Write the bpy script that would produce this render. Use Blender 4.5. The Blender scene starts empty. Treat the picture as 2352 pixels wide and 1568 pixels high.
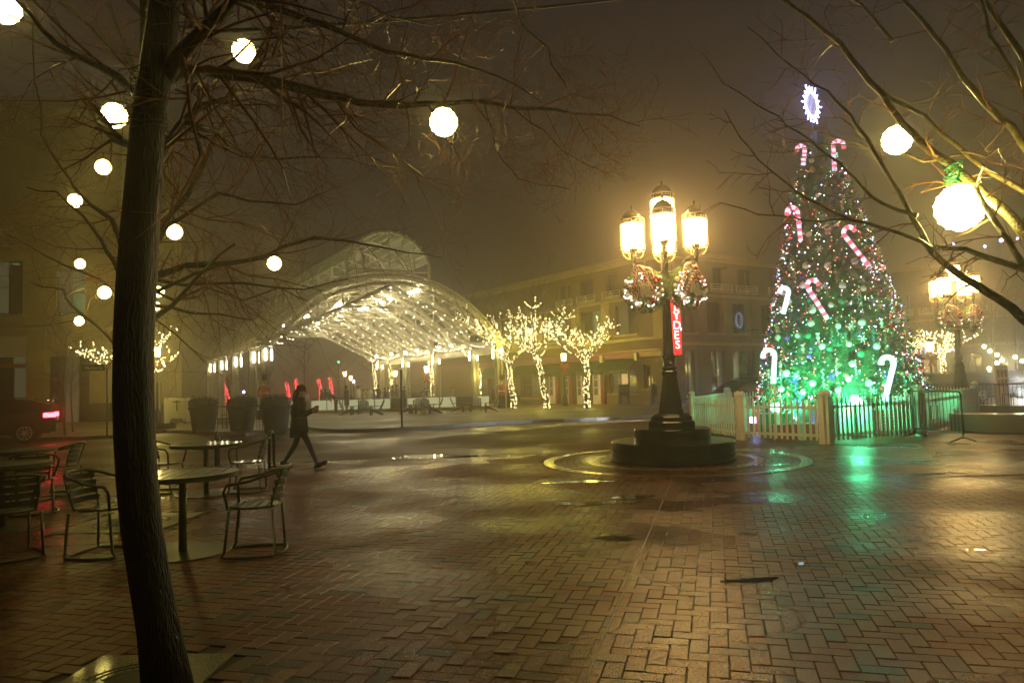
import bpy, math, random
from mathutils import Vector, Matrix
PI = math.pi
sc = bpy.context.scene
col = sc.collection
rnd = random.Random(7)

# ------------------------------------------------------------------ camera
FPX, CAMH = 1650.0, 1.5
PITCH, ROLL = math.atan(96/FPX), 0.03
cam_d = bpy.data.cameras.new("camera"); cam = bpy.data.objects.new("camera", cam_d); col.objects.link(cam)
cam_d.sensor_width = 36; cam_d.lens = FPX/2352*36; cam_d.clip_start = 0.05; cam_d.clip_end = 900
ROT = Matrix.Rotation(PI/2+PITCH, 3, 'X') @ Matrix.Rotation(-ROLL, 3, 'Z')
cam.matrix_world = Matrix.Translation((0, 0, CAMH)) @ ROT.to_4x4()
sc.camera = cam
# ------------------------------------------------------------------ sky glow, exposure
world = bpy.data.worlds.new("World"); sc.world = world; world.use_nodes = True
wn = world.node_tree; wn.nodes.clear()
wo = wn.nodes.new('ShaderNodeOutputWorld'); bg = wn.nodes.new('ShaderNodeBackground')
wt = wn.nodes.new('ShaderNodeTexCoord'); wsx = wn.nodes.new('ShaderNodeSeparateXYZ'); wr = wn.nodes.new('ShaderNodeValToRGB')
wn.links.new(wt.outputs['Generated'], wsx.inputs[0]); wn.links.new(wsx.outputs['Z'], wr.inputs[0])
e = wr.color_ramp.elements
e[0].position = 0.0; e[0].color = (0.068, 0.047, 0.017, 1)
e[1].position = 0.75; e[1].color = (0.024, 0.0175, 0.0155, 1)
e2 = wr.color_ramp.elements.new(0.3); e2.color = (0.044, 0.031, 0.022, 1)
sky = wn.nodes.new('ShaderNodeTexSky'); sky.sky_type = 'NISHITA'; sky.sun_disc = False
sky.sun_elevation = math.radians(-8); sky.sun_rotation = math.radians(200)
wadd = wn.nodes.new('ShaderNodeMixRGB'); wadd.blend_type = 'ADD'; wadd.inputs[0].default_value = 0.02
wn.links.new(wr.outputs[0], wadd.inputs[1]); wn.links.new(sky.outputs[0], wadd.inputs[2])
wn.links.new(wadd.outputs[0], bg.inputs[0]); bg.inputs[1].default_value = 0.66
wn.links.new(bg.outputs[0], wo.inputs[0])
sc.view_settings.view_transform = 'Standard'; sc.view_settings.look = 'None'
sc.view_settings.gamma = 1; sc.view_settings.exposure = 0.0; sc.view_settings.use_curve_mapping = False
cy = sc.cycles
cy.use_denoising = True
try: cy.denoiser = 'OPENIMAGEDENOISE'
except Exception: pass
cy.max_bounces = 5; cy.diffuse_bounces = 2; cy.glossy_bounces = 3; cy.transmission_bounces = 3
cy.transparent_max_bounces = 12; cy.volume_bounces = 0
cy.sample_clamp_indirect = 3.0; cy.sample_clamp_direct = 0.0; cy.use_light_tree = True
cy.caustics_reflective = False; cy.caustics_refractive = False
cy.volume_step_rate = 4
HAZE = 0.0104

# ------------------------------------------------------------------ helpers
def ray(px, py):
    return ROT @ Vector(((px-1176)/FPX, (784-py)/FPX, -1.0))
def G(px, py, z=0.0):
    d = ray(px, py); t = (z-CAMH)/d.z
    return Vector((d.x*t, d.y*t, z))
def AT(px, py, Y):
    d = ray(px, py); t = Y/d.y
    return Vector((d.x*t, Y, CAMH+d.z*t))
def pix(p):
    q = ROT.transposed() @ (Vector(p)-Vector((0, 0, CAMH)))
    return 1176+FPX*q.x/-q.z, 784-FPX*q.y/-q.z

class MB:
    def __init__(s): s.v = []; s.f = []; s.mi = []
    def add(s, vs, fs, mi=0):
        o = len(s.v); s.v.extend([tuple(v) for v in vs])
        for f in fs: s.f.append(tuple(i+o for i in f)); s.mi.append(mi)
    def box(s, c, d, rz=0.0, mi=0, M=None):
        x, y, z = d[0]/2, d[1]/2, d[2]/2
        m = Matrix.Translation(c) @ Matrix.Rotation(rz, 4, 'Z') if M is None else M @ Matrix.Translation(c)
        vs = [m @ Vector((a*x, b*y, c_*z)) for c_ in (-1, 1) for b in (-1, 1) for a in (-1, 1)]
        s.add(vs, [(0, 2, 3, 1), (4, 5, 7, 6), (0, 1, 5, 4), (2, 6, 7, 3), (0, 4, 6, 2), (1, 3, 7, 5)], mi); return s
    def tube(s, pts, r, n=8, mi=0, cap=True, closed=False):
        pts = [Vector(p) for p in pts]; N = len(pts)
        rs = r if isinstance(r, (list, tuple)) else [r]*N
        o = len(s.v); up = None
        for i, p in enumerate(pts):
            if closed: t = pts[(i+1) % N]-pts[i-1]
            else: t = pts[min(i+1, N-1)]-pts[max(i-1, 0)]
            if t.length < 1e-9: t = Vector((0, 0, 1))
            t.normalize()
            if up is None:
                up = Vector((0, 0, 1)) if abs(t.z) < .9 else Vector((1, 0, 0))
            a = t.cross(up)
            if a.length < 1e-6: a = t.orthogonal()
            a.normalize(); b = t.cross(a); up = -b
            for k in range(n):
                an = 2*PI*k/n
                s.v.append(tuple(p+(a*math.cos(an)+b*math.sin(an))*rs[i]))
        L = N if closed else N-1
        for i in range(L):
            j = (i+1) % N
            for k in range(n):
                k2 = (k+1) % n
                s.f.append((o+i*n+k, o+i*n+k2, o+j*n+k2, o+j*n+k)); s.mi.append(mi)
        if cap and not closed:
            s.f.append(tuple(o+k for k in range(n))[::-1]); s.mi.append(mi)
            s.f.append(tuple(o+(N-1)*n+k for k in range(n))); s.mi.append(mi)
        return s
    def lathe(s, prof, n=16, c=(0, 0, 0), mi=0, ph=0.0, sy=1.0, cap=True):
        o = len(s.v)
        for r, z in prof:
            for k in range(n):
                a = 2*PI*k/n+ph
                s.v.append((c[0]+r*math.cos(a), c[1]+r*math.sin(a)*sy, c[2]+z))
        for i in range(len(prof)-1):
            for k in range(n):
                k2 = (k+1) % n
                s.f.append((o+i*n+k, o+i*n+k2, o+(i+1)*n+k2, o+(i+1)*n+k)); s.mi.append(mi)
        if cap:
            s.f.append(tuple(o+k for k in range(n))[::-1]); s.mi.append(mi)
            s.f.append(tuple(o+(len(prof)-1)*n+k for k in range(n))); s.mi.append(mi)
        return s
    def sphere(s, c, r, n=12, m=8, mi=0, sz=1.0):
        prof = [(max(1e-4, r*math.sin(PI*i/m)), -r*sz*math.cos(PI*i/m)) for i in range(m+1)]
        return s.lathe(prof, n, c, mi, cap=False)
    def octa(s, c, r, mi=0):
        x, y, z = c
        s.add([(x+r, y, z), (x, y+r, z), (x-r, y, z), (x, y-r, z), (x, y, z+r), (x, y, z-r)],
              [(0, 1, 4), (1, 2, 4), (2, 3, 4), (3, 0, 4), (1, 0, 5), (2, 1, 5), (3, 2, 5), (0, 3, 5)], mi)
    def prism(s, poly, z0, z1, mi=0):
        n = len(poly); o = len(s.v)
        for z in (z0, z1):
            for p in poly: s.v.append((p[0], p[1], z))
        s.f.append(tuple(o+i for i in range(n))[::-1]); s.f.append(tuple(o+n+i for i in range(n))); s.mi += [mi, mi]
        for i in range(n):
            j = (i+1) % n; s.f.append((o+i, o+j, o+n+j, o+n+i)); s.mi.append(mi)
        return s
    def slab(s, poly3, off, mi=0):     # planar polygon given in 3D, extruded by vector off
        n = len(poly3); o = len(s.v); off = Vector(off)
        for p in poly3: s.v.append(tuple(p))
        for p in poly3: s.v.append(tuple(Vector(p)+off))
        s.f.append(tuple(o+i for i in range(n))[::-1]); s.f.append(tuple(o+n+i for i in range(n))); s.mi += [mi, mi]
        for i in range(n):
            j = (i+1) % n; s.f.append((o+i, o+j, o+n+j, o+n+i)); s.mi.append(mi)
        return s
    def loft(s, rings, mi=0, cap=True):
        o = len(s.v); n = len(rings[0])
        for r in rings:
            for p in r: s.v.append(tuple(p))
        for i in range(len(rings)-1):
            for k in range(n):
                k2 = (k+1) % n
                s.f.append((o+i*n+k, o+i*n+k2, o+(i+1)*n+k2, o+(i+1)*n+k)); s.mi.append(mi)
        if cap:
            s.f.append(tuple(o+k for k in range(n))[::-1]); s.f.append(tuple(o+(len(rings)-1)*n+k for k in range(n))); s.mi += [mi, mi]
        return s
    def build(s, name, mats, parent=None, smooth=False, loc=None, rz=0.0, kind=None, sub=0):
        me = bpy.data.meshes.new(name); me.from_pydata(s.v, [], s.f)
        if not isinstance(mats, (list, tuple)): mats = [mats]
        for m in mats: me.materials.append(m)
        if len(mats) > 1: me.polygons.foreach_set('material_index', s.mi)
        if smooth: me.polygons.foreach_set('use_smooth', [True]*len(me.polygons))
        me.update()
        return link(name, me, parent, loc, rz, kind)
def link(name, me, parent=None, loc=None, rz=0.0, kind=None):
    o = bpy.data.objects.new(name, me); col.objects.link(o)
    if parent is not None: o.parent = parent
    if loc is not None: o.location = loc
    if rz: o.rotation_euler = (0, 0, rz)
    if kind: o['kind'] = kind
    return o
def tag(o, label, cat=None, group=None):
    if label: o['label'] = label
    if cat: o['category'] = cat
    if group: o['group'] = group
    return o
def thing(name, label, cat, loc=(0, 0, 0), rz=0.0, group=None, scale=None):
    o = bpy.data.objects.new(name, None); col.objects.link(o); o.location = loc; o.rotation_euler = (0, 0, rz)
    o.empty_display_size = .1
    if scale: o.scale = (scale,)*3 if isinstance(scale, (int, float)) else scale
    return tag(o, label, cat, group)
def dup(o, loc=None, rz=None, label=None, parent=None, scale=None):
    c = o.copy(); col.objects.link(c)
    if parent is not None: c.parent = parent
    if loc is not None: c.location = loc
    if rz is not None: c.rotation_euler = (0, 0, rz)
    if scale is not None: c.scale = (scale,)*3
    if label: c['label'] = label
    for ch in list(o.children): dup(ch, parent=c)
    return c

# ------------------------------------------------------------------ materials
def M(name, c, rough=.6, metal=0., var=.25, scale=6., bump=.15, bscale=None, es=0., ec=None, coat=0., sample=True, alpha=1.0, spec=.5):
    m = bpy.data.materials.new(name); m.use_nodes = True; nt = m.node_tree; b = nt.nodes['Principled BSDF']
    b.inputs['Roughness'].default_value = rough; b.inputs['Metallic'].default_value = metal
    b.inputs['Specular IOR Level'].default_value = spec
    if coat: b.inputs['Coat Weight'].default_value = coat; b.inputs['Coat Roughness'].default_value = .08
    b.inputs['Base Color'].default_value = (*c, 1)
    if var > 0 or bump > 0:
        tc = nt.nodes.new('ShaderNodeTexCoord'); n = nt.nodes.new('ShaderNodeTexNoise')
        n.inputs['Scale'].default_value = scale; n.inputs['Detail'].default_value = 4
        nt.links.new(tc.outputs['Object'], n.inputs['Vector'])
        if var > 0:
            r = nt.nodes.new('ShaderNodeValToRGB')
            r.color_ramp.elements[0].position = .3; r.color_ramp.elements[1].position = .7
            r.color_ramp.elements[0].color = (*[x*(1-var) for x in c], 1); r.color_ramp.elements[1].color = (*[min(1, x*(1+var)) for x in c], 1)
            nt.links.new(n.outputs['Fac'], r.inputs[0]); nt.links.new(r.outputs[0], b.inputs['Base Color'])
        if bump > 0:
            n2 = nt.nodes.new('ShaderNodeTexNoise'); n2.inputs['Scale'].default_value = bscale or scale*6; n2.inputs['Detail'].default_value = 3
            nt.links.new(tc.outputs['Object'], n2.inputs['Vector'])
            bp = nt.nodes.new('ShaderNodeBump'); bp.inputs['Strength'].default_value = bump; bp.inputs['Distance'].default_value = .02
            nt.links.new(n2.outputs['Fac'], bp.inputs['Height']); nt.links.new(bp.outputs[0], b.inputs['Normal'])
    if es:
        b.inputs['Emission Color'].default_value = (*(ec or c), 1); b.inputs['Emission Strength'].default_value = es
        if not sample:
            try: m.cycles.emission_sampling = 'NONE'
            except Exception: pass
    if alpha < 1: b.inputs['Alpha'].default_value = alpha
    return m
WARM = (1.0, .80, .44); YEL = (1.0, .84, .34)
mt = {}
def barkmat():
    m = bpy.data.materials.new('furrowed_wet_bark'); m.use_nodes = True; nt = m.node_tree; b = nt.nodes['Principled BSDF']; N = nt.nodes.new; L = nt.links.new
    tc = N('ShaderNodeTexCoord'); mp = N('ShaderNodeMapping'); mp.inputs['Scale'].default_value = (1, 1, .16); L(tc.outputs['Object'], mp.inputs[0])
    v = N('ShaderNodeTexVoronoi'); v.inputs['Scale'].default_value = 55; v.feature = 'DISTANCE_TO_EDGE'; n = N('ShaderNodeTexNoise'); n.inputs['Scale'].default_value = 38; n.inputs['Detail'].default_value = 6
    w = N('ShaderNodeVectorMath'); w.operation = 'ADD'; sc_ = N('ShaderNodeVectorMath'); sc_.operation = 'SCALE'; sc_.inputs['Scale'].default_value = .03
    L(mp.outputs[0], n.inputs[0]); L(n.outputs['Color'], sc_.inputs[0]); L(mp.outputs[0], w.inputs[0]); L(sc_.outputs[0], w.inputs[1]); L(w.outputs[0], v.inputs['Vector'])
    ml = N('ShaderNodeMath'); ml.operation = 'MULTIPLY_ADD'; L(v.outputs['Distance'], ml.inputs[0]); ml.inputs[1].default_value = 1.6; L(n.outputs[0], ml.inputs[2])
    bp = N('ShaderNodeBump'); bp.inputs['Strength'].default_value = 1; bp.inputs['Distance'].default_value = .012; L(ml.outputs[0], bp.inputs['Height']); L(bp.outputs[0], b.inputs['Normal'])
    n2 = N('ShaderNodeTexNoise'); n2.inputs['Scale'].default_value = 3.5; n2.inputs['Detail'].default_value = 5; L(tc.outputs['Object'], n2.inputs[0])
    r = N('ShaderNodeValToRGB'); r.color_ramp.elements[0].position = .35; r.color_ramp.elements[1].position = .68; r.color_ramp.elements[0].color = (.008, .005, .003, 1); r.color_ramp.elements[1].color = (.024, .016, .006, 1); L(n2.outputs[0], r.inputs[0]); L(r.outputs[0], b.inputs['Base Color'])
    b.inputs['Roughness'].default_value = .48; return m
mt['bark'] = barkmat()
mt['bark2'] = M('wet_branch_bark', (.07, .045, .018), .35, var=.5, scale=20, bump=.4)
mt['twig'] = M('red_brown_twig', (.24, .095, .02), .35, var=.4, scale=20, bump=0)
mt['globe'] = M('lit_globe', (.9, .9, .8), .4, var=0, bump=0, es=32, ec=(1.0, .77, .17))
mt['globebright'] = M('bright_lit_globe', (.9, .9, .8), .4, var=0, bump=0, es=75, ec=(1.0, .80, .22))
mt['farglobe'] = M('lit_far_globe', (.9, .9, .8), .4, var=0, bump=0, es=10, ec=(1.0, .88, .42), sample=False)
mt['lantern'] = M('lit_lantern_glass', (.9, .9, .8), .4, var=0, bump=0, es=62, ec=(1.0, .62, .20))
mt['iron'] = M('wet_black_green_iron', (.022, .026, .020), .22, .6, var=.2, scale=5, bump=.12, coat=.4)
mt['brass'] = M('lamp_cage_brass', (.35, .25, .12), .3, .8, var=.1, bump=.05)
mt['granite'] = M('dark_wet_granite', (.018, .016, .013), .16, 0, var=.6, scale=120, bump=.05, coat=.15)
mt['greenmetal'] = M('green_powder_coated_metal', (.06, .078, .028), .28, .3, var=.15, scale=5, bump=.25, bscale=120, coat=.5)
mt['blackmetal'] = M('black_painted_steel', (.015, .015, .015), .3, .4, var=.1, bump=.05)
mt['greymetal'] = M('grey_galvanised_steel', (.25, .25, .24), .4, .5, var=.15, bump=.05)
mt['white'] = M('white_vinyl', (.86, .83, .74), .4, var=.06, scale=3, bump=.03)
mt['stone'] = M('pale_limestone', (.42, .34, .12), .7, var=.14, scale=1.2, bump=.15, bscale=12)
mt['stone2'] = M('buff_brickwork', (.17, .12, .04), .75, var=.16, scale=1.5, bump=.2, bscale=14)
mt['stone3'] = M('grey_buff_stone', (.19, .16, .11), .75, var=.16, scale=1.5, bump=.2, bscale=14)
mt['trim'] = M('stone_trim', (.40, .32, .20), .6, var=.1, scale=2, bump=.1)
mt['redtrim'] = M('oxblood_painted_wood', (.20, .035, .022), .35, var=.15, scale=3, bump=.05)
mt['awning'] = M('dark_green_canvas', (.02, .045, .025), .7, var=.2, scale=4, bump=.1)
mt['frame'] = M('dark_window_frame', (.05, .045, .035), .4, var=.1, bump=0)
mt['wframe'] = M('cream_glowing_door_frame', (.55, .45, .32), .4, var=.1, bump=0, es=.12, ec=(.9, .6, .3), sample=False)  # faint warm glow put into the paint; frames and kick panels are no lamps
mt['glass'] = M('dark_window_glass', (.02, .022, .02), .06, var=.3, scale=1, bump=0, spec=.8)
mt['litglass'] = M('warm_lit_window', (.3, .2, .1), .2, var=.5, scale=2, bump=0, es=.55, ec=(1., .62, .28), sample=False)
mt['dimglass'] = M('dim_lit_window', (.1, .1, .07), .1, var=.5, scale=1.5, bump=0, es=.07, ec=(.8, .8, .45), sample=False)
mt['tealglass'] = M('teal_lit_window', (.1, .15, .12), .1, var=.3, scale=2, bump=0, es=.16, ec=(.5, .75, .35), sample=False)
mt['blueglass'] = M('blue_lit_window', (.1, .1, .2), .1, var=.3, scale=2, bump=0, es=.25, ec=(.4, .55, 1.), sample=False)
mt['bulb'] = M('warm_string_bulb', (1, .9, .6), .3, var=0, bump=0, es=15, ec=(1., .84, .36), sample=False)
mt['bulbw'] = M('white_string_bulb', (1, .95, .8), .3, var=0, bump=0, es=22, ec=(1., .90, .62), sample=False)
mt['bulbp'] = M('pinkish_string_bulb', (1, .8, .8), .3, var=0, bump=0, es=6, ec=(1., .50, .42), sample=False)
mt['bulbg'] = M('green_string_bulb', (.3, 1, .5), .3, var=0, bump=0, es=6, ec=(.12, 1., .35), sample=False)
mt['bulbr'] = M('red_string_bulb', (1, .1, .1), .3, var=0, bump=0, es=8, ec=(1., .06, .08), sample=False)
mt['flood'] = M('lit_floodlight', (1, 1, .9), .3, var=0, bump=0, es=150, ec=(1., .86, .50))
mt['tubelamp'] = M('lit_column_lantern', (1, 1, .9), .3, var=0, bump=0, es=22, ec=(1., .84, .50))
mt['led'] = M('violet_white_led', (.7, .7, 1), .3, var=0, bump=0, es=34, ec=(.36, .36, 1.))
mt['greenflood'] = M('lit_green_floodlight', (.5, 1, .8), .3, var=0, bump=0, es=320, ec=(.10, 1., .42))
mt['headlight'] = M('lit_headlight', (.9, .95, 1), .2, var=0, bump=0, es=60, ec=(.75, .85, 1.))
mt['taillight'] = M('lit_tail_light', (.6, .02, .02), .2, var=0, bump=0, es=30, ec=(1., .03, .04))
mt['redsign'] = M('red_neon_sign', (.6, .03, .03), .4, var=0, bump=0, es=2.0, ec=(1., .012, .02))
mt['signletter'] = M('lit_sign_letter', (1, .7, .7), .4, var=0, bump=0, es=5, ec=(1., .60, .58), sample=False)
mt['bluesign'] = M('blue_lit_letter', (.5, .5, 1), .4, var=0, bump=0, es=2.2, ec=(.45, .5, 1.), sample=False)
mt['needle'] = M('spruce_needle', (.03, .11, .045), .45, var=.5, scale=5, bump=0)
mt['wreathleaf'] = M('bright_spruce_needle', (.15, .27, .05), .45, var=.5, scale=9, bump=0)
mt['hedge'] = M('dark_shrub_leaf', (.025, .035, .012), .5, var=.4, scale=5, bump=0)
mt['planter'] = M('dark_planter_resin', (.006, .005, .003), .9, var=.2, bump=.1)
mt['red'] = M('glossy_red', (.45, .02, .02), .25, var=.1, bump=0, coat=.5)
mt['gold'] = M('gold_glitter', (.5, .36, .12), .3, .7, var=.1, bump=0)
mt['ivory'] = M('ivory_bauble', (.80, .76, .62), .25, var=.05, bump=0, coat=.6)
mt['greenb'] = M('green_bauble', (.02, .30, .12), .2, .3, var=.05, bump=0, coat=.6)
mt['purple'] = M('violet_bauble', (.18, .07, .45), .2, .3, var=.05, bump=0, coat=.6)
mt['teal'] = M('teal_glitter', (.05, .45, .33), .3, .3, var=.2, bump=0)
mt['litcane'] = M('lit_candy_white', (.9, .9, .95), .3, var=0, bump=0, es=1.5, ec=(.72, .68, 1.), sample=False)
mt['litcaner'] = M('lit_candy_red', (.8, .1, .1), .3, var=0, bump=0, es=1.1, ec=(1., .16, .20), sample=False)
mt['giftw'] = M('white_gift_wrap', (.7, .7, .66), .35, var=.05, bump=.05)
mt['giftg'] = M('green_gift_wrap', (.02, .16, .06), .35, var=.1, bump=.05)
mt['giftr'] = M('red_gift_wrap', (.50, .04, .02), .35, var=.1, bump=.05)
mt['pavframe'] = M('cream_painted_steel', (.72, .68, .55), .45, var=.05, bump=.02)
mt['pavcol'] = M('grey_green_column_steel', (.22, .22, .15), .4, .2, var=.1, bump=.05)
mt['canvas'] = M('white_canvas', (.65, .62, .5), .8, var=.1, bump=.1)
mt['speaker'] = M('black_speaker', (.02, .02, .02), .6, bump=.05)
mt['barrier'] = M('white_hockey_board', (.72, .74, .68), .35, var=.05, bump=.02)
mt['barrierd'] = M('dark_board_panel', (.10, .11, .09), .3, var=.2, bump=.02)
mt['ice'] = M('ice', (.55, .6, .6), .18, var=.08, scale=1, bump=.05)
mt['skin'] = M('skin', (.45, .26, .18), .5, var=.05, bump=0)
mt['cblack'] = M('black_cloth', (.012, .012, .013), .85, var=.2, bump=.1)
mt['cnavy'] = M('dark_denim', (.015, .02, .035), .85, var=.2, bump=.1)
mt['cgrey'] = M('grey_cloth', (.12, .12, .12), .85, var=.2, bump=.1)
mt['cwhite'] = M('white_cloth', (.65, .63, .58), .85, var=.1, bump=.1)
mt['ctan'] = M('tan_cloth', (.35, .26, .16), .85, var=.1, bump=.1)
mt['cred'] = M('red_cloth', (.3, .04, .03), .85, var=.1, bump=.1)
mt['cblue'] = M('blue_cloth', (.05, .08, .2), .85, var=.1, bump=.1)
mt['agreen'] = M('green_painted_wood', (.015, .09, .045), .45, var=.15, bump=.05)
mt['anavy'] = M('navy_painted_wood', (.02, .022, .06), .45, var=.15, bump=.05)
mt['ared'] = M('red_painted_wood', (.20, .018, .012), .45, var=.15, bump=.05)
mt['carblack'] = M('black_car_paint', (.012, .012, .014), .12, .3, var=0, bump=0, coat=1)
mt['cardark'] = M('dark_brown_car_paint', (.035, .025, .02), .15, .4, var=0, bump=0, coat=1)
mt['rubber'] = M('rubber', (.012, .012, .012), .7, var=.1, bump=.1)
mt['alloy'] = M('alloy', (.62, .62, .62), .3, .25, var=0, bump=0)
mt['chrome'] = M('chrome', (.6, .6, .6), .12, 1, var=0, bump=0)
mt['concrete'] = M('wet_tan_concrete', (.30, .24, .11), .35, var=.15, scale=3, bump=.12, coat=.3)
mt['kerb'] = M('kerb_granite', (.16, .15, .12), .35, var=.2, scale=6, bump=.1)
mt['yellowp'] = M('yellow_plastic', (.55, .42, .03), .5, var=.1, bump=.02)
mt['bluep'] = M('blue_plastic', (.03, .08, .3), .5, var=.1, bump=.02)
mt['whitep'] = M('white_painted_metal', (.6, .58, .5), .45, var=.08, bump=.02)
mt['signgreen'] = M('street_sign_green', (.015, .05, .03), .4, var=.05, bump=0)
mt['signwhite'] = M('sign_white', (.7, .7, .65), .5, var=0, bump=0)
mt['signback'] = M('sign_back_aluminium', (.10, .10, .07), .5, .3, var=.1, bump=0)
mt['slab'] = M('grate_cast_iron', (.15, .15, .05), .34, .2, var=.35, scale=8, bump=.7, bscale=70, coat=.25)
mt['leaf'] = M('dry_leaf', (.35, .17, .04), .6, var=.2, bump=0)
mt['cable'] = M('black_cable', (.012, .012, .012), .35, var=0, bump=0)
mt['poster'] = M('poster_print', (.25, .18, .2), .5, var=.9, scale=7, bump=0)
mt['ribbon'] = M('red_ribbon', (.35, .03, .02), .4, var=.1, bump=0)
mt['greycar'] = M('dark_grey_car_paint', (.03, .032, .035), .15, .4, var=0, bump=0, coat=1)

def glassroof():
    m = bpy.data.materials.new('frosted_roof_glass'); m.use_nodes = True; nt = m.node_tree; nt.nodes.clear()
    o = nt.nodes.new('ShaderNodeOutputMaterial'); mx = nt.nodes.new('ShaderNodeMixShader'); tr = nt.nodes.new('ShaderNodeBsdfTransparent')
    tl = nt.nodes.new('ShaderNodeBsdfTranslucent'); df = nt.nodes.new('ShaderNodeBsdfPrincipled'); m2 = nt.nodes.new('ShaderNodeMixShader')
    tl.inputs[0].default_value = (.55, .60, .40, 1); df.inputs['Base Color'].default_value = (.52, .56, .38, 1); df.inputs['Roughness'].default_value = .25
    tr.inputs[0].default_value = (.75, .8, .75, 1)
    m2.inputs[0].default_value = .6; nt.links.new(tl.outputs[0], m2.inputs[1]); nt.links.new(df.outputs[0], m2.inputs[2])
    mx.inputs[0].default_value = .58; nt.links.new(tr.outputs[0], mx.inputs[1]); nt.links.new(m2.outputs[0], mx.inputs[2])
    nt.links.new(mx.outputs[0], o.inputs[0]); return m
mt['roofglass'] = glassroof()
def boardglass():
    m = bpy.data.materials.new('clear_rink_glass'); m.use_nodes = True; nt = m.node_tree; nt.nodes.clear()
    o = nt.nodes.new('ShaderNodeOutputMaterial'); mx = nt.nodes.new('ShaderNodeMixShader'); tr = nt.nodes.new('ShaderNodeBsdfTransparent'); g = nt.nodes.new('ShaderNodeBsdfGlossy')
    g.inputs['Roughness'].default_value = .1; mx.inputs[0].default_value = .12
    nt.links.new(tr.outputs[0], mx.inputs[1]); nt.links.new(g.outputs[0], mx.inputs[2]); nt.links.new(mx.outputs[0], o.inputs[0]); return m

def stripes(name, c1, c2, scale, axis='Z', rough=.4, es=0):
    m = bpy.data.materials.new(name); m.use_nodes = True; nt = m.node_tree; b = nt.nodes['Principled BSDF']; b.inputs['Roughness'].default_value = rough
    tc = nt.nodes.new('ShaderNodeTexCoord'); w = nt.nodes.new('ShaderNodeTexWave'); w.bands_direction = 'DIAGONAL'; w.inputs['Scale'].default_value = scale
    r = nt.nodes.new('ShaderNodeValToRGB'); r.color_ramp.interpolation = 'CONSTANT'; r.color_ramp.elements[1].position = .5
    r.color_ramp.elements[0].color = (*c1, 1); r.color_ramp.elements[1].color = (*c2, 1)
    nt.links.new(tc.outputs['Object'], w.inputs[0]); nt.links.new(w.outputs[1], r.inputs[0]); nt.links.new(r.outputs[0], b.inputs['Base Color'])
    if es:
        nt.links.new(r.outputs[0], b.inputs['Emission Color']); b.inputs['Emission Strength'].default_value = es
        try: m.cycles.emission_sampling = 'NONE'
        except Exception: pass
    return m
mt['candy'] = stripes('red_white_candy_stripe', (.75, .68, .55), (.42, .02, .02), 9)
mt['candyswirl'] = stripes('candy_swirl', (.75, .68, .55), (.42, .02, .02), 14)

def brickmat(name, per_object):
    m = bpy.data.materials.new(name); m.use_nodes = True; nt = m.node_tree; b = nt.nodes['Principled BSDF']; N = nt.nodes.new; L = nt.links.new
    geo = N('ShaderNodeNewGeometry'); ramp = N('ShaderNodeValToRGB'); cr = ramp.color_ramp; cr.interpolation = 'LINEAR'
    cr.elements[0].position = 0; cr.elements[0].color = (.040, .030, .008, 1)
    cr.elements[1].position = 1; cr.elements[1].color = (.19, .105, .022, 1)
    for p, c in ((.10, (.058, .040, .010)), (.14, (.145, .046, .009)), (.55, (.18, .058, .011)), (.8, (.19, .075, .015))):
        q = cr.elements.new(p); q.color = (*c, 1)
    if per_object:
        oi = N('ShaderNodeObjectInfo'); L(oi.outputs['Random'], ramp.inputs[0])
    else:
        at = N('ShaderNodeAttribute'); at.attribute_name = 'tint'; L(at.outputs['Fac'], ramp.inputs[0])
    n1 = N('ShaderNodeTexNoise'); n1.inputs['Scale'].default_value = 75; n1.inputs['Detail'].default_value = 5; n1.inputs['Roughness'].default_value = .7; L(geo.outputs['Position'], n1.inputs['Vector'])
    n2 = N('ShaderNodeTexNoise'); n2.inputs['Scale'].default_value = .55; n2.inputs['Detail'].default_value = 3; L(geo.outputs['Position'], n2.inputs['Vector'])
    mx = N('ShaderNodeMixRGB'); mx.blend_type = 'MULTIPLY'; mx.inputs[0].default_value = 1.0
    r1 = N('ShaderNodeValToRGB'); r1.color_ramp.elements[0].position = .35; r1.color_ramp.elements[1].position = .65
    r1.color_ramp.elements[0].color = (.30, .30, .30, 1); r1.color_ramp.elements[1].color = (1.35, 1.25, 1.2, 1)
    L(n1.outputs[0], r1.inputs[0]); L(ramp.outputs[0], mx.inputs[1]); L(r1.outputs[0], mx.inputs[2])
    n4 = N('ShaderNodeTexNoise'); n4.inputs['Scale'].default_value = 1.1; n4.inputs['Detail'].default_value = 6; n4.inputs['Roughness'].default_value = .65; L(geo.outputs['Position'], n4.inputs['Vector'])
    r4 = N('ShaderNodeValToRGB'); r4.color_ramp.elements[0].position = .36; r4.color_ramp.elements[1].position = .6; r4.color_ramp.elements[0].color = (.42, .40, .38, 1); r4.color_ramp.elements[1].color = (1.15, 1.1, 1.1, 1); L(n4.outputs[0], r4.inputs[0])
    m4 = N('ShaderNodeMixRGB'); m4.blend_type = 'MULTIPLY'; m4.inputs[0].default_value = .8; L(mx.outputs[0], m4.inputs[1]); L(r4.outputs[0], m4.inputs[2]); L(m4.outputs[0], b.inputs['Base Color'])
    mr = N('ShaderNodeMapRange'); mr.inputs[1].default_value = .38; mr.inputs[2].default_value = .62; mr.inputs[3].default_value = .15; mr.inputs[4].default_value = .46
    L(n2.outputs[0], mr.inputs[0]); L(mr.outputs[0], b.inputs['Roughness'])
    bp = N('ShaderNodeBump'); bp.inputs['Strength'].default_value = .6; bp.inputs['Distance'].default_value = .0035; L(n1.outputs[0], bp.inputs['Height']); L(bp.outputs[0], b.inputs['Normal'])
    b.inputs['Specular IOR Level'].default_value = .36
    return m
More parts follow.
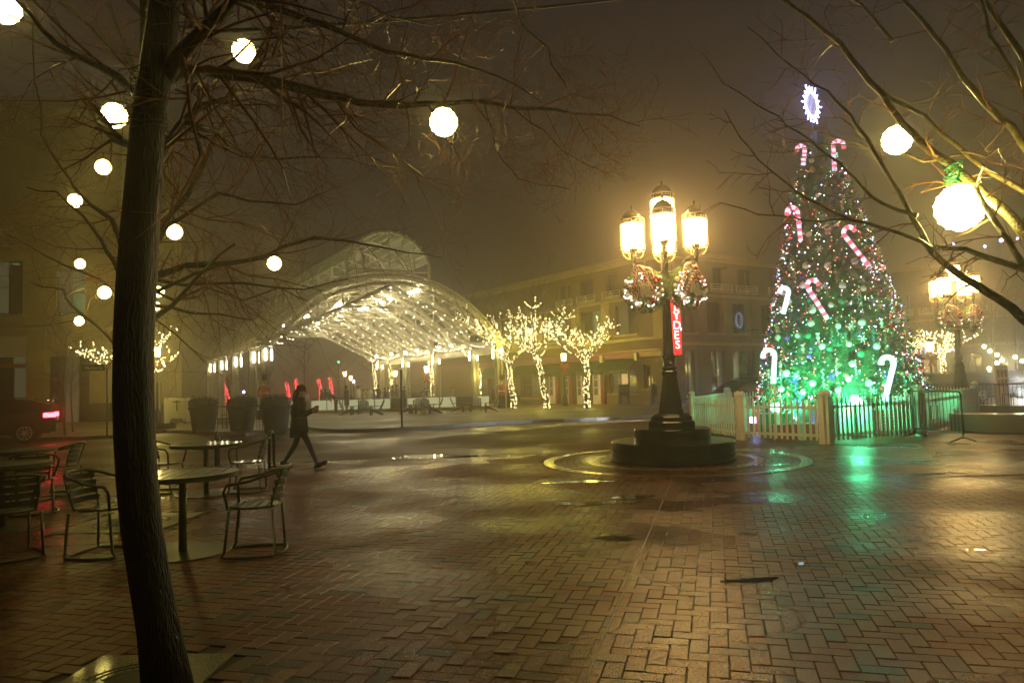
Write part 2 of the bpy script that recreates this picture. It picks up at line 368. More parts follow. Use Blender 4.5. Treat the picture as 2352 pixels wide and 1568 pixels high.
mt['brickone'] = brickmat('paver_brick_single', True); mt['brickfield'] = brickmat('paver_brick_field', False)
def farbrick(name, c1, c2, mortar, rot, rough=(.2, .45), bs=.55):
    m = bpy.data.materials.new(name); m.use_nodes = True; nt = m.node_tree; b = nt.nodes['Principled BSDF']; N = nt.nodes.new; L = nt.links.new
    geo = N('ShaderNodeNewGeometry'); mp = N('ShaderNodeMapping'); mp.inputs['Rotation'].default_value = (0, 0, rot); L(geo.outputs['Position'], mp.inputs[0])
    bt = N('ShaderNodeTexBrick'); bt.inputs['Scale'].default_value = 1; bt.inputs['Brick Width'].default_value = .212; bt.inputs['Row Height'].default_value = .106
    bt.inputs['Mortar Size'].default_value = .006; bt.inputs['Color1'].default_value = (*c1, 1); bt.inputs['Color2'].default_value = (*c2, 1); bt.inputs['Mortar'].default_value = (*mortar, 1)
    L(mp.outputs[0], bt.inputs['Vector']); n2 = N('ShaderNodeTexNoise'); n2.inputs['Scale'].default_value = .35; n2.inputs['Detail'].default_value = 4; L(geo.outputs['Position'], n2.inputs['Vector'])
    mx = N('ShaderNodeMixRGB'); mx.blend_type = 'MULTIPLY'; mx.inputs[0].default_value = .6; L(bt.outputs[0], mx.inputs[1]); L(n2.outputs[0], mx.inputs[2]); L(mx.outputs[0], b.inputs['Base Color'])
    mr = N('ShaderNodeMapRange'); mr.inputs[1].default_value = .35; mr.inputs[2].default_value = .6; mr.inputs[3].default_value = rough[0]; mr.inputs[4].default_value = rough[1]
    L(n2.outputs[0], mr.inputs[0]); L(mr.outputs[0], b.inputs['Roughness'])
    bp = N('ShaderNodeBump'); bp.inputs['Strength'].default_value = bs; bp.inputs['Distance'].default_value = .006; bp.invert = True
    L(bt.outputs['Fac'], bp.inputs['Height'])
    n3 = N('ShaderNodeTexNoise'); n3.inputs['Scale'].default_value = 6; L(geo.outputs['Position'], n3.inputs['Vector'])
    bp2 = N('ShaderNodeBump'); bp2.inputs['Strength'].default_value = .3; bp2.inputs['Distance'].default_value = .02; L(n3.outputs[0], bp2.inputs['Height']); L(bp.outputs[0], bp2.inputs['Normal']); L(bp2.outputs[0], b.inputs['Normal'])
    return m
YAW = .275
mt['far'] = farbrick('far_brick_paving', (.16, .062, .011), (.20, .095, .018), (.05, .033, .008), YAW, (.30, .6))
mt['plaza2'] = farbrick('far_plaza_pavers', (.24, .18, .08), (.18, .135, .06), (.08, .06, .03), .5, (.35, .6), .3)
mt['water'] = M('puddle_water', (.01, .009, .006), .03, var=0, bump=.015, scale=1, bscale=8, spec=.6)

# ------------------------------------------------------------------ ground
LAMP = G(1546, 1055)          # centre of the lamp's stone base
TREE = AT(1932, 900, 20.5); TREE.z = 0
XT = (-20, 20)
trap = [(-2.6, 1.0), (2.6, 1.0), (13.2, 15.2), (-12.4, 15.2)]
big = [(-230, -60), (230, -60), (230, 230), (-230, 230)]
mb = MB(); mb.add([(x, y, -.0005) for x, y in trap]+[(x, y, -.0005) for x, y in big], [(4, 5, 1, 0), (5, 6, 2, 1), (6, 7, 3, 2), (7, 4, 0, 3)])
mb.build('ground', mt['far'], kind='structure')
paving = MB(); paving.add([(x, y, -.011) for x, y in trap], [(0, 1, 2, 3)])
mt['mortar'] = M('dark_wet_joint_sand', (.018, .014, .008), .55, var=.3, scale=20, bump=.1)
paving = paving.build('brick_paving', mt['mortar'], kind='structure')
def in_trap(x, y):
    if not 1.03 < y < 15.17: return False
    t = (y-1)/14.2
    return -2.6-9.8*t+.03 < x < 2.6+10.6*t-.03
GR1 = G(382, 1503); GR1.y -= .385; GR2 = G(303, 1199)     # tree grates
W = .106
ca, sa = math.cos(-YAW), math.sin(-YAW)
bricks = []; cutb = []
_j = G(1400, 1432); JX = _j.x*ca+_j.y*sa       # the straight control joint runs along this line
for j in range(-60, 200):
    for i in range(-160, 160):
        k = (i-j) % 4
        if k == 0: cx, cy_, hz = (i+1)*W, (j+.5)*W, 1
        elif k == 3: cx, cy_, hz = (i+.5)*W, (j+1)*W, 0
        else: continue
        x = cx*ca-cy_*sa; y = cx*sa+cy_*ca
        if not in_trap(x, y): continue
        if (x-LAMP.x)**2+(y-LAMP.y)**2 < 2.42**2: continue
        if abs(x-GR1.x) < .44 and abs(y-GR1.y) < .44: continue
        if abs(x-GR2.x) < .66 and abs(y-GR2.y) < .66: continue
        bricks.append((x, y, hz)) if not (cx-(W if hz else W/2) < JX < cx+(W if hz else W/2)) else cutb.append((cx, cy_, hz))
rnd.shuffle(bricks)
def vis(b):
    if b[1] < 1.4: return False
    p = pix((b[0], b[1], 0)); return -10 < p[0] < 2362 and p[1] < 1590
bricks.sort(key=lambda b: (0 if vis(b) else 1, b[1]))
singles, field = bricks[:300], bricks[300:]
h0 = (2*W-.005)/2; w0 = (W-.005)/2
def brick_verts(x, y, hz, dz, tx, ty):
    a, b_ = (h0, w0) if hz else (w0, h0); bev = .004; vs = []
    for (sx, sy, ins, z) in [(-1, -1, 0, -.011), (1, -1, 0, -.011), (1, 1, 0, -.011), (-1, 1, 0, -.011), (-1, -1, 0, -.004), (1, -1, 0, -.004), (1, 1, 0, -.004), (-1, 1, 0, -.004), (-1, -1, 1, 0), (1, -1, 1, 0), (1, 1, 1, 0), (-1, 1, 1, 0)]:
        lx = sx*(a-bev*ins); ly = sy*(b_-bev*ins)
        zz = z if z == -.011 else z+dz+tx*lx+ty*ly
        vs.append((x+lx*ca-ly*sa, y+lx*sa+ly*ca, zz))
    return vs
BF = [(0, 1, 5, 4), (1, 2, 6, 5), (2, 3, 7, 6), (3, 0, 4, 7), (4, 5, 9, 8), (5, 6, 10, 9), (6, 7, 11, 10), (7, 4, 8, 11), (8, 9, 10, 11)]
bm_ = {}
for hz in (0, 1):
    for q in range(4):
        r = random.Random(q+10*hz); m = MB(); m.add(brick_verts(0, 0, hz, r.uniform(-.0022, .0010), r.uniform(-.018, .018), r.uniform(-.018, .018)), BF)
        me = bpy.data.meshes.new('brick'); me.from_pydata(m.v, [], m.f); me.materials.append(mt['brickone']); bm_[hz, q] = me
for n, (x, y, hz) in enumerate(singles):
    link('brick', bm_[hz, rnd.randrange(4)], paving, (x, y, 0))
m = MB(); tint = []
for x, y, hz in field:
    m.add(brick_verts(x, y, hz, rnd.uniform(-.0022, .0010), rnd.uniform(-.014, .014), rnd.uniform(-.014, .014)), BF); tint += [rnd.random()]*9
for cx, cy_, hz in cutb:
    ex = (2*W if hz else W)/2; ey = (W if hz else 2*W)/2-.0025
    for xa, xb in ((cx-ex+.0025, JX-.007), (JX+.007, cx+ex-.0025)):
        if xb-xa < .012: continue
        dz = rnd.uniform(-.002, .001); P = [(xa, cy_-ey), (xb, cy_-ey), (xb, cy_+ey), (xa, cy_+ey)]; P = [(a*ca-b*sa, a*sa+b*ca) for a, b in P]
        m.prism(P, -.011, dz); tint += [rnd.random()]*6
o = m.build('brick_field', mt['brickfield'], paving, kind='stuff')
at = o.data.attributes.new('tint', 'FLOAT', 'FACE'); at.data.foreach_set('value', tint)
js = MB(); a_, b_ = (JX, 2.6), (JX, 10.4)
for k in range(26):
    y0 = 1.0+k*.42; P = [(JX-.0045, y0), (JX+.0045, y0), (JX+.0045, y0+.41), (JX-.0045, y0+.41)]; P = [(a*ca-b*sa, a*sa+b*ca) for a, b in P]
    if all(in_trap(*p) and math.hypot(p[0]-LAMP.x, p[1]-LAMP.y) > 2.42 for p in P): MB().prism(P, -.0105, rnd.uniform(-.003, .0005)).build('joint_strip', mt['greymetal'], paving)
# round paving about the lamp
disc = MB(); disc.lathe([(2.41, -.01), (2.41, -.003)], 72, (LAMP.x, LAMP.y, 0)); disc = disc.build('round_paving', mt['mortar'], kind='structure')
def arcseg(r0, r1, a0, a1, z0, z1, n=5):
    P = [(r0*math.cos(a0+(a1-a0)*i/n), r0*math.sin(a0+(a1-a0)*i/n)) for i in range(n+1)]
    Q = [(r1*math.cos(a0+(a1-a0)*i/n), r1*math.sin(a0+(a1-a0)*i/n)) for i in range(n+1)]
    return P+Q[::-1]
mt['band'] = M('pale_granite_band', (.24, .20, .12), .22, var=.35, scale=90, bump=.1, coat=.3)
for r0, r1, cnt in ((2.21, 2.40, 24), (1.43, 1.61, 16)):
    s = MB(); s.prism(arcseg(r0, r1, .004, 2*PI/cnt-.004, 0, 0), -.009, .002); me = None
    for q in range(cnt):
        if me is None: o = s.build('band_stone', mt['band'], disc, loc=(LAMP.x, LAMP.y, 0)); me = o.data
        else: link('band_stone', me, disc, (LAMP.x, LAMP.y, 0), q*2*PI/cnt)
ringb = MB(); tint = []
for r0 in [1.14+.105*i for i in range(3)]+[1.62+.118*i for i in range(5)]:
    cnt = int(2*PI*r0/.21); st = rnd.random()
    for q in range(cnt):
        a0 = (q+st)*2*PI/cnt; ringb.prism(arcseg(r0+.003, r0+.10, a0+.004, a0+2*PI/cnt-.004, 0, 0, 1), -.009, rnd.uniform(-.001, .001)); tint += [rnd.random()]*6
for i in range(len(ringb.v)): ringb.v[i] = (ringb.v[i][0]+LAMP.x, ringb.v[i][1]+LAMP.y, ringb.v[i][2])
o = ringb.build('ring_bricks', mt['brickfield'], disc, kind='stuff'); at = o.data.attributes.new('tint', 'FLOAT', 'FACE'); at.data.foreach_set('value', tint)
# puddles
def puddle(px, py, rx, ry, seed, elong=None):
    c = G(px, py); r = random.Random(seed); n = 44; P = []
    ph = [r.uniform(0, 6.28) for _ in range(5)]
    for k in range(n):
        a = 2*PI*k/n; q = 1+.25*math.sin(2*a+ph[0])+.18*math.sin(3*a+ph[1])+.12*math.sin(5*a+ph[2])+.08*math.sin(9*a+ph[3])
        P.append((c.x+rx*q*math.cos(a), c.y+ry*q*math.sin(a)))
    MB().prism(P, -.004, .0022).build('puddle', mt['water'], kind='structure')
for a in ((1728, 1332, .17, .07, 1), (1838, 1294, .05, .04, 2), (1330, 1106, .40, .14, 3), (1360, 1155, .42, .16, 4), (1410, 1235, .22, .08, 5), (1448, 1142, .35, .1, 6), (2160, 1087, .3, .06, 7), (2260, 1092, .5, .07, 8), (1742, 1068, .5, .08, 9), (995, 1048, .9, .35, 10), (1100, 1047, .7, .2, 11), (2240, 1262, .06, .025, 12)):
    puddle(*a)
# far plaza with its kerb
kp = [G(560, 1003), G(640, 990), G(702, 985), G(739, 992), G(824, 994), G(1015, 984), G(1206, 971), G(1350, 968), G(1501, 958), G(1660, 945)]
kp = [(p.x, p.y) for p in kp]
# smooth kerb polyline
def smooth(P, it=2):
    for _ in range(it):
        Q = [P[0]]
        for a, b_ in zip(P, P[1:]): Q += [(a[0]*.75+b_[0]*.25, a[1]*.75+b_[1]*.25), (a[0]*.25+b_[0]*.75, a[1]*.25+b_[1]*.75)]
        P = Q+[P[-1]]
    return P
kp = smooth(kp)
poly = kp+[(16, 37.5), (9, 44), (2, 60), (-2, 90), (-60, 95), (-45, 50), (-28, 40)]
far_plaza = MB().prism([(p[0], p[1]+.16) for p in kp]+poly[len(kp):], -.05, .118).build('far_plaza', mt['plaza2'], kind='structure')
for a, b_ in list(zip(kp, kp[1:]))[2:]:
    A, B = Vector((*a, 0)), Vector((*b_, 0)); d = (B-A); L_ = d.length; d.normalize(); n = Vector((-d.y, d.x, 0))
    zt = .122
    MB().slab([A+d*.006, B-d*.006, B-d*.006+n*.17, A+d*.006+n*.17], (0, 0, zt)).build('kerb_stone', mt['kerb'], far_plaza)
# left pavement by the building
lp = [G(-80, 1014), G(200, 1009), G(262, 1006), G(330, 998), G(410, 990), G(405, 965), G(372, 945), G(330, 930)]
lp = [(p.x, p.y) for p in lp]+[(-26, 60), (-60, 60), (-60, lp[0].y if hasattr(lp[0], 'y') else 24)]
MB().prism(lp, -.05, .115).build('left_pavement', mt['plaza2'], kind='structure')
MB().prism([(p[0]*1.0, p[1]-.12) for p in lp[:6]]+[(p[0], p[1]+.02) for p in lp[:6]][::-1], -.05, .122).build('left_kerb', mt['kerb'], kind='structure')

# ------------------------------------------------------------------ haze
hz = MB(); hz.box((0, 85, 6.6), (470, 300, 15.6)); haze = hz.build('haze', M('x', (1, 1, 1), var=0, bump=0), kind='stuff')
hm = bpy.data.materials.new('night_mist'); hm.use_nodes = True; nt = hm.node_tree; nt.nodes.clear()
ho = nt.nodes.new('ShaderNodeOutputMaterial'); hv = nt.nodes.new('ShaderNodeVolumePrincipled')
hv.inputs['Density'].default_value = HAZE; hv.inputs['Color'].default_value = (.98, .92, .80, 1); hv.inputs['Anisotropy'].default_value = .84
nt.links.new(hv.outputs[0], ho.inputs['Volume']); haze.data.materials.clear(); haze.data.materials.append(hm)
try: hm.cycles.homogeneous_volume = True
except Exception: pass

# ------------------------------------------------------------------ buildings
def facade(root, P0, d, nrm, Ltot, H, ops, mat, z0=0, name='wall', depth=.25):
    """wall from P0 along unit d, outward normal nrm; ops = (s0,s1,z0,z1)"""
    ss = sorted({0, Ltot} | {o[0] for o in ops} | {o[1] for o in ops}); zs = sorted({z0, H} | {o[2] for o in ops} | {o[3] for o in ops})
    m = MB(); P = lambda s, z, k=0: (P0[0]+d[0]*s-nrm[0]*k, P0[1]+d[1]*s-nrm[1]*k, z)
    for a, b in zip(ss, ss[1:]):
        for c, e_ in zip(zs, zs[1:]):
            ms, mz = (a+b)/2, (c+e_)/2
            if any(o[0] < ms < o[1] and o[2] < mz < o[3] for o in ops): continue
            m.add([P(a, c), P(b, c), P(b, e_), P(a, e_)], [(0, 1, 2, 3)])
    for o in ops:
        a, b, c, e_ = o[:4]
        m.add([P(a, c), P(b, c), P(b, e_), P(a, e_), P(a, c, depth), P(b, c, depth), P(b, e_, depth), P(a, e_, depth)], [(0, 1, 5, 4), (1, 2, 6, 5), (2, 3, 7, 6), (3, 0, 4, 7)])
    return m.build(name, mat, root)
def fmat(P0, d, nrm):
    return Matrix(((d[0], nrm[0], 0, P0[0]), (d[1], nrm[1], 0, P0[1]), (0, 0, 1, 0), (0, 0, 0, 1)))
def window(root, F, s0, s1, z0, z1, nx, nz, pane, frame, name='window', sill=True, fw=.06, depth=.2):
    """frame with mullions, set back in its opening; the panes are its children"""
    m = MB(); y = -depth+.03
    m.box(((s0+s1)/2, y, z0+fw/2), (s1-s0, .07, fw), M=F); m.box(((s0+s1)/2, y, z1-fw/2), (s1-s0, .07, fw), M=F)
    m.box((s0+fw/2, y, (z0+z1)/2), (fw, .07, z1-z0-2*fw), M=F); m.box((s1-fw/2, y, (z0+z1)/2), (fw, .07, z1-z0-2*fw), M=F)
    dx = (s1-s0-2*fw)/nx; dz = (z1-z0-2*fw)/nz; b = fw*.7
    for i in range(1, nx): m.box((s0+fw+dx*i, y+.003, (z0+z1)/2), (b, .06, z1-z0-2*fw), M=F)
    for k in range(1, nz):
        for i in range(nx): m.box((s0+fw+dx*(i+.5), y-.004, z0+fw+dz*k), (dx-b, .05, b), M=F)
    w = m.build(name, frame, root)
    for i in range(nx):
        p = MB(); p.box((s0+fw+dx*(i+.5), y-.012, (z0+z1)/2), (dx-.01, .012, z1-z0-2*fw), M=F)
        p.build('pane', pane if not isinstance(pane, (list, tuple)) else pane[i % len(pane)], w)
    if sill: MB().box(((s0+s1)/2, .05, z0-.05), (s1-s0+.2, .14, .09), M=F).build('sill', mt['trim'], w)
    return w
def band(root, F, L_, z, h, out, mat, name='cornice', s0=0.0):
    return MB().box((s0+L_/2, out/2+.002, z), (L_, out, h), M=F).build(name, mat, root)

# --- corner building: face A runs back to the left from the corner, face B back to the right
CA = AT(1530, 900, 38.0); CA.z = 0
dA = Vector((-.553, .833, 0)); nA = Vector((-.833, -.553, 0)); dB = Vector((.84, .543, 0)); nB = Vector((.543, -.84, 0))
bl = thing('corner_building', 'three storey pale stone corner building with red shopfronts and green awnings behind the lit trees', 'building')
def pw(P0, d, px):    # distance along the face seen at pixel column px
    r = ray(px, 880); r = r.x/r.y
    return (r*P0.y-P0.x)/(d.x-r*d.y)
FA, FB = fmat(CA, dA, nA), fmat(CA, dB, nB)
LA, LB = pw(CA, dA, 1095)+6, pw(CA, dB, 2052)
HR = 8.35
opsA = []; winA = []
# first floor windows on face A  (px left, px right, storey, pane)
gl, dim, tl, lit = mt['glass'], mt['dimglass'], mt['tealglass'], mt['litglass']
for (a, b, z0, z1, pane) in [(1470, 1420, 4.05, 5.75, (gl, dim)), (1385, 1340, 4.05, 5.7, (tl, gl)), (1305, 1262, 4.05, 5.7, (tl, tl)), (1230, 1200, 4.05, 5.7, (tl, tl)), (1180, 1158, 4.05, 5.7, (dim, dim)), (1140, 1124, 4.05, 5.7, (dim, gl)),
                             (1500, 1450, 6.35, 7.6, (gl, gl)), (1428, 1400, 6.35, 7.6, (gl, gl)), (1370, 1340, 6.35, 7.6, (gl, gl)), (1318, 1292, 6.35, 7.6, (gl, gl))]:
    s0, s1 = pw(CA, dA, a), pw(CA, dA, b); opsA.append((s0, s1, z0, z1)); winA.append((s0, s1, z0, z1, pane))
grA = []
for (a, b, z0, z1, kind) in [(1500, 1480, 1.0, 2.3, 'shop'), (1462, 1400, .75, 2.2, 'shop2'), (1382, 1357, .05, 2.15, 'door'), (1340, 1320, .05, 2.15, 'door'), (1311, 1291, .05, 2.15, 'door'), (1276, 1256, .05, 2.15, 'door'), (1240, 1196, .5, 2.2, 'shop3'), (1178, 1158, .5, 2.2, 'shop3'), (1142, 1122, .5, 2.2, 'shop3')]:
    s0, s1 = pw(CA, dA, a), pw(CA, dA, b); opsA.append((s0, s1, z0, z1)); grA.append((s0, s1, z0, z1, kind))
facade(bl, CA, dA, nA, LA, HR, opsA, mt['stone2'])
for w_ in winA:
    window(bl, FA, *w_[:4], 2, 1, w_[4], mt['frame'])
for s0, s1, z0, z1, kind in grA:
    if kind == 'door':
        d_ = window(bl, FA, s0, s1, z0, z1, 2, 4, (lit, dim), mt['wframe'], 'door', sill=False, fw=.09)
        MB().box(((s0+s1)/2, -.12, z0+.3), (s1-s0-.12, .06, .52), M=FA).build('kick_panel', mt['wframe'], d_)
    elif kind == 'shop2':
        window(bl, FA, s0, s1, z0, z1, 3, 1, (dim, lit, dim), mt['redtrim'], fw=.12)
    else: window(bl, FA, s0, s1, z0, z1, 2, 2, (dim, gl), mt['redtrim'], fw=.1)
for a, b in [(1348, 1344), (1316, 1312), (1285, 1281), (1250, 1246), (1390, 1386)]:
    s = pw(CA, dA, (a+b)/2); MB().box((s, .08, 1.25), (.32, .16, 2.4), M=FA).build('pilaster', mt['redtrim'], bl)
band(bl, FA, LA, 2.86, .30, .22, mt['redtrim'], 'shop_fascia'); band(bl, FA, LA, 3.08, .09, .36, mt['redtrim'], 'fascia_moulding')
band(bl, FA, LA, 3.72, .14, .12, mt['trim'], 'string_course'); band(bl, FA, LA, 6.05, .14, .14, mt['trim'], 'string_course'); band(bl, FA, LA, HR-.12, .24, .30, mt['trim']); band(bl, FA, LA, HR-.32, .12, .16, mt['trim'])
# stone piers
for px in (1524, 1400-3, 1328, 1252-10, 1190-1, 1150):
    s = max(.3, pw(CA, dA, px)); MB().box((s, .05, 4.9), (.7, .11, 2.2), M=FA).build('stone_pier', mt['stone'], bl)
# awnings
def awning(root, F, s0, s1, z, out=.85, drop=.62):
    m = MB(); P = [Vector((s0, .01, z)), Vector((s0, out, z-drop)), Vector((s1, out, z-drop)), Vector((s1, .01, z))]
    m.slab([F @ p for p in P], (0, 0, -.03)); n = int((s1-s0)/.3)+1; w_ = (s1-s0)/n
    for i in range(n): m.box((s0+w_*(i+.5), out-.01, z-drop-.12), (w_-.03, .015, .2), M=F)
    return m.build('awning', mt['awning'], root)
for a, b in [(1465, 1396), (1345, 1318), (1388, 1352), (1314, 1252), (1244, 1192), (1182, 1120)]:
    awning(bl, FA, pw(CA, dA, a)-.1, pw(CA, dA, b)+.1, 2.68)
# balcony rails at the second floor
def balcony(root, F, s0, s1, z):
    m = MB()
    for k in (0, .14, .28, .42): m.box(((s0+s1)/2, .12, z+k), (s1-s0, .03, .03), M=F)
    n = max(2, int((s1-s0)/.9))
    for i in range(n+1): m.box((s0+(s1-s0)*i/n, .12, z+.21), (.035, .036, .44), M=F)
    m.tube([F @ Vector(((s0+s1)/2+.16*math.cos(t), .14, z+.21+.16*math.sin(t))) for t in [2*PI*i/12 for i in range(12)]], .015, 5, closed=True)
    return m.build('balcony_rail', mt['whitep'], root)
for w_ in winA:
    if w_[2] > 6: balcony(bl, FA, w_[0]-.25, w_[1]+.25, 6.2)
# wall lanterns on face A
for px in (1392, 1472):
    s = pw(CA, dA, px); m = MB(); m.box((s, .25, 2.75), (.2, .2, .42), M=FA); m.box((s, .1, 2.95), (.05, .3, .05), M=FA); m.build('wall_lantern', mt['whitep'], bl)
# face B
opsB = []; winB = []
for (a, b, z0, z1, pane, nn) in [(1542, 1552, 3.95, 5.75, (gl,), 1), (1572, 1604, 3.95, 5.75, (gl, gl), 2), (1631, 1665, 3.95, 5.75, (gl, gl), 2), (1690, 1721, 3.95, 5.75, (gl, mt['glass']), 2), (1756, 1790, 3.95, 5.75, (gl, gl), 2), (1830, 1862, 3.95, 5.75, (gl, gl), 2), (1905, 1940, 3.95, 5.75, (gl, gl), 2), (1975, 2005, 3.95, 5.75, (gl, dim), 2),
                                 (1572, 1605, 6.5, 7.75, (gl, gl), 2), (1648, 1680, 6.5, 7.75, (gl, gl), 2), (1706, 1738, 6.5, 7.75, (gl, gl), 2), (1780, 1812, 6.5, 7.75, (gl, gl), 2), (1860, 1890, 6.5, 7.75, (gl, gl), 2), (1930, 1960, 6.5, 7.75, (gl, gl), 2), (2050-4, 2052-3, 6.5, 7.75, (tl,), 1),
                                 (1576, 1598, .4, 3.0, (gl, dim), 2), (1636, 1668, .1, 3.0, (gl, dim), 2), (1680, 1730, .5, 3.0, (dim, gl), 2), (1756, 1800, .5, 3.0, (gl, dim), 2), (1840, 1880, .5, 3.0, (gl, gl), 2), (1920, 1960, .5, 3.0, (gl, gl), 2)]:
    s0, s1 = pw(CA, dB, a), pw(CA, dB, b)
    opsB.append((s0, s1, z0, z1)); winB.append((s0, s1, z0, z1, pane, nn))
facade(bl, CA, dB, nB, LB, HR, opsB, mt['stone3'])
for w_ in winB:
    window(bl, FB, *w_[:4], w_[5], 1 if w_[2] > 3 else 2, w_[4], mt['frame'])
    if w_[2] > 6: balcony(bl, FB, w_[0]-.3, w_[1]+.3, 6.3)
band(bl, FB, LB, 3.35, .16, .16, mt['trim'], 'string_course'); band(bl, FB, LB, 6.05, .12, .12, mt['trim'], 'string_course'); band(bl, FB, LB, HR-.12, .24, .30, mt['trim']); band(bl, FB, LB, HR-.32, .12, .16, mt['trim'])
for px in (1562, 1615, 1675, 1740, 1815, 1890, 1965):
    s = pw(CA, dB, px); MB().box((s, .05, 4.0), (.6, .1, 7.2), M=FB).build('stone_pier', mt['stone3'], bl)
# roof and back
e1 = CA+dA*LA; e2 = CA+dB*LB
MB().prism([(p.x, p.y) for p in (CA, e2, e2+dA*12, e1+dB*14, e1)], HR-.5, HR-.45).build('roof', mt['kerb'], bl)
m = MB()
for a, b in ((e2, e2+dA*12), (e1, e1+dB*14)): m.slab([a, b, b+Vector((0, 0, HR-.1)), a+Vector((0, 0, HR-.1))], (.02, .02, 0))
m.build('rear_wall', mt['stone3'], bl)
# blue lit wreath in a window
s = pw(CA, dB, 1708); wr_ = MB(); wr_.tube([FB @ Vector((s+.28*math.cos(t), -.1, 4.75+.42*math.sin(t))) for t in [2*PI*i/20 for i in range(20)]], .06, 6, closed=True)
tag(wr_.build('window_wreath', mt['blueglass']), 'blue lit ring wreath glowing in an upper window of the corner building', 'wreath')
# red blade sign with letters
sg = thing('blade_sign', 'tall red glowing vertical blade sign with white letters behind the front lamp post', 'sign')
SC = AT(1553, 750, 37.2); F = Matrix.Translation((SC.x, SC.y, 0)) @ Matrix.Rotation(.10, 4, 'Z')
MB().box((0, 0, 4.25), (.42, .22, 3.05), M=F).build('sign_box', mt['redsign'], sg)
MB().box((.0, .16, 4.25), (.10, .10, 3.2), M=F).build('mounting_post', mt['frame'], sg)
m = MB(); m.box((.0, .32, 5.5), (.06, .5, .06), M=F); m.box((.0, .32, 3.0), (.06, .5, .06), M=F); m.build('bracket', mt['frame'], sg)
def text(name, s, size, mat, loc, rot, parent=None, depth=.02, align='CENTER'):
    cu = bpy.data.curves.new('t', 'FONT'); cu.body = s; cu.size = size; cu.extrude = depth/2; cu.align_x = align; cu.align_y = 'CENTER'
    to = bpy.data.objects.new('t', cu); col.objects.link(to)
    dg = bpy.context.evaluated_depsgraph_get(); me = bpy.data.meshes.new_from_object(to.evaluated_get(dg)); bpy.data.objects.remove(to)
    me.materials.clear(); me.materials.append(mat)
    o = link(name, me, parent); o.matrix_local = Matrix.Translation(loc) @ Matrix.Rotation(rot, 4, 'Z') @ Matrix.Rotation(PI/2, 4, 'X'); return o
for i, ch in enumerate("CLYDE'S"):
    zz = [5.62, 5.18, 4.72, 4.22, 3.72, 3.85, 3.22][i]
    off = Vector((.22 if ch == "'" else (-.04 if i == 4 else 0), -.125, 0))
    p = F @ Vector((off.x, off.y, zz)); text('letter', ch, .60, mt['signletter'], p, .10, sg, .03)
# --- left building
LB0 = AT(-420, 900, 36.0); LB0.z = 0; LB1 = AT(278, 900, 39.0); LB1.z = 0
dL = (LB1-LB0); LL = dL.length; dL.normalize(); nL = Vector((dL.y, -dL.x, 0)); FL = fmat(LB0, dL, nL)
lb = thing('stone_building', 'tall dim yellow stone building with recessed shopfronts at the left edge, behind the parked car', 'building')
ops = []; ww = []
def ps(px): return pw(LB0, dL, px)
HL = 17.5
for (a, b, z0, z1, pane, nx) in [(-60, 64, 0.6, 3.85, (dim, gl, dim), 3), (107, 208, .05, 3.85, (gl, dim, gl), 3), (-20, 50, 5.95, 8.8, (dim, gl), 2), (128, 196, 5.95, 8.3, (dim, tl), 2), (-190, -100, .6, 3.85, (gl, gl), 2), (-190, -100, 5.95, 8.8, (gl, gl), 2),
                                 ]:
    s0, s1 = ps(a), ps(b); ops.append((s0, s1, z0, z1)); ww.append((s0, s1, z0, z1, nx, pane))
facade(lb, LB0, dL, nL, LL, HL, ops, mt['stone'], depth=.6)
for s0, s1, z0, z1, nx, pane in ww: window(lb, FL, s0, s1, z0, z1, nx, 2, pane, mt['frame'], sill=z0 > 3, depth=.55 if z0 < 3 else .25)
for z, h, o_ in ((5.1, .26, .3), (5.32, .12, .45), (9.55, .18, .25), (HL-.2, .5, .5)): band(lb, FL, LL, z, h, o_, mt['trim'])
for a, b in ((64, 107), (209, 262), (-100, -60)):
    s0, s1 = ps(a), ps(b); p_ = MB().box(((s0+s1)/2, .12, 2.5), (s1-s0, .24, 4.9), M=FL).build('pilaster', mt['stone'], lb)
    MB().box(((s0+s1)/2, .14, .55), (s1-s0+.1, .32, 1.1), M=FL).build('plinth', mt['granite'], p_)
MB().box(((ps(-60)+ps(64))/2, .1, 4.2), (ps(64)-ps(-60)-.05, .06, 1.1), M=FL).build('sign_panel', mt['whitep'], lb)
MB().box(((ps(107)+ps(208))/2, .1, 4.2), (ps(208)-ps(107)-.05, .06, 1.1), M=FL).build('sign_panel', mt['stone'], lb)
awn = MB().box(((ps(-60)+ps(64))/2, .2, 3.2), (ps(64)-ps(-60), .1, .22), M=FL).build('wood_fascia', mt['redtrim'], lb)
for px, z, w_ in ((36, 8.62, .3), (134, 8.0, .2), (178, 7.6, .5), (80, 1.3, .25), (100, 1.3, .3)):
    MB().box((ps(px), .02 if z > 3 else -.2, z), (w_, .05, .1), M=FL).build('ceiling_light', mt['tubelamp'] if z < 3 else mt['tealglass'], lb)
m = MB(); q = LB1+nL*0; m.slab([q, q-nL*14, q-nL*14+Vector((0, 0, HL)), q+Vector((0, 0, HL))], dL*-.3); m.build('side_wall', mt['stone'], lb)
MB().prism([(p.x, p.y) for p in (LB0, LB1, LB1-nL*14, LB0-nL*14)], HL-.1, HL-.02).build('roof', mt['kerb'], lb)
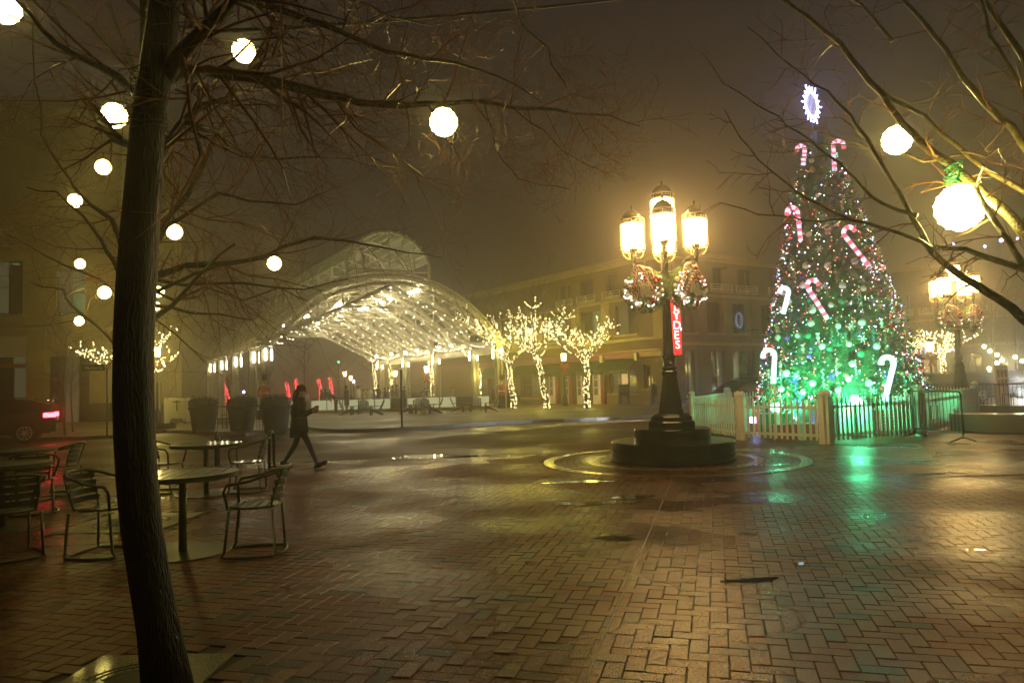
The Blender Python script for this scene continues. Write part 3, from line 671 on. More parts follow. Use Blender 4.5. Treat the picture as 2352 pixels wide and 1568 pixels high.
# --- far right building and tower
rb0 = AT(2040, 880, 50); rb0.z = 0; rb1 = AT(2470, 880, 44); rb1.z = 0; dR = rb1-rb0; LR = dR.length; dR.normalize(); nR = Vector((dR.y, -dR.x, 0)); FR = fmat(rb0, dR, nR)
rb = thing('shop_building', 'low pale shop building with lit doorway and blue lettering at the right', 'building')
ops = []; ww = []
for (a, b, z0, z1, pane, nx) in [(2098, 2150, .1, 2.3, (gl, lit), 2), (2152, 2168, .1, 2.3, (lit,), 1), (2185, 2200, .3, 2.3, (gl,), 1), (2226, 2262, .1, 2.6, (gl, gl), 2), (2300, 2340, .3, 2.4, (gl, dim), 2), (2060, 2076, 5.4, 6.8, (tl, tl), 2), (2092, 2104, 5.4, 6.8, (gl, mt['blueglass']), 2), (2126, 2150, 5.4, 6.8, (gl, gl), 2), (2190, 2215, 5.4, 6.8, (gl, gl), 2), (2250, 2275, 5.4, 6.8, (gl, gl), 2)]:
    s0, s1 = pw(rb0, dR, a), pw(rb0, dR, b); ops.append((s0, s1, z0, z1)); ww.append((s0, s1, z0, z1, nx, pane))
facade(rb, rb0, dR, nR, LR, 8.6, ops, mt['stone3'])
for s0, s1, z0, z1, nx, pane in ww:
    window(rb, FR, s0, s1, z0, z1, nx, 2 if z0 < 3 else 1, pane, mt['frame'])
    if z0 > 5: balcony(rb, FR, s0-.1, s1+.1, 5.3)
for z, h, o_ in ((3.1, .2, .25), (4.9, .12, .12), (8.5, .25, .3)): band(rb, FR, LR, z, h, o_, mt['trim'])
MB().prism([(p.x, p.y) for p in (rb0, rb1, rb1-nR*12, rb0-nR*12)], 8.3, 8.4).build('roof', mt['kerb'], rb)
text('lettering', "ATHLETA", .62, mt['bluesign'], FR @ Vector((pw(rb0, dR, 2148), .08, 2.85)), math.atan2(dR.y, dR.x), rb, .05)
tw = thing('office_tower', 'tall faint tower with few lit windows far off in the mist', 'tower')
t0 = AT(2215, 880, 88); t0.z = 0; t1 = AT(2560, 880, 78); t1.z = 0; dT = t1-t0; LT = dT.length; dT.normalize(); nT = Vector((dT.y, -dT.x, 0)); FT = fmat(t0, dT, nT)
r = random.Random(4); ops = []
for k in range(3, 8):
    for i in range(7):
        s0 = .8+i*LT/7.2; ops.append((s0, s0+1.5, k*2.05, k*2.05+1.3))
ops = [o for o in ops if o[1] < LT and o[3] < 14.0]
facade(tw, t0, dT, nT, LT, 14.2, ops, mt['stone3'])
for o_ in ops: window(tw, FT, *o_[:4], 1, 1, (mt['tealglass'] if r.random() < .14 else gl,), mt['frame'], sill=False)
m = MB(); m.slab([t0, t0-nT*10, t0-nT*10+Vector((0, 0, 14.1)), t0+Vector((0, 0, 14.1))], dT*.3); m.build('side_wall', mt['stone3'], tw)
for i, (px, py) in enumerate(((2300, 552), (2262, 566), (2125, 562), (2337, 548), (2190, 560))):
    p = AT(px, py, 76); o = MB().sphere((0, 0, 0), .12 if i else .2, 8, 6).build('roof_light', mt['led'], loc=p)
    tag(o, ['brightest small blue-white light high in the mist at the right', 'small blue-white light second brightest row high at the right', 'faint blue-white light high left of the second lamp post', 'blue-white light high at the right edge', 'faint blue-white light high right above the second lamp post'][i], 'light')
    mm = MB().tube([(0, 0, -p.z), (0, 0, -.1)], .05, 6).build('mast', mt['blackmetal'], o)

# ------------------------------------------------------------------ pavilion
pv = thing('ice_rink_pavilion', 'large arched glass roofed pavilion strung with lights over the ice rink', 'pavilion', (-12.45, 36.0, 0), PI/6)
WP, DP, EH = 13.4, 22.4, 3.93
RA = 7.97; zc = 7.6-RA
def arch(s, off=0):   # height of the main arch at s
    R = RA+off; x = s-WP/2
    return zc+math.sqrt(max(0, R*R-x*x))
NA = 22
a_end = math.asin((WP/2)/RA)
def apt(t, off=0):    # t -1..1
    a = a_end*t; return WP/2+(RA+off)*math.sin(a), zc+(RA+off)*math.cos(a)
frames_v = [0, 3.1, 6.0, 8.9, 11.75, 14.6, 17.6, 20.4, 22.4]
def wbeam(m, a, b, w, h=None):
    a, b = Vector(a), Vector(b); m.tube([a, b], (w*.62), 4)
tr = MB()
out = [apt(-1+2*i/NA) for i in range(NA+1)]; inn = [apt(-1+2*i/NA, -.42) for i in range(NA+1)]
tr.tube([(s, 0, z) for s, z in out], .15, 6); tr.tube([(s, 0, z) for s, z in inn], .10, 6)
for i in range(0, NA, 1): tr.tube([(out[i][0], 0, out[i][1]), (inn[i+(i % 2)][0], 0, inn[i+(i % 2)][1])], .03, 4)
apx = (WP/2, 7.05)
for sg_ in (0, 1):
    fx = (lambda s: s) if not sg_ else (lambda s: WP-s)
    def V(s, z): return Vector((fx(s), 0, z))
    A_, B_ = V(.1, EH), V(*apx); tr.tube([A_, B_], .13, 6)
    n = 5
    for i in range(1, n):
        s_ = .1+(apx[0]-.1)*i/n; z_ = EH+(apx[1]-EH)*i/n
        tr.tube([V(s_, z_), V(s_, arch(s_)-.05)], .045, 5)
        if i < n-1:
            s2 = .1+(apx[0]-.1)*(i+1)/n; tr.tube([V(s_, z_), V(s2, arch(s2)-.4)], .035, 5)
    tr.tube([V(.1+(apx[0]-.1)*.62, EH+(apx[1]-EH)*.62), V(fx(fx(apx[0]))-.0, EH+(apx[1]-EH)*.62) if 0 else V(apx[0], EH+(apx[1]-EH)*.62)], .05, 5)
me_t = None
for v_ in frames_v:
    if me_t is None: o = tr.build('arch_truss', mt['pavframe'], pv, loc=(0, v_, 0)); me_t = o.data
    else: link('arch_truss', me_t, pv, (0, v_, 0))
# purlins
pm = None
for i in range(0, NA+1):
    s_, z_ = apt(-1+2*i/NA, .16)
    if abs(s_-WP/2) < 2.3: continue
    if pm is None: o = MB().tube([(0, 0, 0), (0, DP, 0)], .05, 6).build('purlin', mt['pavframe'], pv, loc=(s_, 0, z_)); pm = o.data
    else: link('purlin', pm, pv, (s_, 0, z_))
# outer curved ribs (between trusses) and glass panels
rib = MB().tube([(s, 0, z) for s, z in [apt(-1+2*i/NA, .26) for i in range(NA+1)]], .045, 5); rm = None
allv = []
for a, b in zip(frames_v, frames_v[1:]): allv += [a, (a+b)/2]
allv.append(frames_v[-1])
for v_ in allv:
    if rm is None: o = rib.build('roof_rib', mt['pavframe'], pv, loc=(0, v_, 0)); rm = o.data
    else: link('roof_rib', rm, pv, (0, v_, 0))
for i in range(NA):
    t0_, t1_ = -1+2*i/NA, -1+2*(i+1)/NA
    (s0, z0), (s1, z1) = apt(t0_, .2), apt(t1_, .2)
    if abs((s0+s1)/2-WP/2) < 2.2: continue
    for a, b in zip(frames_v, frames_v[1:]):
        MB().slab([(s0, a+.04, z0+.01), (s1, a+.04, z1-.01), (s1, b-.04, z1-.01), (s0, b-.04, z0+.01)], (0, 0, .025)).build('roof_panel', mt['roofglass'], pv)
# raised monitor vault
MW = 4.76; MR = 2.5; mz0 = 7.25
def mpt(t):
    a = t*1.25; return WP/2+MR*math.sin(a), mz0+MR*math.cos(a)-.05+(.35)
mon = MB(); mon.tube([(mpt(-1)[0], 0, 7.0)]+[(mpt(-1+2*i/12)[0], 0, mpt(-1+2*i/12)[1]) for i in range(13)]+[(mpt(1)[0], 0, 7.0)], .085, 6)
mon.tube([(mpt(-1)[0], 0, 7.9), (mpt(1)[0], 0, 7.9)], .06, 5)
for s_ in (-.5, 0, .5): mon.tube([(mpt(s_)[0], 0, 7.6), (mpt(s_)[0], 0, mpt(s_)[1])], .04, 5)
mon.tube([(mpt(-.5)[0], 0, 7.7), (mpt(0)[0], 0, 8.8), (mpt(.5)[0], 0, 7.7)], .035, 5)
mmh = None
for v_ in frames_v:
    if mmh is None: o = mon.build('monitor_arch', mt['pavframe'], pv, loc=(0, v_, 0)); mmh = o.data
    else: link('monitor_arch', mmh, pv, (0, v_, 0))
for i in range(0, 12):
    (s0, z0), (s1, z1) = mpt(-1+2*i/12), mpt(-1+2*(i+1)/12)
    MB().tube([(s0, -.25, z0+.07), (s0, DP+.2, z0+.07)], .04, 5).build('purlin', mt['pavframe'], pv)
    for a, b in zip(frames_v, frames_v[1:]):
        MB().slab([(s0, a+.04, z0+.1), (s1, a+.04, z1+.1), (s1, b-.04, z1+.1), (s0, b-.04, z0+.1)], (0, 0, .025)).build('roof_panel', mt['roofglass'], pv)
for s_ in (mpt(-1)[0], mpt(1)[0]):
    MB().tube([(s_, 0, 7.4), (s_, DP, 7.4)], .07, 5).build('purlin', mt['pavframe'], pv)
# eave beams, gutter brackets
for s_, sg_ in ((0, -1), (WP, 1)):
    m = MB(); m.box((s_, DP/2, EH+.02), (.3, DP+.3, .3)); m.box((s_+sg_*.28, DP/2, EH+.16), (.35, DP+.4, .12)); eb = m.build('eave_beam', mt['pavframe'], pv)
    for k in range(15): MB().box((s_+sg_*.30, .3+k*1.5, EH-.07), (.34, .34, .26)).build('eave_block', mt['pavframe'], eb)
# columns
cm = MB()
for dx in (-.13, .13):
    for dy in (-.13, .13): cm.box((dx, dy, 2.0), (.13, .13, 3.75))
cm.box((0, 0, 2.0), (.16, .16, 3.7)); cm.box((0, 0, .2), (.62, .62, .4)); cm.box((0, 0, 3.8), (.55, .55, .14)); cmesh = None
lm = MB(); lm.lathe([(.02, -.30), (.055, -.27), (.055, -.02), (.03, 0), (.055, .02), (.055, .27), (.02, .30)], 8); lmesh = None
for s_ in (0, WP):
    for v_ in (0.0, 3.1, 8.9, 14.6, 20.4):
        if cmesh is None: o = cm.build('column', mt['pavcol'], pv, loc=(s_, v_, 0)); cmesh = o.data
        else: o = link('column', cmesh, pv, (s_, v_, 0))
        for dy, dx in ((-.36, 0), (.0, .36 if s_ == 0 else -.36)):
            if lmesh is None: l = lm.build('column_lamp', mt['tubelamp'], o, loc=(dx, dy, 3.3)); lmesh = l.data
            else: l = link('column_lamp', lmesh, o, (dx, dy, 3.3))
# rolled canvas blinds on the right side
for a, b in ((.3, 2.8), (3.4, 8.6), (9.2, 14.3), (14.9, 20.1)):
    m = MB(); n = 10
    rings = []
    for i in range(n+1):
        t = i/n; sag = .12*math.sin(PI*t)+.03*math.sin(9*t)
        y = a+(b-a)*t; rings.append([(WP-.1+.17*math.cos(q), y, EH-.34-sag+.22*math.sin(q)) for q in [2*PI*k/8 for k in range(8)]])
    m.loft(rings); m.build('rolled_blind', mt['canvas'], pv)
# speakers and downlights on the right eave
for v_ in (2.0, 7.5, 12.5): MB().box((WP-.55, v_, EH+.35), (.32, .4, .3), .3).build('speaker', mt['speaker'], pv)
# flood bars : five groups of five lamps under the roof
fb = MB().lathe([(.03, -.06), (.095, -.05), (.11, .0), (.08, .05), (.03, .07)], 10); fm = None
for g, v_ in enumerate((.8, 5.0, 9.6, 14.8, 20.5)):
    br = MB().box((0, 0, .12), (.08, 2.0, .06)).build('light_bar', mt['pavframe'], pv, loc=(8.35, v_, 6.85))
    for k in range(5):
        if fm is None: o = fb.build('floodlight', mt['flood'], br, loc=(0, -.8+.4*k, 0)); fm = o.data
        else: link('floodlight', fm, br, (0, -.8+.4*k, 0))
for v_ in (3.0, 10.2, 17.6):
    br = MB().box((0, 0, .12), (.08, 1.0, .06)).build('light_bar', mt['pavframe'], pv, loc=(4.7, v_, 6.3))
    for k in range(3): link('floodlight', fm, br, (0, -.35+.35*k, 0))
for px_s, v_ in ((WP-.9, 6.6), (WP-.9, 4.6), (WP-.9, 10.4), (WP-.9, 12.6), (WP-.9, 15.5), (WP-.9, 19.0)):
    link('floodlight', fm, pv, (px_s, v_, EH+.1))
# string lights
sl = MB(); r = random.Random(3); BR = .022
def bulbs(m, a, b, step, sag=0., R=BR, jit=.03, mi=0):
    a, b = Vector(a), Vector(b); n = max(2, int((b-a).length/step))
    for i in range(n+1):
        t = i/n; p = a.lerp(b, t); p.z -= sag*4*t*(1-t); m.octa((p.x+r.uniform(-jit, jit), p.y+r.uniform(-jit, jit), p.z+r.uniform(-jit, jit)), R, mi)
for v_ in frames_v[:-1]:
    for f_ in (lambda s: s, lambda s: WP-s):
        bulbs(sl, (f_(.3), v_-.12, EH+.05), (f_(apx[0]), v_-.12, apx[1]-.12), .55)
        bulbs(sl, (f_(.3), v_-.12, EH-.2), (f_(apx[0]*.62), v_-.12, EH+(apx[1]-EH)*.62-.25), .55, .25)
for i in range(12, NA):
    if i % 2: continue
    s_, z_ = apt(-1+2*i/NA, -.5); bulbs(sl, (s_, .3, z_), (s_, DP-.3, z_), 1.3, .1)
for k in range(6):
    v0, v1 = [0, 3.1, 8.9, 14.6, 20.4, 22.4][k:k+2] if k < 5 else (20.4, 22.4)
    bulbs(sl, (WP-.35, v0, EH+.1), (WP-.35, v1, EH+.1), .28, .25)
sl.build('string_lights', mt['bulbw'], pv, kind='stuff')
# ice and dasher boards
PA = Vector((-14.4, 41.6, 0)); PB = Vector((-1.35, 39.9, 0)); db = (PB-PA); LBd = db.length; db.normalize(); nb = Vector((-db.y, db.x, 0))
q1, q2 = pv.matrix_basis, None
MB().prism([(PA.x, PA.y+.3), (PB.x, PB.y+.3), (PB.x-10, PB.y+20), (PA.x-11, PA.y+17)], .08, .15).build('ice_surface', mt['ice'], kind='structure')
bd = thing('rink_barrier', 'long white panelled hockey barrier along the front edge of the ice rink', 'barrier')
FBd = fmat(PA, db, -nb); NP = 14
MB().box((LBd/2, .05, .18), (LBd, .5, .22), M=FBd).build('barrier_base', mt['concrete'], bd)
mt['litboard'] = bpy.data.materials.new('self_glowing_white_board'); mt['litboard'].use_nodes = True; nt = mt['litboard'].node_tree; nt.nodes.clear()
o_ = nt.nodes.new('ShaderNodeOutputMaterial'); x_ = nt.nodes.new('ShaderNodeMixShader'); e_ = nt.nodes.new('ShaderNodeEmission'); e_.inputs[0].default_value = (.80, .88, .60, 1); e_.inputs[1].default_value = .22; ad_ = nt.nodes.new('ShaderNodeAddShader'); a_ = nt.nodes.new('ShaderNodeBsdfTranslucent'); d_ = nt.nodes.new('ShaderNodeBsdfDiffuse')  # weak emission added to the translucent boards themselves to brighten them
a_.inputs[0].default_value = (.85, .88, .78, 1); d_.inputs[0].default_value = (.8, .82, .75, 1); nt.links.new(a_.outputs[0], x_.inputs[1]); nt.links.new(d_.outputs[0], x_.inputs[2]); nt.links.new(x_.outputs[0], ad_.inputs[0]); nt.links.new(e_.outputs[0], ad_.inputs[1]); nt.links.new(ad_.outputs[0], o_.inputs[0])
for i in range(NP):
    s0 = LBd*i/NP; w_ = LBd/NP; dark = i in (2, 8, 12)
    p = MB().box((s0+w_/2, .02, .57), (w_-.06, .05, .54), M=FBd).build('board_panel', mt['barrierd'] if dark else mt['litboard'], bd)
    MB().box((s0+.02, .03, .58), (.05, .09, .60), M=FBd).build('board_post', mt['greymetal'], bd)
MB().box((LBd/2, .03, .90), (LBd, .10, .05), M=FBd).build('top_rail', mt['greymetal'], bd)

# ------------------------------------------------------------------ grand street lamp
def grand_lamp(label, loc, rz, base=True):
    L = thing('street_lamp', label, 'street lamp', loc, rz)
    if base:
        a = MB().lathe([(1.10, 0), (1.13, .02), (1.13, .16), (1.125, .165), (1.13, .17), (1.13, .34), (1.11, .36), (.6, .36)], 40).build('stone_step', mt['granite'], L)
        MB().lathe([(.70, .361), (.70, .57), (.68, .59), (.4, .59)], 36).build('stone_step', mt['granite'], L)
        MB().lathe([(.45, .592), (.45, .70), (.43, .72), (.2, .72)], 8, ph=PI/8).build('plinth', mt['granite'], L)
    m = MB(); P = PI/8
    m.lathe([(.40, .722), (.40, .79), (.34, .84), (.25, .86), (.24, .88), (.135, 1.56), (.15, 1.58), (.15, 1.63), (.125, 1.66)], 8, ph=P)
    m.build('octagonal_base', mt['iron'], L)
    m = MB(); m.lathe([(.12, 1.655), (.14, 1.67), (.14, 1.70), (.105, 1.74), (.115, 1.86), (.135, 1.88), (.135, 1.91), (.10, 1.94)], 20)
    n = 16; rings = []   # fluted shaft
    for z, R in ((1.94, .098), (2.4, .086), (3.0, .073), (3.38, .064)):
        rings.append([((R*(1 if k % 2 else .88))*math.cos(2*PI*k/32), (R*(1 if k % 2 else .88))*math.sin(2*PI*k/32), z) for k in range(32)])
    m.loft(rings)
    m.lathe([(.07, 3.38), (.10, 3.40), (.10, 3.44), (.065, 3.47), (.05, 3.9), (.06, 4.3), (.09, 4.33), (.05, 4.36)], 16)
    m.build('post', mt['iron'], L, smooth=False)
    def lantern(x, y, z):
        lt = MB().lathe([(.10, .02), (.185, .03), (.20, .06), (.20, .50), (.185, .52)], 20).build('lantern_glass', mt['lantern'], L, loc=(x, y, z), smooth=False)
        c = MB()
        for zz, R in ((.0, .222), (.055, .222), (.50, .222), (.60, .222)):
            c.tube([(R*math.cos(2*PI*k/20), R*math.sin(2*PI*k/20), zz) for k in range(20)], .011, 5, closed=True)
        for k in range(8):
            a = 2*PI*k/8; c.tube([(.224*math.cos(a), .224*math.sin(a), 0), (.224*math.cos(a), .224*math.sin(a), .60)], .007, 4)
        for k in range(4):
            a = PI*k/2+.4; c.tube([(.222*math.cos(a)*f, .222*math.sin(a)*f, zz) for f, zz in ((1, 0), (.92, -.08), (.65, -.15), (.3, -.17), (.1, -.16))], .010, 5)
        c.build('cage', mt['brass'], lt)
        MB().lathe([(.20, .525), (.195, .60), (.17, .68), (.12, .74), (.06, .775), (.02, .79), (.022, .82), (.012, .86), (.002, .88)], 16).build('cap', mt['iron'], lt, smooth=True)
        MB().lathe([(.05, -.18), (.045, -.05), (.07, 0), (.09, .02)], 10).build('holder', mt['iron'], lt)
    for k in range(4):
        a = k*PI/2; cx, cy_ = math.cos(a), math.sin(a); R = .58
        am = MB()
        am.tube([(cx*r_, cy_*r_, z) for r_, z in ((.05, 3.50), (.15, 3.50), (.28, 3.60), (.40, 3.74), (.52, 3.80), (.58, 3.80))], .022, 6)
        am.tube([(cx*r_, cy_*r_, z) for r_, z in ((.05, 3.38), (.18, 3.40), (.30, 3.52), (.42, 3.66), (.56, 3.70))], .012, 5)
        am.lathe([(.01, 3.56), (.03, 3.60), (.022, 3.66), (.035, 3.72), (.035, 3.80), (.05, 3.84)], 8, (cx*R, cy_*R, 0))
        am.build('lamp_arm', mt['iron'], L)
        lantern(cx*R, cy_*R, 3.95)
    lantern(0, 0, 4.38)
    return L
lamp1 = grand_lamp('tall black street lamp with five glowing lanterns on a round dark stone base', (LAMP.x, LAMP.y, 0), -.21)
lp2 = AT(2206, 880, 23.4)
lamp2 = grand_lamp('second black five lantern street lamp, further back to the right of the Christmas tree', (lp2.x, lp2.y, 0), .5, base=False)
MB().lathe([(.55, 0), (.55, .5), (.5, .72), (.3, .721)], 24).build('stone_step', mt['granite'], lamp2)
# ------------------------------------------------------------------ wreaths
def cane(m, L_, r, hook, n=8, mi=0, segs=14):
    """candy cane centred on z, hook to +x"""
    pts = [(0, 0, -L_/2), (0, 0, 0), (0, 0, L_/2-hook)]
    pts += [(hook-hook*math.cos(t), 0, L_/2-hook+hook*math.sin(t)) for t in [PI*k/8 for k in range(1, 9)]]
    pts += [(2*hook, 0, L_/2-hook*1.5)]
    return m.tube(pts, r, n, mi)
def striped_cane(name, L_, r, hook, parent=None, c1='litcane', c2='litcaner', nst=13, thick=None):
    """a cane of alternating coloured lengths"""
    pts = [Vector((0, 0, -L_/2))]; K = 60; path = []
    straight = L_-hook; tot = straight+PI*hook+hook*.5
    def at(d):
        if d < straight: return Vector((0, 0, -L_/2+d))
        d -= straight
        if d < PI*hook: t = d/hook; return Vector((hook-hook*math.cos(t), 0, L_/2-hook+hook*math.sin(t)))
        return Vector((2*hook, 0, L_/2-hook-(d-PI*hook)))
    m = MB(); N = nst*4
    prev = None
    for k in range(nst):
        pp = [at(tot*(k+q/4)/nst) for q in range(5)]
        m.tube(pp, r, 10, mi=k % 2, cap=(k in (0, nst-1)))
    return m.build(name, [mt[c1], mt[c2]], parent, smooth=True)
def needles(m, c, d, L_, n, r, mi=0, wid=.012):
    for _ in range(n):
        t = r.random(); p = Vector(c)+Vector(d)*(L_*t)
        q = Vector((r.gauss(0, 1), r.gauss(0, 1), r.gauss(0, 1))).normalized()*(L_*.35)+Vector(d)*L_*.25
        s = q.cross(Vector((r.gauss(0, 1), r.gauss(0, 1), r.gauss(0, 1)))).normalized()*wid
        m.add([p-s, p+s, p+q+s*.4, p+q-s*.4], [(0, 1, 2, 3)], mi)
def wreath(label, loc, rz, R=.40, light=True):
    w = thing('wreath', label, 'wreath', loc, rz); r = random.Random(int(loc[0]*100)+5)
    m = MB()
    m.tube([(R*.60*math.cos(t), 0, R*.60*math.sin(t)) for t in [2*PI*k/28 for k in range(28)]], R*.27, 8, closed=True)
    for k in range(5200):
        t = r.random()*2*PI; b = r.random()*2*PI; rr = R*(.56+.42*math.cos(b)); y = R*.28*math.sin(b)
        p = Vector((rr*math.cos(t), y, rr*math.sin(t))); d = (p-Vector((R*.56*math.cos(t), -.05, R*.56*math.sin(t))))
        d = (d.normalized()+Vector((r.gauss(0, .4), r.gauss(0, .4), r.gauss(0, .4)))).normalized()*R*.16
        s = d.cross(Vector((r.random()-.5, r.random()-.5, r.random()-.5))).normalized()*.008
        m.add([p-s, p+s, p+d], [(0, 1, 2)])
    MB().lathe([(.02, -.03), (R*.55, -.02), (R*.55, .02), (.02, .03)], 20).build('wreath_backing', mt['wreathleaf'], w, loc=(0, .03, 0)).rotation_euler = (PI/2, 0, 0)
    m.build('wreath_foliage', mt['wreathleaf'], w)
    fr = -.28*R
    for i, (x, z, q, k) in enumerate([(-.78, .35, .085, 'ivory'), (-.48, .42, .07, 'ivory'), (-.62, .12, .10, 'candyswirl'), (-.9, .05, .07, 'ivory'), (-.7, -.22, .09, 'ivory'), (-.42, -.48, .10, 'ivory'), (-.22, -.3, .07, 'red'), (.62, -.28, .10, 'ivory'), (.42, -.42, .08, 'ivory'), (.18, -.5, .07, 'ivory'), (.55, .3, .09, 'red'), (.42, .45, .09, 'red'), (.68, .42, .08, 'red'), (.7, .02, .07, 'red'), (.35, -.62, .07, 'red'), (.62, -.55, .07, 'ivory'), (-.4, .15, .07, 'red'), (.8, -.1, .07, 'ivory'), (.0, -.62, .08, 'greenb')]):
        MB().sphere((x*R*1.05, fr-.03+r.uniform(-.02, .02), z*R*1.05+R*.02), q*R*1.35, 12, 8).build('bauble', mt[k], w, smooth=True)
    for x, z, a in ((-.10, .25, .5), (.25, .28, -.45), (-.42, .45, .15)):
        c = MB(); cane(c, R*1.35, R*.085, R*.17); o = c.build('candy_cane', mt['candy'], w, smooth=True, loc=(x*R, fr-.05, z*R)); o.rotation_euler = (0, a, 0)
    for k in range(26):
        t = r.random()*2*PI; rr_ = R*r.uniform(.45, .95); kk = r.choice(['ivory', 'red', 'red', 'gold', 'greenb', 'ivory'])
        MB().sphere((rr_*math.cos(t), fr-.01, rr_*math.sin(t)), R*r.uniform(.055, .09), 10, 7).build('bauble', mt[kk], w, smooth=True)
    # peppermint
    pm_ = MB().lathe([(.02*R, -.04*R), (.14*R, -.035*R), (.16*R, 0), (.14*R, .035*R), (.02*R, .04*R)], 16).build('peppermint', mt['candyswirl'], w, loc=(.35*R, fr-.05, -.5*R)); pm_.rotation_euler = (PI/2, 0, 0)
    # white ice skate boot with blade
    for x, z, mir in ((-.02, -.12, 1), (.22, -.2, 1)):
        s = R*.95
        bt = MB(); prof = [(-.10, .42), (.10, .42), (.12, .15), (.20, .05), (.36, -.03), (.40, -.12), (-.12, -.12), (-.14, .05), (-.10, .2)]
        bt.slab([(px_*s+x*R, fr-.09, pz*s+z*R) for px_, pz in prof], (0, .05*s*2, 0)); b_ = bt.build('skate_boot', mt['ivory'], w)
        bl_ = MB(); bl_.slab([(px_*s+x*R, fr-.075, pz*s+z*R) for px_, pz in [(-.16, -.24), (-.10, -.20), (-.06, -.20), (-.04, -.125), (.0, -.125), (.02, -.2), (.22, -.2), (.24, -.125), (.30, -.125), (.32, -.2), (.42, -.18), (.44, -.24)]], (0, .012, 0)); bl_.build('skate_blade', mt['chrome'], b_)
        lc = MB()
        for k in range(6): lc.box((x*R+.09*s+.01*k, fr-.098, z*R+.38*s-.05*s*k), (.10*s, .012, .012*s))
        lc.build('laces', mt['ctan'], b_)
        if light is False: break
    b = MB()
    for k in range(60 if light else 14):
        t = r.random()*2*PI; rr = R*(.55+.42*r.random()); b.octa((rr*math.cos(t), fr-.03-.03*r.random(), rr*math.sin(t)), .0085)
    b.build('wreath_lights', mt['bulbpk'], w, kind='stuff')
    return w
mt['bulbpk'] = M('violet_white_bulb', (1, .9, 1), .3, var=0, bump=0, es=30, ec=(1., .80, .80))
wl = AT(1482, 668, LAMP.y-.06); wreath('evergreen wreath with candy canes and ice skates, left of the post on the front lamp', wl, -.35)
wr_ = AT(1577, 663, LAMP.y-.06); wreath('evergreen wreath with candy canes and ice skate, right of the post on the front lamp', wr_, .45)
for px, rz, lb_ in ((2182, -.3, 'dark wreath left of the post on the second lamp at the right'), (2230, .35, 'dark wreath right of the post on the second lamp at the right')):
    p = AT(px, 732, lp2.y-.1); wreath(lb_, p, rz, .40, False)
for w_l, lx in ((wl, LAMP), (wr_, LAMP)):
    pass
for k_, (p, base) in enumerate(((wl, LAMP), (wr_, LAMP))):
    o = MB().tube([(p.x, p.y+.08, p.z), (base.x, base.y, p.z)], .012, 6).build('wreath_bracket', mt['iron'], lamp1)
    o.matrix_parent_inverse = lamp1.matrix_basis.inverted() if False else Matrix.Translation((-LAMP.x, -LAMP.y, 0))
    o.matrix_local = Matrix.Rotation(.21, 4, 'Z') @ Matrix.Translation((-LAMP.x, -LAMP.y, 0)); o.matrix_parent_inverse = Matrix.Identity(4)

# ------------------------------------------------------------------ christmas tree
LEAN = .036
ct = thing('christmas_tree', 'tall conical Christmas tree full of baubles and lights inside the white picket fence', 'christmas tree', (TREE.x, TREE.y, 0)); ct.rotation_euler = (0, -LEAN, 0)
prof = [(0.0, 2.25), (.3, 2.27), (.98, 2.17), (2.2, 1.85), (3.46, 1.58), (4.7, 1.27), (6.57, .82), (7.6, .50), (8.15, .36), (8.5, .15)]
def cr_(z):
    for (a, ra), (b, rb_) in zip(prof, prof[1:]):
        if a <= z <= b: return ra+(rb_-ra)*(z-a)/(b-a)
    return .05
MB().lathe([(.16, 0), (.13, 3), (.07, 6.5), (.03, 8.6)], 8).build('trunk', mt['bark'], ct)
MB().lathe([(r_*.80, z) for z, r_ in prof if z > .1], 28).build('inner_mass', mt['needle'], ct)
r = random.Random(11); m = MB()
nb_ = 4300
for k in range(nb_):
    z = 8.4*(1-math.sqrt(r.random()))*1.0+.05
    if z > 8.4: continue
    a = r.random()*2*PI; R = cr_(z)*r.uniform(.80, 1.06)+r.uniform(-.02, .05)
    d = Vector((math.cos(a), math.sin(a), r.uniform(-.5, .45))).normalized(); p = Vector((math.cos(a)*R*.9, math.sin(a)*R*.9, z))
    L_ = r.uniform(.16, .34)*(1-.4*z/8.4)
    needles(m, p, d, L_, 9, r, 0, .016)
m.build('foliage', mt['needle'], ct, kind='stuff')
# string bulbs
b = MB()
for k in range(2200):
    z = 8.35*(1-math.sqrt(r.random()))+.05; a = r.random()*2*PI; R = cr_(z)*r.uniform(.97, 1.06)+.03
    q = r.random(); b.octa((math.cos(a)*R, math.sin(a)*R, z), .010 if q < .3 else .0145, 0 if q < .14 else 1 if q < .32 else 2 if q < .60 else 3 if q < .82 else 4)
b.build('string_lights', [mt['bulbw'], mt['bulbp'], mt['bulbr'], mt['bulbg'], mt['led']], ct, kind='stuff')
# glittery streamers : spirals, icicles
for k in range(120):
    z = 7.6*(1-math.sqrt(r.random()))+.4; a = -PI/2+r.uniform(-1.7, 1.7); R = cr_(z)*1.04+.03
    s = MB(); n = 16; L_ = r.uniform(.25, .5)
    s.tube([(.025*math.cos(i*1.3), .025*math.sin(i*1.3), -L_*i/n) for i in range(n+1)], .011, 4)
    o = s.build('spiral_streamer', mt[r.choice(['teal', 'red', 'candy', 'candy', 'ivory', 'purple', 'gold', 'red'])], ct, loc=(math.cos(a)*R, math.sin(a)*R, z))
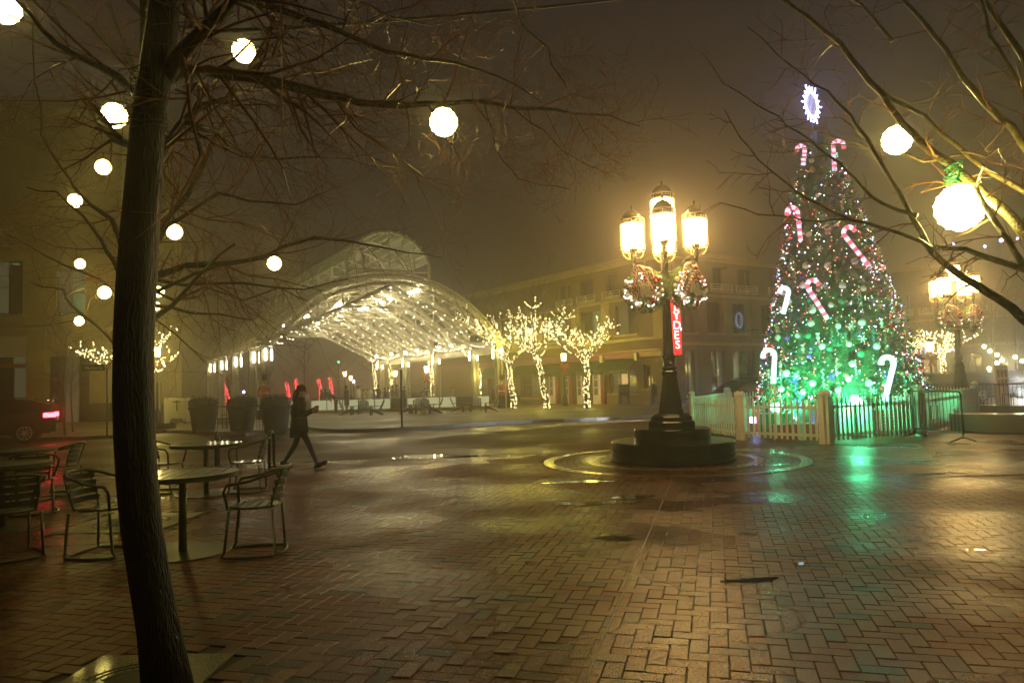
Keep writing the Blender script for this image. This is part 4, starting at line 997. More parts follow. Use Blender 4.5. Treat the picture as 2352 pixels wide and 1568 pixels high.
# baubles, each an object of its own
kinds = {'ivory': ('small ivory white ball hanging on the Christmas tree', 'white balls on the Christmas tree'), 'red': ('small glossy red ball hanging on the Christmas tree', 'red balls on the Christmas tree'),
         'greenb': ('small glossy green ball hanging on the Christmas tree', 'green balls on the Christmas tree'), 'purple': ('small violet ball hanging on the Christmas tree', 'violet balls on the Christmas tree'),
         'gold': ('small gold ball hanging on the Christmas tree', 'gold balls on the Christmas tree'), 'candyswirl': ('small red and white striped ball hanging on the Christmas tree', 'striped balls on the Christmas tree')}
proto = {}
def bauble(kind, p, s):
    if kind not in proto:
        o = MB().sphere((0, 0, 0), 1, 14, 9).build('bauble', mt[kind], smooth=True); o.location = p; o.scale = (s,)*3; tag(o, kinds[kind][0], 'bauble', kinds[kind][1]); proto[kind] = o
        MB().lathe([(.2, .95), (.2, 1.15)], 6).build('cap', mt['gold'], o)
    else: o = dup(proto[kind], p, scale=s)
def tree_pt(px, py, k=1.04):
    """point of the crown's surface seen at a pixel"""
    d = ray(px, py); best = None
    for i in range(400):
        t = 16+i*.02; p = Vector((0, 0, CAMH))+d*t
        if 0 < p.z < 8.6 and math.hypot(p.x-TREE.x+LEAN*p.z, p.y-TREE.y) < cr_(p.z)*k: return p
    return AT(px, py, TREE.y-.3)
big_b = [(1864, 368), (1878, 448), (1899, 522), (1909, 700), (1888, 795), (1807, 857), (2014, 795), (1958, 835), (1949, 870), (1925, 896), (1862, 742), (1832, 770), (1851, 610), (1983, 662), (2037, 647), (2009, 557), (1963, 600), (1900, 610), (1844, 655), (1935, 655), (2035, 885), (1996, 880), (1795, 893), (1845, 900), (1812, 690), (1866, 712), (1925, 748), (2060, 735), (1980, 740), (1867, 880), (1786, 775), (1917, 945), (2026, 938)]
for i, (px, py) in enumerate(big_b): bauble('ivory', tree_pt(px, py), r.uniform(.075, .100)*(1 if py > 500 else .85))
for px, py in [(1873, 430), (1996, 557), (1858, 690), (1800, 860), (1978, 812), (1855, 770), (1935, 690), (1845, 560), (1905, 800), (2040, 800)]: bauble('greenb', tree_pt(px, py), r.uniform(.08, .12))
for k in range(150):
    z = 7.9*(1-math.sqrt(r.random()))+.25; a = r.uniform(0, 2*PI); R = cr_(z)*1.03+.03
    bauble(r.choice(['red', 'red', 'red', 'gold', 'purple', 'candyswirl', 'greenb', 'ivory', 'purple']), (TREE.x-LEAN*z+math.cos(a)*R, TREE.y+math.sin(a)*R, z), r.uniform(.045, .085))
# sprays, snowflakes and wrapped sweets as parts of the tree
for k in range(70):
    z = 7.4*(1-math.sqrt(r.random()))+.35; a = -PI/2+r.uniform(-1.7, 1.7); R = cr_(z)*1.05+.04
    m = MB()
    if k % 3 == 0:
        for q in range(6): m.tube([(0, 0, 0), (.10*math.cos(q*PI/3), 0, .10*math.sin(q*PI/3))], .012, 4); m.octa((.075*math.cos(q*PI/3), 0, .075*math.sin(q*PI/3)), .022)
        nm, ma = 'snowflake', 'ivory'
    elif k % 3 == 1:
        m.sphere((0, 0, 0), .055, 8, 6); m.lathe([(.015, .05), (.06, .12)], 6); m.lathe([(.06, -.12), (.015, -.05)], 6); nm, ma = 'wrapped_sweet', r.choice(['candyswirl', 'ivory', 'gold'])
    else:
        for q in range(9): m.tube([(0, 0, 0), (.16*r.uniform(-1, 1), .06*r.uniform(-1, 1), .16*r.uniform(-.5, 1))], .009, 4)
        nm, ma = 'glitter_spray', r.choice(['teal', 'purple', 'red', 'teal'])
    m.build(nm, mt[ma], ct, loc=(math.cos(a)*R, math.sin(a)*R, z), rz=a+PI/2)
# big lit candy canes
canes = [(1915, 358, .85, .0, 1, 'upright striped candy cane near the top right of the Christmas tree'), (1847, 358, .55, .15, -1, 'small striped candy cane half seen on the upper left edge of the Christmas tree'),
         (1835, 516, 1.0, -.06, -1, 'slim striped candy cane upright on the left edge of the Christmas tree'), (1966, 574, 1.25, -.62, 1, 'large slanting striped candy cane on the upper right of the Christmas tree'),
         (1875, 692, 1.1, -.52, 1, 'large slanting striped candy cane at the middle of the Christmas tree'), (1806, 692, .7, .3, -1, 'pale lit candy cane on the left edge halfway down the Christmas tree'),
         (2044, 872, 1.1, .30, -1, 'glowing white candy cane low on the right of the Christmas tree'), (1778, 842, .9, .1, -1, 'glowing white candy cane low on the left edge of the Christmas tree')]
for i, (px, py, L_, rot, mir, lab) in enumerate(canes):
    p = tree_pt(px, py, 1.12); white = i >= 5
    o = striped_cane('candy_cane', L_, .058, .15 if L_ > .8 else .11, None, 'litcane', 'litcanew' if white else 'litcaner', 14) if not white else None
    if white:
        mt['litcanew'] = mt.get('litcanew') or M('bright_candy_white', (.9, .9, .95), .3, var=0, bump=0, es=1.6, ec=(.70, .85, 1.), sample=False)
        o = striped_cane('candy_cane', L_, .065, .16 if L_ > .8 else .12, None, 'litcanew', 'litcane', 11)
    o.location = p; o.rotation_euler = (0, rot, 0); o.scale = (mir, 1, 1)
    tag(o, lab, 'candy cane')
# topper
tp = thing('tree_topper', 'blue-white glowing ring star topper on the tip of the Christmas tree', 'tree topper', AT(1864, 240, TREE.y), .60)
MB().tube([(.30*math.cos(t), 0, .36*math.sin(t)) for t in [2*PI*k/32 for k in range(32)]], .028, 6, closed=True).build('ring', mt['led'], tp)
m = MB()
for k in range(18):
    t = 2*PI*k/18; q = 1.45 if k % 3 == 0 else 1.25
    m.tube([(.33*math.cos(t), 0, .39*math.sin(t)), (.33*q*math.cos(t), 0, .42*q*math.sin(t))], .017, 5)
m.build('spike', mt['led'], tp)
m = MB()
for k in range(9):
    m.tube([(-.26+.065*k, 0, -.3*math.sqrt(max(0, 1-((-.26+.065*k)/.3)**2))), (-.26+.065*k, 0, .3*math.sqrt(max(0, 1-((-.26+.065*k)/.3)**2)))], .006, 4)
m.build('mesh_infill', mt['litcane'], tp)
MB().tube([(0, 0, -.95), (0, 0, -.4)], .02, 6).build('stem', mt['greymetal'], tp)
mt['greenflood2'] = M('small_green_floodlight', (.5, 1, .8), .3, var=0, bump=0, es=130, ec=(.10, 1., .45))
# flood fixtures at the tree's foot
for i, (px, py, Y, pw_, c_, lab) in enumerate(((1965, 921, 16.62, 95, (.08, 1., .38), 'bright green floodlight standing in front of the Christmas tree behind the fence'), (1782, 938, 18.6, 75, (.10, 1., .50), 'green floodlight at the lower left of the Christmas tree'))):
    p = AT(px, py, Y); f_ = thing('floodlight', lab, 'floodlight', (p.x, p.y, 0))
    m = MB().box((0, 0, .06), (.3, .3, .04)); m.box((0, .05, .4), (.05, .05, .7)); m.build('stand', mt['blackmetal'], f_)
    q = MB().lathe([(.07, -.05), (.14, .0), (.14, .02)], 12).build('lamp_head', mt['greenflood'] if i == 0 else mt['greenflood2'], f_, loc=(0, 0, p.z)); q.rotation_euler = (math.radians(60), 0, 0)
    ld = bpy.data.lights.new('green_flood', 'SPOT'); ld.energy = pw_*15; ld.color = c_; ld.spot_size = 1.7; ld.spot_blend = .6; ld.shadow_soft_size = .1
    lo = bpy.data.objects.new('green_flood_beam', ld); col.objects.link(lo); lo.parent = f_; lo.location = (0, .12, p.z+.12)
    tgt = Vector((TREE.x, TREE.y, 1.2))-Vector((p.x, p.y+.12, p.z+.12)); lo.rotation_mode = 'QUATERNION'; lo.rotation_quaternion = tgt.to_track_quat('-Z', 'Y')
for i, (dx, dy, c_, e_) in enumerate(((-3.0, -1.2, (.35, .22, 1.), 900), (-1.3, -2.9, (.45, .30, 1.), 420))):
    f_ = thing('floodlight', ['small violet floodlight by the left fence corner of the Christmas tree', 'small violet floodlight behind the front fence right of the double post'][i], 'floodlight', (TREE.x+dx, TREE.y+dy, 0))
    m = MB().box((0, 0, .05), (.25, .25, .04)); m.box((0, 0, .16), (.05, .05, .2)); m.build('stand', mt['blackmetal'], f_); MB().box((0, 0, .33), (.22, .12, .16)).build('lamp_head', mt['led'], f_)
    ld = bpy.data.lights.new('violet_flood', 'SPOT'); ld.energy = e_; ld.color = c_; ld.spot_size = .95; ld.spot_blend = .6; ld.shadow_soft_size = .08
    lo = bpy.data.objects.new('violet_flood_beam', ld); col.objects.link(lo); lo.parent = f_; lo.location = (0, 0, .5); lo.rotation_mode = 'QUATERNION'; lo.rotation_quaternion = Vector((-dx, -dy, 5.6)).to_track_quat('-Z', 'Y')

# ------------------------------------------------------------------ picket fence
fp = [G(1590, 993), G(1703, 1010), G(1900, 1020), G(2119, 1001)]
FPT = [(p.x, p.y) for p in fp]+[(13.6, 21.2), (13.2, 24.4), (10.0, 25.6), (7.15, 24.2)]
fc = thing('picket_fence', 'white picket fence in an eight sided ring round the Christmas tree', 'fence', scale=(1, 1, .87))
pk = MB(); pk.box((0, 0, .56), (.050, .022, .96)); pk.lathe([(.02, 1.035), (.013, 1.05), (.024, 1.065), (.026, 1.085), (.016, 1.11), (.002, 1.13)], 8); pkm = None; pom = None
po = MB(); po.box((0, 0, .57), (.125, .125, 1.14)); po.box((0, 0, 1.155), (.15, .15, .03)); po.lathe([(.10, 1.17), (.055, 1.18), (.085, 1.22), (.085, 1.25), (.05, 1.30), (.0, 1.34)], 10); po.box((0, 0, .05), (.14, .14, .10))
for a, b_ in zip(FPT, FPT[1:]+FPT[:1]):
    A, B = Vector((*a, 0)), Vector((*b_, 0)); d = B-A; L_ = d.length; d.normalize(); an = math.atan2(d.y, d.x)
    for e_ in (A+d*.075, B-d*.075):
        if pom is None: o = po.build('fence_post', mt['white'], fc, loc=e_, rz=an); pom = o.data
        else: link('fence_post', pom, fc, e_, an)
    FF = fmat(A, d, Vector((-d.y, d.x, 0)))
    for z in (.20, .90): MB().box((L_/2, .026, z), (L_-.28, .03, .07), M=FF).build('rail', mt['white'], fc)
    n = max(2, round((L_-.3)/.135))
    for k in range(n):
        s = .15+(L_-.3)*(k+.5)/n; p = A+d*s; dz = rnd.uniform(-.006, .006)
        if pkm is None: o = pk.build('picket', mt['white'], fc, loc=(p.x, p.y, dz), rz=an); pkm = o.data
        else: link('picket', pkm, fc, (p.x, p.y, dz), an)
# gifts
def gift(label, p, s, mat, ribbon, rz):
    g = thing('gift_box', label, 'gift box', (p.x, p.y, 0), rz)
    MB().box((0, 0, s[2]/2+.002), s).build('box', mt[mat], g)
    m = MB(); m.box((0, 0, s[2]/2+.004), (s[0]*.14, s[1]+.01, s[2]+.012)); m.box((0, 0, s[2]/2+.006), (s[0]+.01, s[1]*.14, s[2]+.016)); m.build('ribbon', mt[ribbon], g)
    m = MB()
    for q in (-1, 1): m.tube([(0, 0, s[2]+.01), (q*.10, 0, s[2]+.09), (q*.16, 0, s[2]+.04), (0, 0, s[2]+.01)], .02, 5)
    m.build('bow', mt[ribbon], g)
for px, py, s, ma, ri, rz, lab in [(1816, 1012, (1.05, .6, .36), 'giftr', 'giftw', .1, 'wide low bright red gift box behind the front picket fence'), (1966, 1010, (.72, .55, .78), 'giftw', 'giftg', -.1, 'tall white gift box behind the fence right of the middle post'),
                                (2046, 1004, (.5, .45, .60), 'giftdot', 'giftw', .2, 'red polka dot gift box with white ribbon behind the right fence panel'), (1760, 1003, (.62, .5, .55), 'giftg', 'giftw', .0, 'green gift box behind the left front fence panel'), (2100, 998, (.4, .4, .5), 'giftr', 'giftg', .1, 'plain red gift box behind the metal barricade'),
                                (1855, 1000, (.45, .45, .62), 'giftg', 'giftr', .3, 'dark green gift box behind the wide red gift box'), (1660, 1000, (.7, .5, .3), 'giftr', 'giftw', .5, 'low red gift box behind the left side fence panel'), (1685, 994, (.4, .4, .62), 'giftdot', 'giftg', .2, 'red dotted gift box at the left fence corner')]:
    if ma == 'giftdot' and 'giftdot' not in mt:
        m_ = bpy.data.materials.new('polka_dot_wrap'); m_.use_nodes = True; nt = m_.node_tree; b = nt.nodes['Principled BSDF']; v = nt.nodes.new('ShaderNodeTexVoronoi'); v.inputs['Scale'].default_value = 13; v.inputs['Randomness'].default_value = .1
        rr_ = nt.nodes.new('ShaderNodeValToRGB'); rr_.color_ramp.interpolation = 'CONSTANT'; rr_.color_ramp.elements[0].color = (.75, .7, .65, 1); rr_.color_ramp.elements[1].color = (.45, .03, .02, 1); rr_.color_ramp.elements[1].position = .25
        tc = nt.nodes.new('ShaderNodeTexCoord'); nt.links.new(tc.outputs['Object'], v.inputs['Vector']); nt.links.new(v.outputs['Distance'], rr_.inputs[0]); nt.links.new(rr_.outputs[0], b.inputs['Base Color']); b.inputs['Roughness'].default_value = .35; mt['giftdot'] = m_
    p = G(px, py); n_ = (Vector((TREE.x, TREE.y, 0))-p).normalized(); p = p+n_*(1.0 if px == 1966 else .45)
    gift(lab, p, s, ma, ri, rz)

# ------------------------------------------------------------------ crowd barricades, benches, board
def barricade(label, A, B, H=1.05):
    d = B-A; L_ = d.length; d.normalize(); an = math.atan2(d.y, d.x); b = thing('barricade', label, 'barricade', A, an)
    R = .09; pts = [(0, 0, .16), (0, 0, H-R)]+[(R-R*math.cos(t), 0, H-R+R*math.sin(t)) for t in (.5, 1.05, PI/2)]+[(L_-R+R*math.sin(t), 0, H-R+R*math.cos(t)) for t in (0, .5, 1.05, PI/2)]+[(L_, 0, .16)]
    m = MB(); m.tube(pts, .019, 8); m.tube([(0, 0, .20), (L_, 0, .20)], .017, 8); m.build('frame', mt['blackmetal'], b)
    n = round(L_/.115); me = None
    for k in range(1, n):
        if me is None: o = MB().tube([(0, 0, .2), (0, 0, H-.01)], .008, 6).build('bar', mt['blackmetal'], b, loc=(L_*k/n, 0, 0)); me = o.data
        else: link('bar', me, b, (L_*k/n, 0, 0))
    for x in (.02, L_-.02):
        m = MB(); m.tube([(x, -.28, .015), (x, -.03, .10), (x, .03, .10), (x, .28, .015)], .016, 6); m.tube([(x, 0, .08), (x, 0, .2)], .014, 6); m.build('foot', mt['blackmetal'], b)
    m = MB(); x = L_*.47; m.tube([(x-.1, -.02, .42), (x-.1, -.02, .74), (x+.12, -.02, .74)], .012, 6); m.tube([(x+.12, -.02, .74), (x+.12, -.02, .42), (x-.1, -.02, .42)], .012, 6); m.build('bracket', mt['blackmetal'], b)
    return b
barricade('black metal crowd barricade standing in front of the right fence panel', G(2101, 1003), G(2214, 1016))
rA = AT(2238, 900, 22.0); rA.z = 0; rB = AT(2400, 900, 20.5); rB.z = 0
barricade('second black metal barricade further back behind the curved stone bench', rA, rB)
def curved_wall(label, c, r0, r1, a0, a1, z1, name='stone_bench', ends=True):
    b = thing(name, label, 'bench', (c.x, c.y, 0)); n = 26
    P = [(r0*math.cos(a0+(a1-a0)*i/n), r0*math.sin(a0+(a1-a0)*i/n)) for i in range(n+1)]; Q = [(r1*math.cos(a0+(a1-a0)*i/n), r1*math.sin(a0+(a1-a0)*i/n)) for i in range(n+1)]
    rm_, w_ = (r0+r1)/2, (r1-r0)/2
    def cap(a, s): return [(rm_*math.cos(a)+w_*(math.cos(a)*math.cos(t)-s*math.sin(a)*math.sin(t)), rm_*math.sin(a)+w_*(math.sin(a)*math.cos(t)+s*math.cos(a)*math.sin(t))) for t in [PI*k/6 for k in range(1, 6)]]
    poly = P[::-1]+[p for p in (cap(a0, -1)[::-1] if 1 else [])]+Q+cap(a1, 1)
    MB().prism(poly, 0, z1-.05).build('base', mt['concrete'], b)
    cx = sum(p[0] for p in poly)/len(poly); MB().prism([(p[0]*1.0, p[1]*1.0) for p in poly], z1-.048, z1).build('coping', mt['concrete'], b)
    return b
bc = G(2400, 990); curved_wall('curved tan stone bench with a rounded end at the right edge of the square', Vector((bc.x+.2, bc.y+1.55, 0)), 1.15, 1.95, -2.72, -.4, .42)
b2 = G(2330, 960); bs = curved_wall('low curved tan stone basin wall behind the nearer stone bench', Vector((b2.x+1.1, b2.y+.2, 0)), 1.75, 2.15, -4.2, .9, .42, 'basin_wall')
def board(label, px, pb, Y, w_, h_, n=6):
    p = AT(px, pb, Y); b = thing('notice_board', label, 'notice board', (p.x, p.y, 0), .1)
    MB().box((0, 0, h_/2), (w_, .08, h_)).build('panel', mt['whitep'], b)
    for k in range(n):
        MB().box((-w_*.3+w_*.3*(k % 3), -.047, h_*.62+(k//3)*h_*.2), (w_*.2, .012, h_*.15)).build('picture', mt['poster'], b)
    return b
board('white notice board with six coloured pictures behind the far barricade', 2305, 942, 25.5, .46, 1.62)

# ------------------------------------------------------------------ trees
def branchlet(m, p, d, L_, r0, lvl, r, drop=0., nseg=4, rate=5, seglim=3, wig=.22):
    pts = [Vector(p)]; dd = Vector(d).normalized(); rs = [r0]; dirs = [dd.copy()]
    for i in range(nseg):
        dd = (dd+Vector((r.gauss(0, wig), r.gauss(0, wig), r.gauss(0, wig)-drop))).normalized()
        pts.append(pts[-1]+dd*(L_/nseg)); rs.append(max(.0013, r0*(1-.8*(i+1)/nseg))); dirs.append(dd.copy())
    m.tube(pts, rs, 5 if r0 > .02 else 4 if r0 > .008 else 3, cap=False)
    if lvl > 0:
        n = r.randint(rate-1, rate+1)
        for k in range(n):
            t = (k+.6+r.uniform(-.3, .3))/n; i = min(nseg-1, int(t*nseg)); f = t*nseg-i
            q = pts[i].lerp(pts[i+1], f); ax = dirs[i]
            side = ax.cross(Vector((r.gauss(0, 1), r.gauss(0, 1), r.gauss(0, 1)))).normalized()
            nd = (ax*r.uniform(.5, 1.0)+side*r.uniform(.5, 1.0)).normalized()
            branchlet(m, q, nd, L_*r.uniform(.38, .62)*(1.1-.4*t), rs[i]*.55, lvl-1, r, drop, max(2, nseg-1), max(3, rate-1), seglim, wig)
def limb(parent, pts, r0, r1, mat, twig_mb, r, sub=10, subL=.9, lvl=2, name='limb', drop=.03, start=.15, rate=5):
    P = [Vector(p) for p in pts]
    Q = [P[0]]
    for a, b in zip(P, P[1:]):
        Q.append(a.lerp(b, .5)+Vector((r.gauss(0, 1), r.gauss(0, 1), r.gauss(0, 1)))*(b-a).length*.03); Q.append(b)
    n = len(Q); rs = [r0+(r1-r0)*(i/(n-1))**.8 for i in range(n)]
    rs = [x*r.uniform(.93, 1.07) for x in rs]
    m = MB(); m.tube(Q, rs, 9 if r0 > .02 else 6); o = m.build(name, mat, parent, smooth=True)
    for k in range(sub):
        t = start+(1-start)*(k+r.random())/sub; i = min(n-2, int(t*(n-1))); f = t*(n-1)-i; q = Q[i].lerp(Q[i+1], f); ax = (Q[i+1]-Q[i]).normalized()
        side = ax.cross(Vector((r.gauss(0, 1), r.gauss(0, 1), r.gauss(0, 1)))).normalized()
        branchlet(twig_mb, q, (ax*.6+side).normalized(), subL*r.uniform(.5, 1.1)*(1.15-.5*t), max(.003, rs[i]*.38), lvl, r, drop, 4, rate)
    return o
def path(pts, z0, z1):
    n = len(pts)-1; return [AT(x, y, z0+(z1-z0)*i/n) for i, (x, y) in enumerate(pts)]
def globe_at(px, py, rad_px, label, drop_to=None, R=.11, mat='globe', twine=True):
    Y = R*FPX/rad_px; p = AT(px, py, Y); m = MB(); m.sphere((0, 0, 0), R, 16, 10)
    g = m.build('globe_lamp', mt[mat], loc=p, smooth=True); tag(g, label, 'globe lamp')
    if twine:
        MB().lathe([(R*.2, R*.97), (R*.2, R*1.15), (R*.08, R*1.3)], 8).build('cap', mt['greenmetal'], g)
        MB().tube([(0, 0, R*1.2), (.01, 0, R*1.6), (0, 0, R*2.0)], .006, 5).build('hanger', mt['greenmetal'], g)
        q = MB()
        for k in range(16):     # little bulbs wound over the globe: a beaded outline
            for j in range(8):
                a = 2*PI*k/16+j*.2; b = PI*(j+.5)/8; q.octa((R*1.01*math.sin(b)*math.cos(a), R*1.01*math.sin(b)*math.sin(a), R*1.01*math.cos(b)), R*.055)
        q.build('globe_bulbs', mt['globebulb'], g, kind='stuff')
    return g
mt['globebulb'] = M('globe_surface_bulb', (1, .95, .7), .3, var=0, bump=0, es=14, ec=(1., .9, .5), sample=False)
GL = [(10, 18, 36, 'bright globe lamp cut by the top left corner of the picture'), (560, 118, 26, 'globe lamp hanging just right of the near trunk under its highest branches'), (262, 266, 28, 'large globe lamp left of the near trunk beside the dry leaf'), (1019, 281, 32, 'globe lamp hanging under the long bare limb reaching right over the pavilion'),
      (237, 384, 17, 'globe lamp close left of the near trunk, below the large one'), (172, 461, 15, 'globe lamp left of the near trunk, third down on that side'), (401, 533, 17, 'globe lamp close right of the near trunk, halfway up'), (184, 606, 11, 'small globe lamp on the far left, above the arching branch'), (240, 672, 14, 'globe lamp touching the left side of the near trunk above the lowest one'),
      (364, 670, 12, 'upper of two small globe lamps on the right edge of the near trunk'), (358, 703, 9.5, 'lower of two small globe lamps on the right edge of the near trunk'), (182, 737, 10, 'lowest small globe lamp left of the near trunk'), (630, 605, 15.5, 'globe lamp under the low branch in front of the pavilion roof')]
for a in GL: globe_at(*a)
globe_at(2204, 477, 52, 'biggest globe lamp, on the right hand tree, tied with green twine', mat='globebright')
globe_at(2060, 322, 32, 'second globe lamp in the right hand tree, crossed by thin twigs', mat='globebright')
r = random.Random(21)
# near tree
t1 = thing('street_tree', 'near bare tree with a thick dark trunk at the left, globe lamps in its branches', 'tree', (0, 0, 0))
tz = 3.72
tp_ = [(388, 1572), (366, 1450), (347, 1340), (326, 1213), (316, 1110), (309, 1000), (306, 890), (306, 780), (312, 670), (321, 540), (330, 428), (339, 300), (354, 190), (368, 90), (379, 0), (392, -130), (400, -330)]
hw = [49, 45, 43, 43, 43, 43, 43, 43, 42.5, 41, 39.5, 37, 36, 36, 34, 27, 15]
tpts = [AT(x, y, tz) for x, y in tp_]; tpts[0].z = -.02
m = MB(); rings = []; NR = 30
for i, p in enumerate(tpts):
    R = hw[i]*tz/FPX; R *= 1.12 if i == 0 else 1
    rings.append([(p.x+R*(1+.035*math.sin(5*a+i*.8)+.02*math.sin(13*a+i))*math.cos(a), p.y+R*math.sin(a)*(1+.03*math.sin(7*a+i)), p.z+.0) for a in [2*PI*k/NR for k in range(NR)]])
m.loft(rings); m.build('trunk', mt['bark'], t1, smooth=True)
tw1 = MB()
L1 = [([(350, 192), (385, 190), (430, 176), (476, 164), (571, 176), (666, 198), (740, 216), (823, 236), (927, 243), (1030, 239), (1113, 234), (1238, 249), (1313, 261), (1404, 266), (1470, 290)], 3.8, 5.9, .052, .006, 30, 1.0),
      ([(372, 185), (400, 145), (428, 109), (500, 38), (545, -10), (620, -90)], 3.75, 3.4, .05, .02, 8, 1.2),
      ([(365, 20), (470, -20), (574, 0), (640, 21), (757, 62), (823, 91), (889, 120), (968, 135), (1051, 145), (1105, 162), (1176, 191), (1245, 236)], 3.8, 5.2, .030, .005, 16, 1.0),
      ([(320, 225), (305, 214), (238, 157), (167, 124), (95, 67), (43, 5), (-20, -60)], 3.8, 4.8, .026, .014, 8, .9),
      ([(330, 345), (295, 328), (257, 309), (228, 267), (196, 232)], 3.8, 5.6, .040, .026, 5, .5),
      ([(350, 370), (371, 352), (400, 312), (428, 276), (462, 245), (524, 228), (562, 209), (619, 205)], 3.8, 5.4, .045, .014, 9, .8),
      ([(428, 281), (495, 300), (524, 333), (571, 352), (643, 366), (746, 362), (850, 380), (960, 400), (1040, 430)], 4.2, 6.4, .016, .005, 12, 1.1),
      ([(375, 60), (440, 56), (470, 78), (510, 92), (545, 96)], 3.8, 6.2, .02, .012, 5, .5),
      ([(470, -60), (640, -40), (800, -10), (900, 40), (990, 60), (1080, 40)], 3.9, 5.5, .018, .004, 14, .9),
      ([(1020, -60), (1180, 0), (1200, 60), (1260, 110), (1290, 180), (1310, 215), (1395, 225)], 4.2, 5.4, .011, .004, 10, .55),
      ([(1113, 234), (1130, 300), (1155, 370), (1190, 410), (1240, 425), (1310, 435)], 5.2, 5.4, .007, .003, 9, .45),
      ([(1180, 250), (1250, 300), (1290, 345), (1350, 380), (1395, 400)], 5.3, 5.5, .006, .0025, 8, .4),
      ([(1320, 262), (1345, 310), (1380, 355), (1430, 380)], 5.7, 5.8, .004, .002, 6, .35)]
mt['barkg'] = M('wet_mossy_bark', (.055, .042, .018), .38, var=.5, scale=16, bump=.6, bscale=50)
for pts, z0, z1, r0, r1, sub, sL in L1: limb(t1, path(pts, z0, z1), r0, r1, mt['barkg'], tw1, r, int(sub*1.5), sL, 2)
tw1.build('twigs', mt['twig'], t1, kind='stuff')
lf = MB().add([(-.05, 0, .03), (-.01, .01, .05), (.05, 0, -.02), (.02, -.01, -.05), (-.02, 0, -.01)], [(0, 1, 2, 3, 4)]); 
lf = MB(); lf.add([(-.06, 0, .05), (-.03, .01, .045), (-.005, 0, .06), (.0, .01, .02), (.05, 0, -.03), (.03, .01, -.045), (-.01, 0, -.015), (-.04, 0, .01)], [tuple(range(8))]); lf.build('dry_leaf', mt['leaf'], t1, loc=AT(200, 238, 5.5))
# green twine turns about the trunk
tw_ = MB()
for k in range(11):
    y = 170+k*13; p = AT(343+(200-y)*-.0+max(0, (170-y))*.1, y, tz); R = 39.5*tz/FPX
    tw_.tube([(p.x+R*math.cos(a), p.y+R*math.sin(a), p.z+.01*math.sin(3*a+k)) for a in [2*PI*q/16 for q in range(16)]], .003, 4, closed=True)
tw_.build('green_twine', mt['greenmetal'], t1)
# second and third trees of the row
def row_tree(label, base, top_px, Y, r0, limbs, nm_sub=1.0, extra=6):
    T = thing('street_tree', label, 'tree', (0, 0, 0)); b = AT(base[0], base[1], Y); b.z = 0; top = AT(*top_px, Y)
    n = 8; pts = [b.lerp(top, i/n)+Vector((.03*math.sin(i*1.3), .03*math.cos(i), 0)) for i in range(n+1)]; pts[0] = b
    MB().tube(pts, [r0*(1-.75*i/n) for i in range(n+1)], 10).build('trunk', mt['bark'], T, smooth=True)
    tw = MB()
    for pts_, z0, z1, ra, rb_, sub, sL in limbs: limb(T, path(pts_, z0, z1), ra, rb_, mt['barkg'], tw, r, sub, sL, 2)
    for k in range(extra):
        i = r.randint(3, n); a = r.uniform(0, 6.28); q = pts[i]; d = Vector((math.cos(a), math.sin(a), r.uniform(.3, 1.2))).normalized()
        e_ = q+d*r.uniform(1.2, 2.2); limb(T, [q, q.lerp(e_, .4)+Vector((0, 0, .1)), e_], .03, .008, mt['barkg'], tw, r, 6, 1.2, 2)
    tw.build('twigs', mt['twig'], T, kind='stuff'); return T
row_tree('bare tree directly behind the near trunk, standing in the second iron grate', (303, 1196), (330, -120), 8.4, .13,
         [([(340, 560), (366, 524), (428, 452), (476, 362), (495, 314), (540, 240)], 8.4, 8.8, .055, .02, 10, 1.6), ([(345, 590), (383, 519), (452, 476), (500, 443), (571, 462), (680, 470), (780, 430)], 8.4, 9.5, .035, .008, 12, 1.7),
          ([(330, 640), (357, 633), (428, 609), (524, 605), (605, 590), (649, 567), (723, 545), (808, 555), (872, 567), (935, 580), (1015, 592)], 8.4, 11.0, .05, .007, 18, 1.6), ([(345, 740), (352, 733), (428, 666), (476, 614), (540, 560)], 8.4, 8.8, .04, .012, 8, 1.4),
          ([(290, 600), (276, 552), (257, 505), (209, 471), (176, 438), (162, 414), (95, 309), (80, 190), (76, 50)], 8.4, 9.4, .04, .008, 14, 1.4), ([(280, 640), (262, 600), (233, 552), (190, 495), (130, 440), (60, 430)], 8.4, 9, .035, .008, 10, 1.4), ([(350, 640), (420, 655), (560, 650), (700, 665), (800, 640)], 8.5, 10, .025, .006, 10, 1.5)], extra=10)
row_tree('farther bare tree of the same row behind the near trunk with low arching branches', (312, 1062), (318, 180), 13.2, .14,
         [([(300, 830), (258, 781), (226, 749), (193, 725), (165, 702), (145, 665), (99, 659), (73, 649)], 13.2, 13.4, .05, .012, 10, 2.0), ([(345, 700), (391, 705), (443, 719), (504, 721), (576, 735)], 13.2, 13.6, .045, .012, 8, 1.6),
          ([(280, 700), (230, 640), (150, 610), (60, 560), (20, 540)], 13.2, 14, .04, .01, 10, 2.0), ([(340, 660), (400, 690), (470, 660), (560, 690), (640, 660), (700, 690)], 13.2, 14, .035, .008, 10, 2.0)], extra=8)
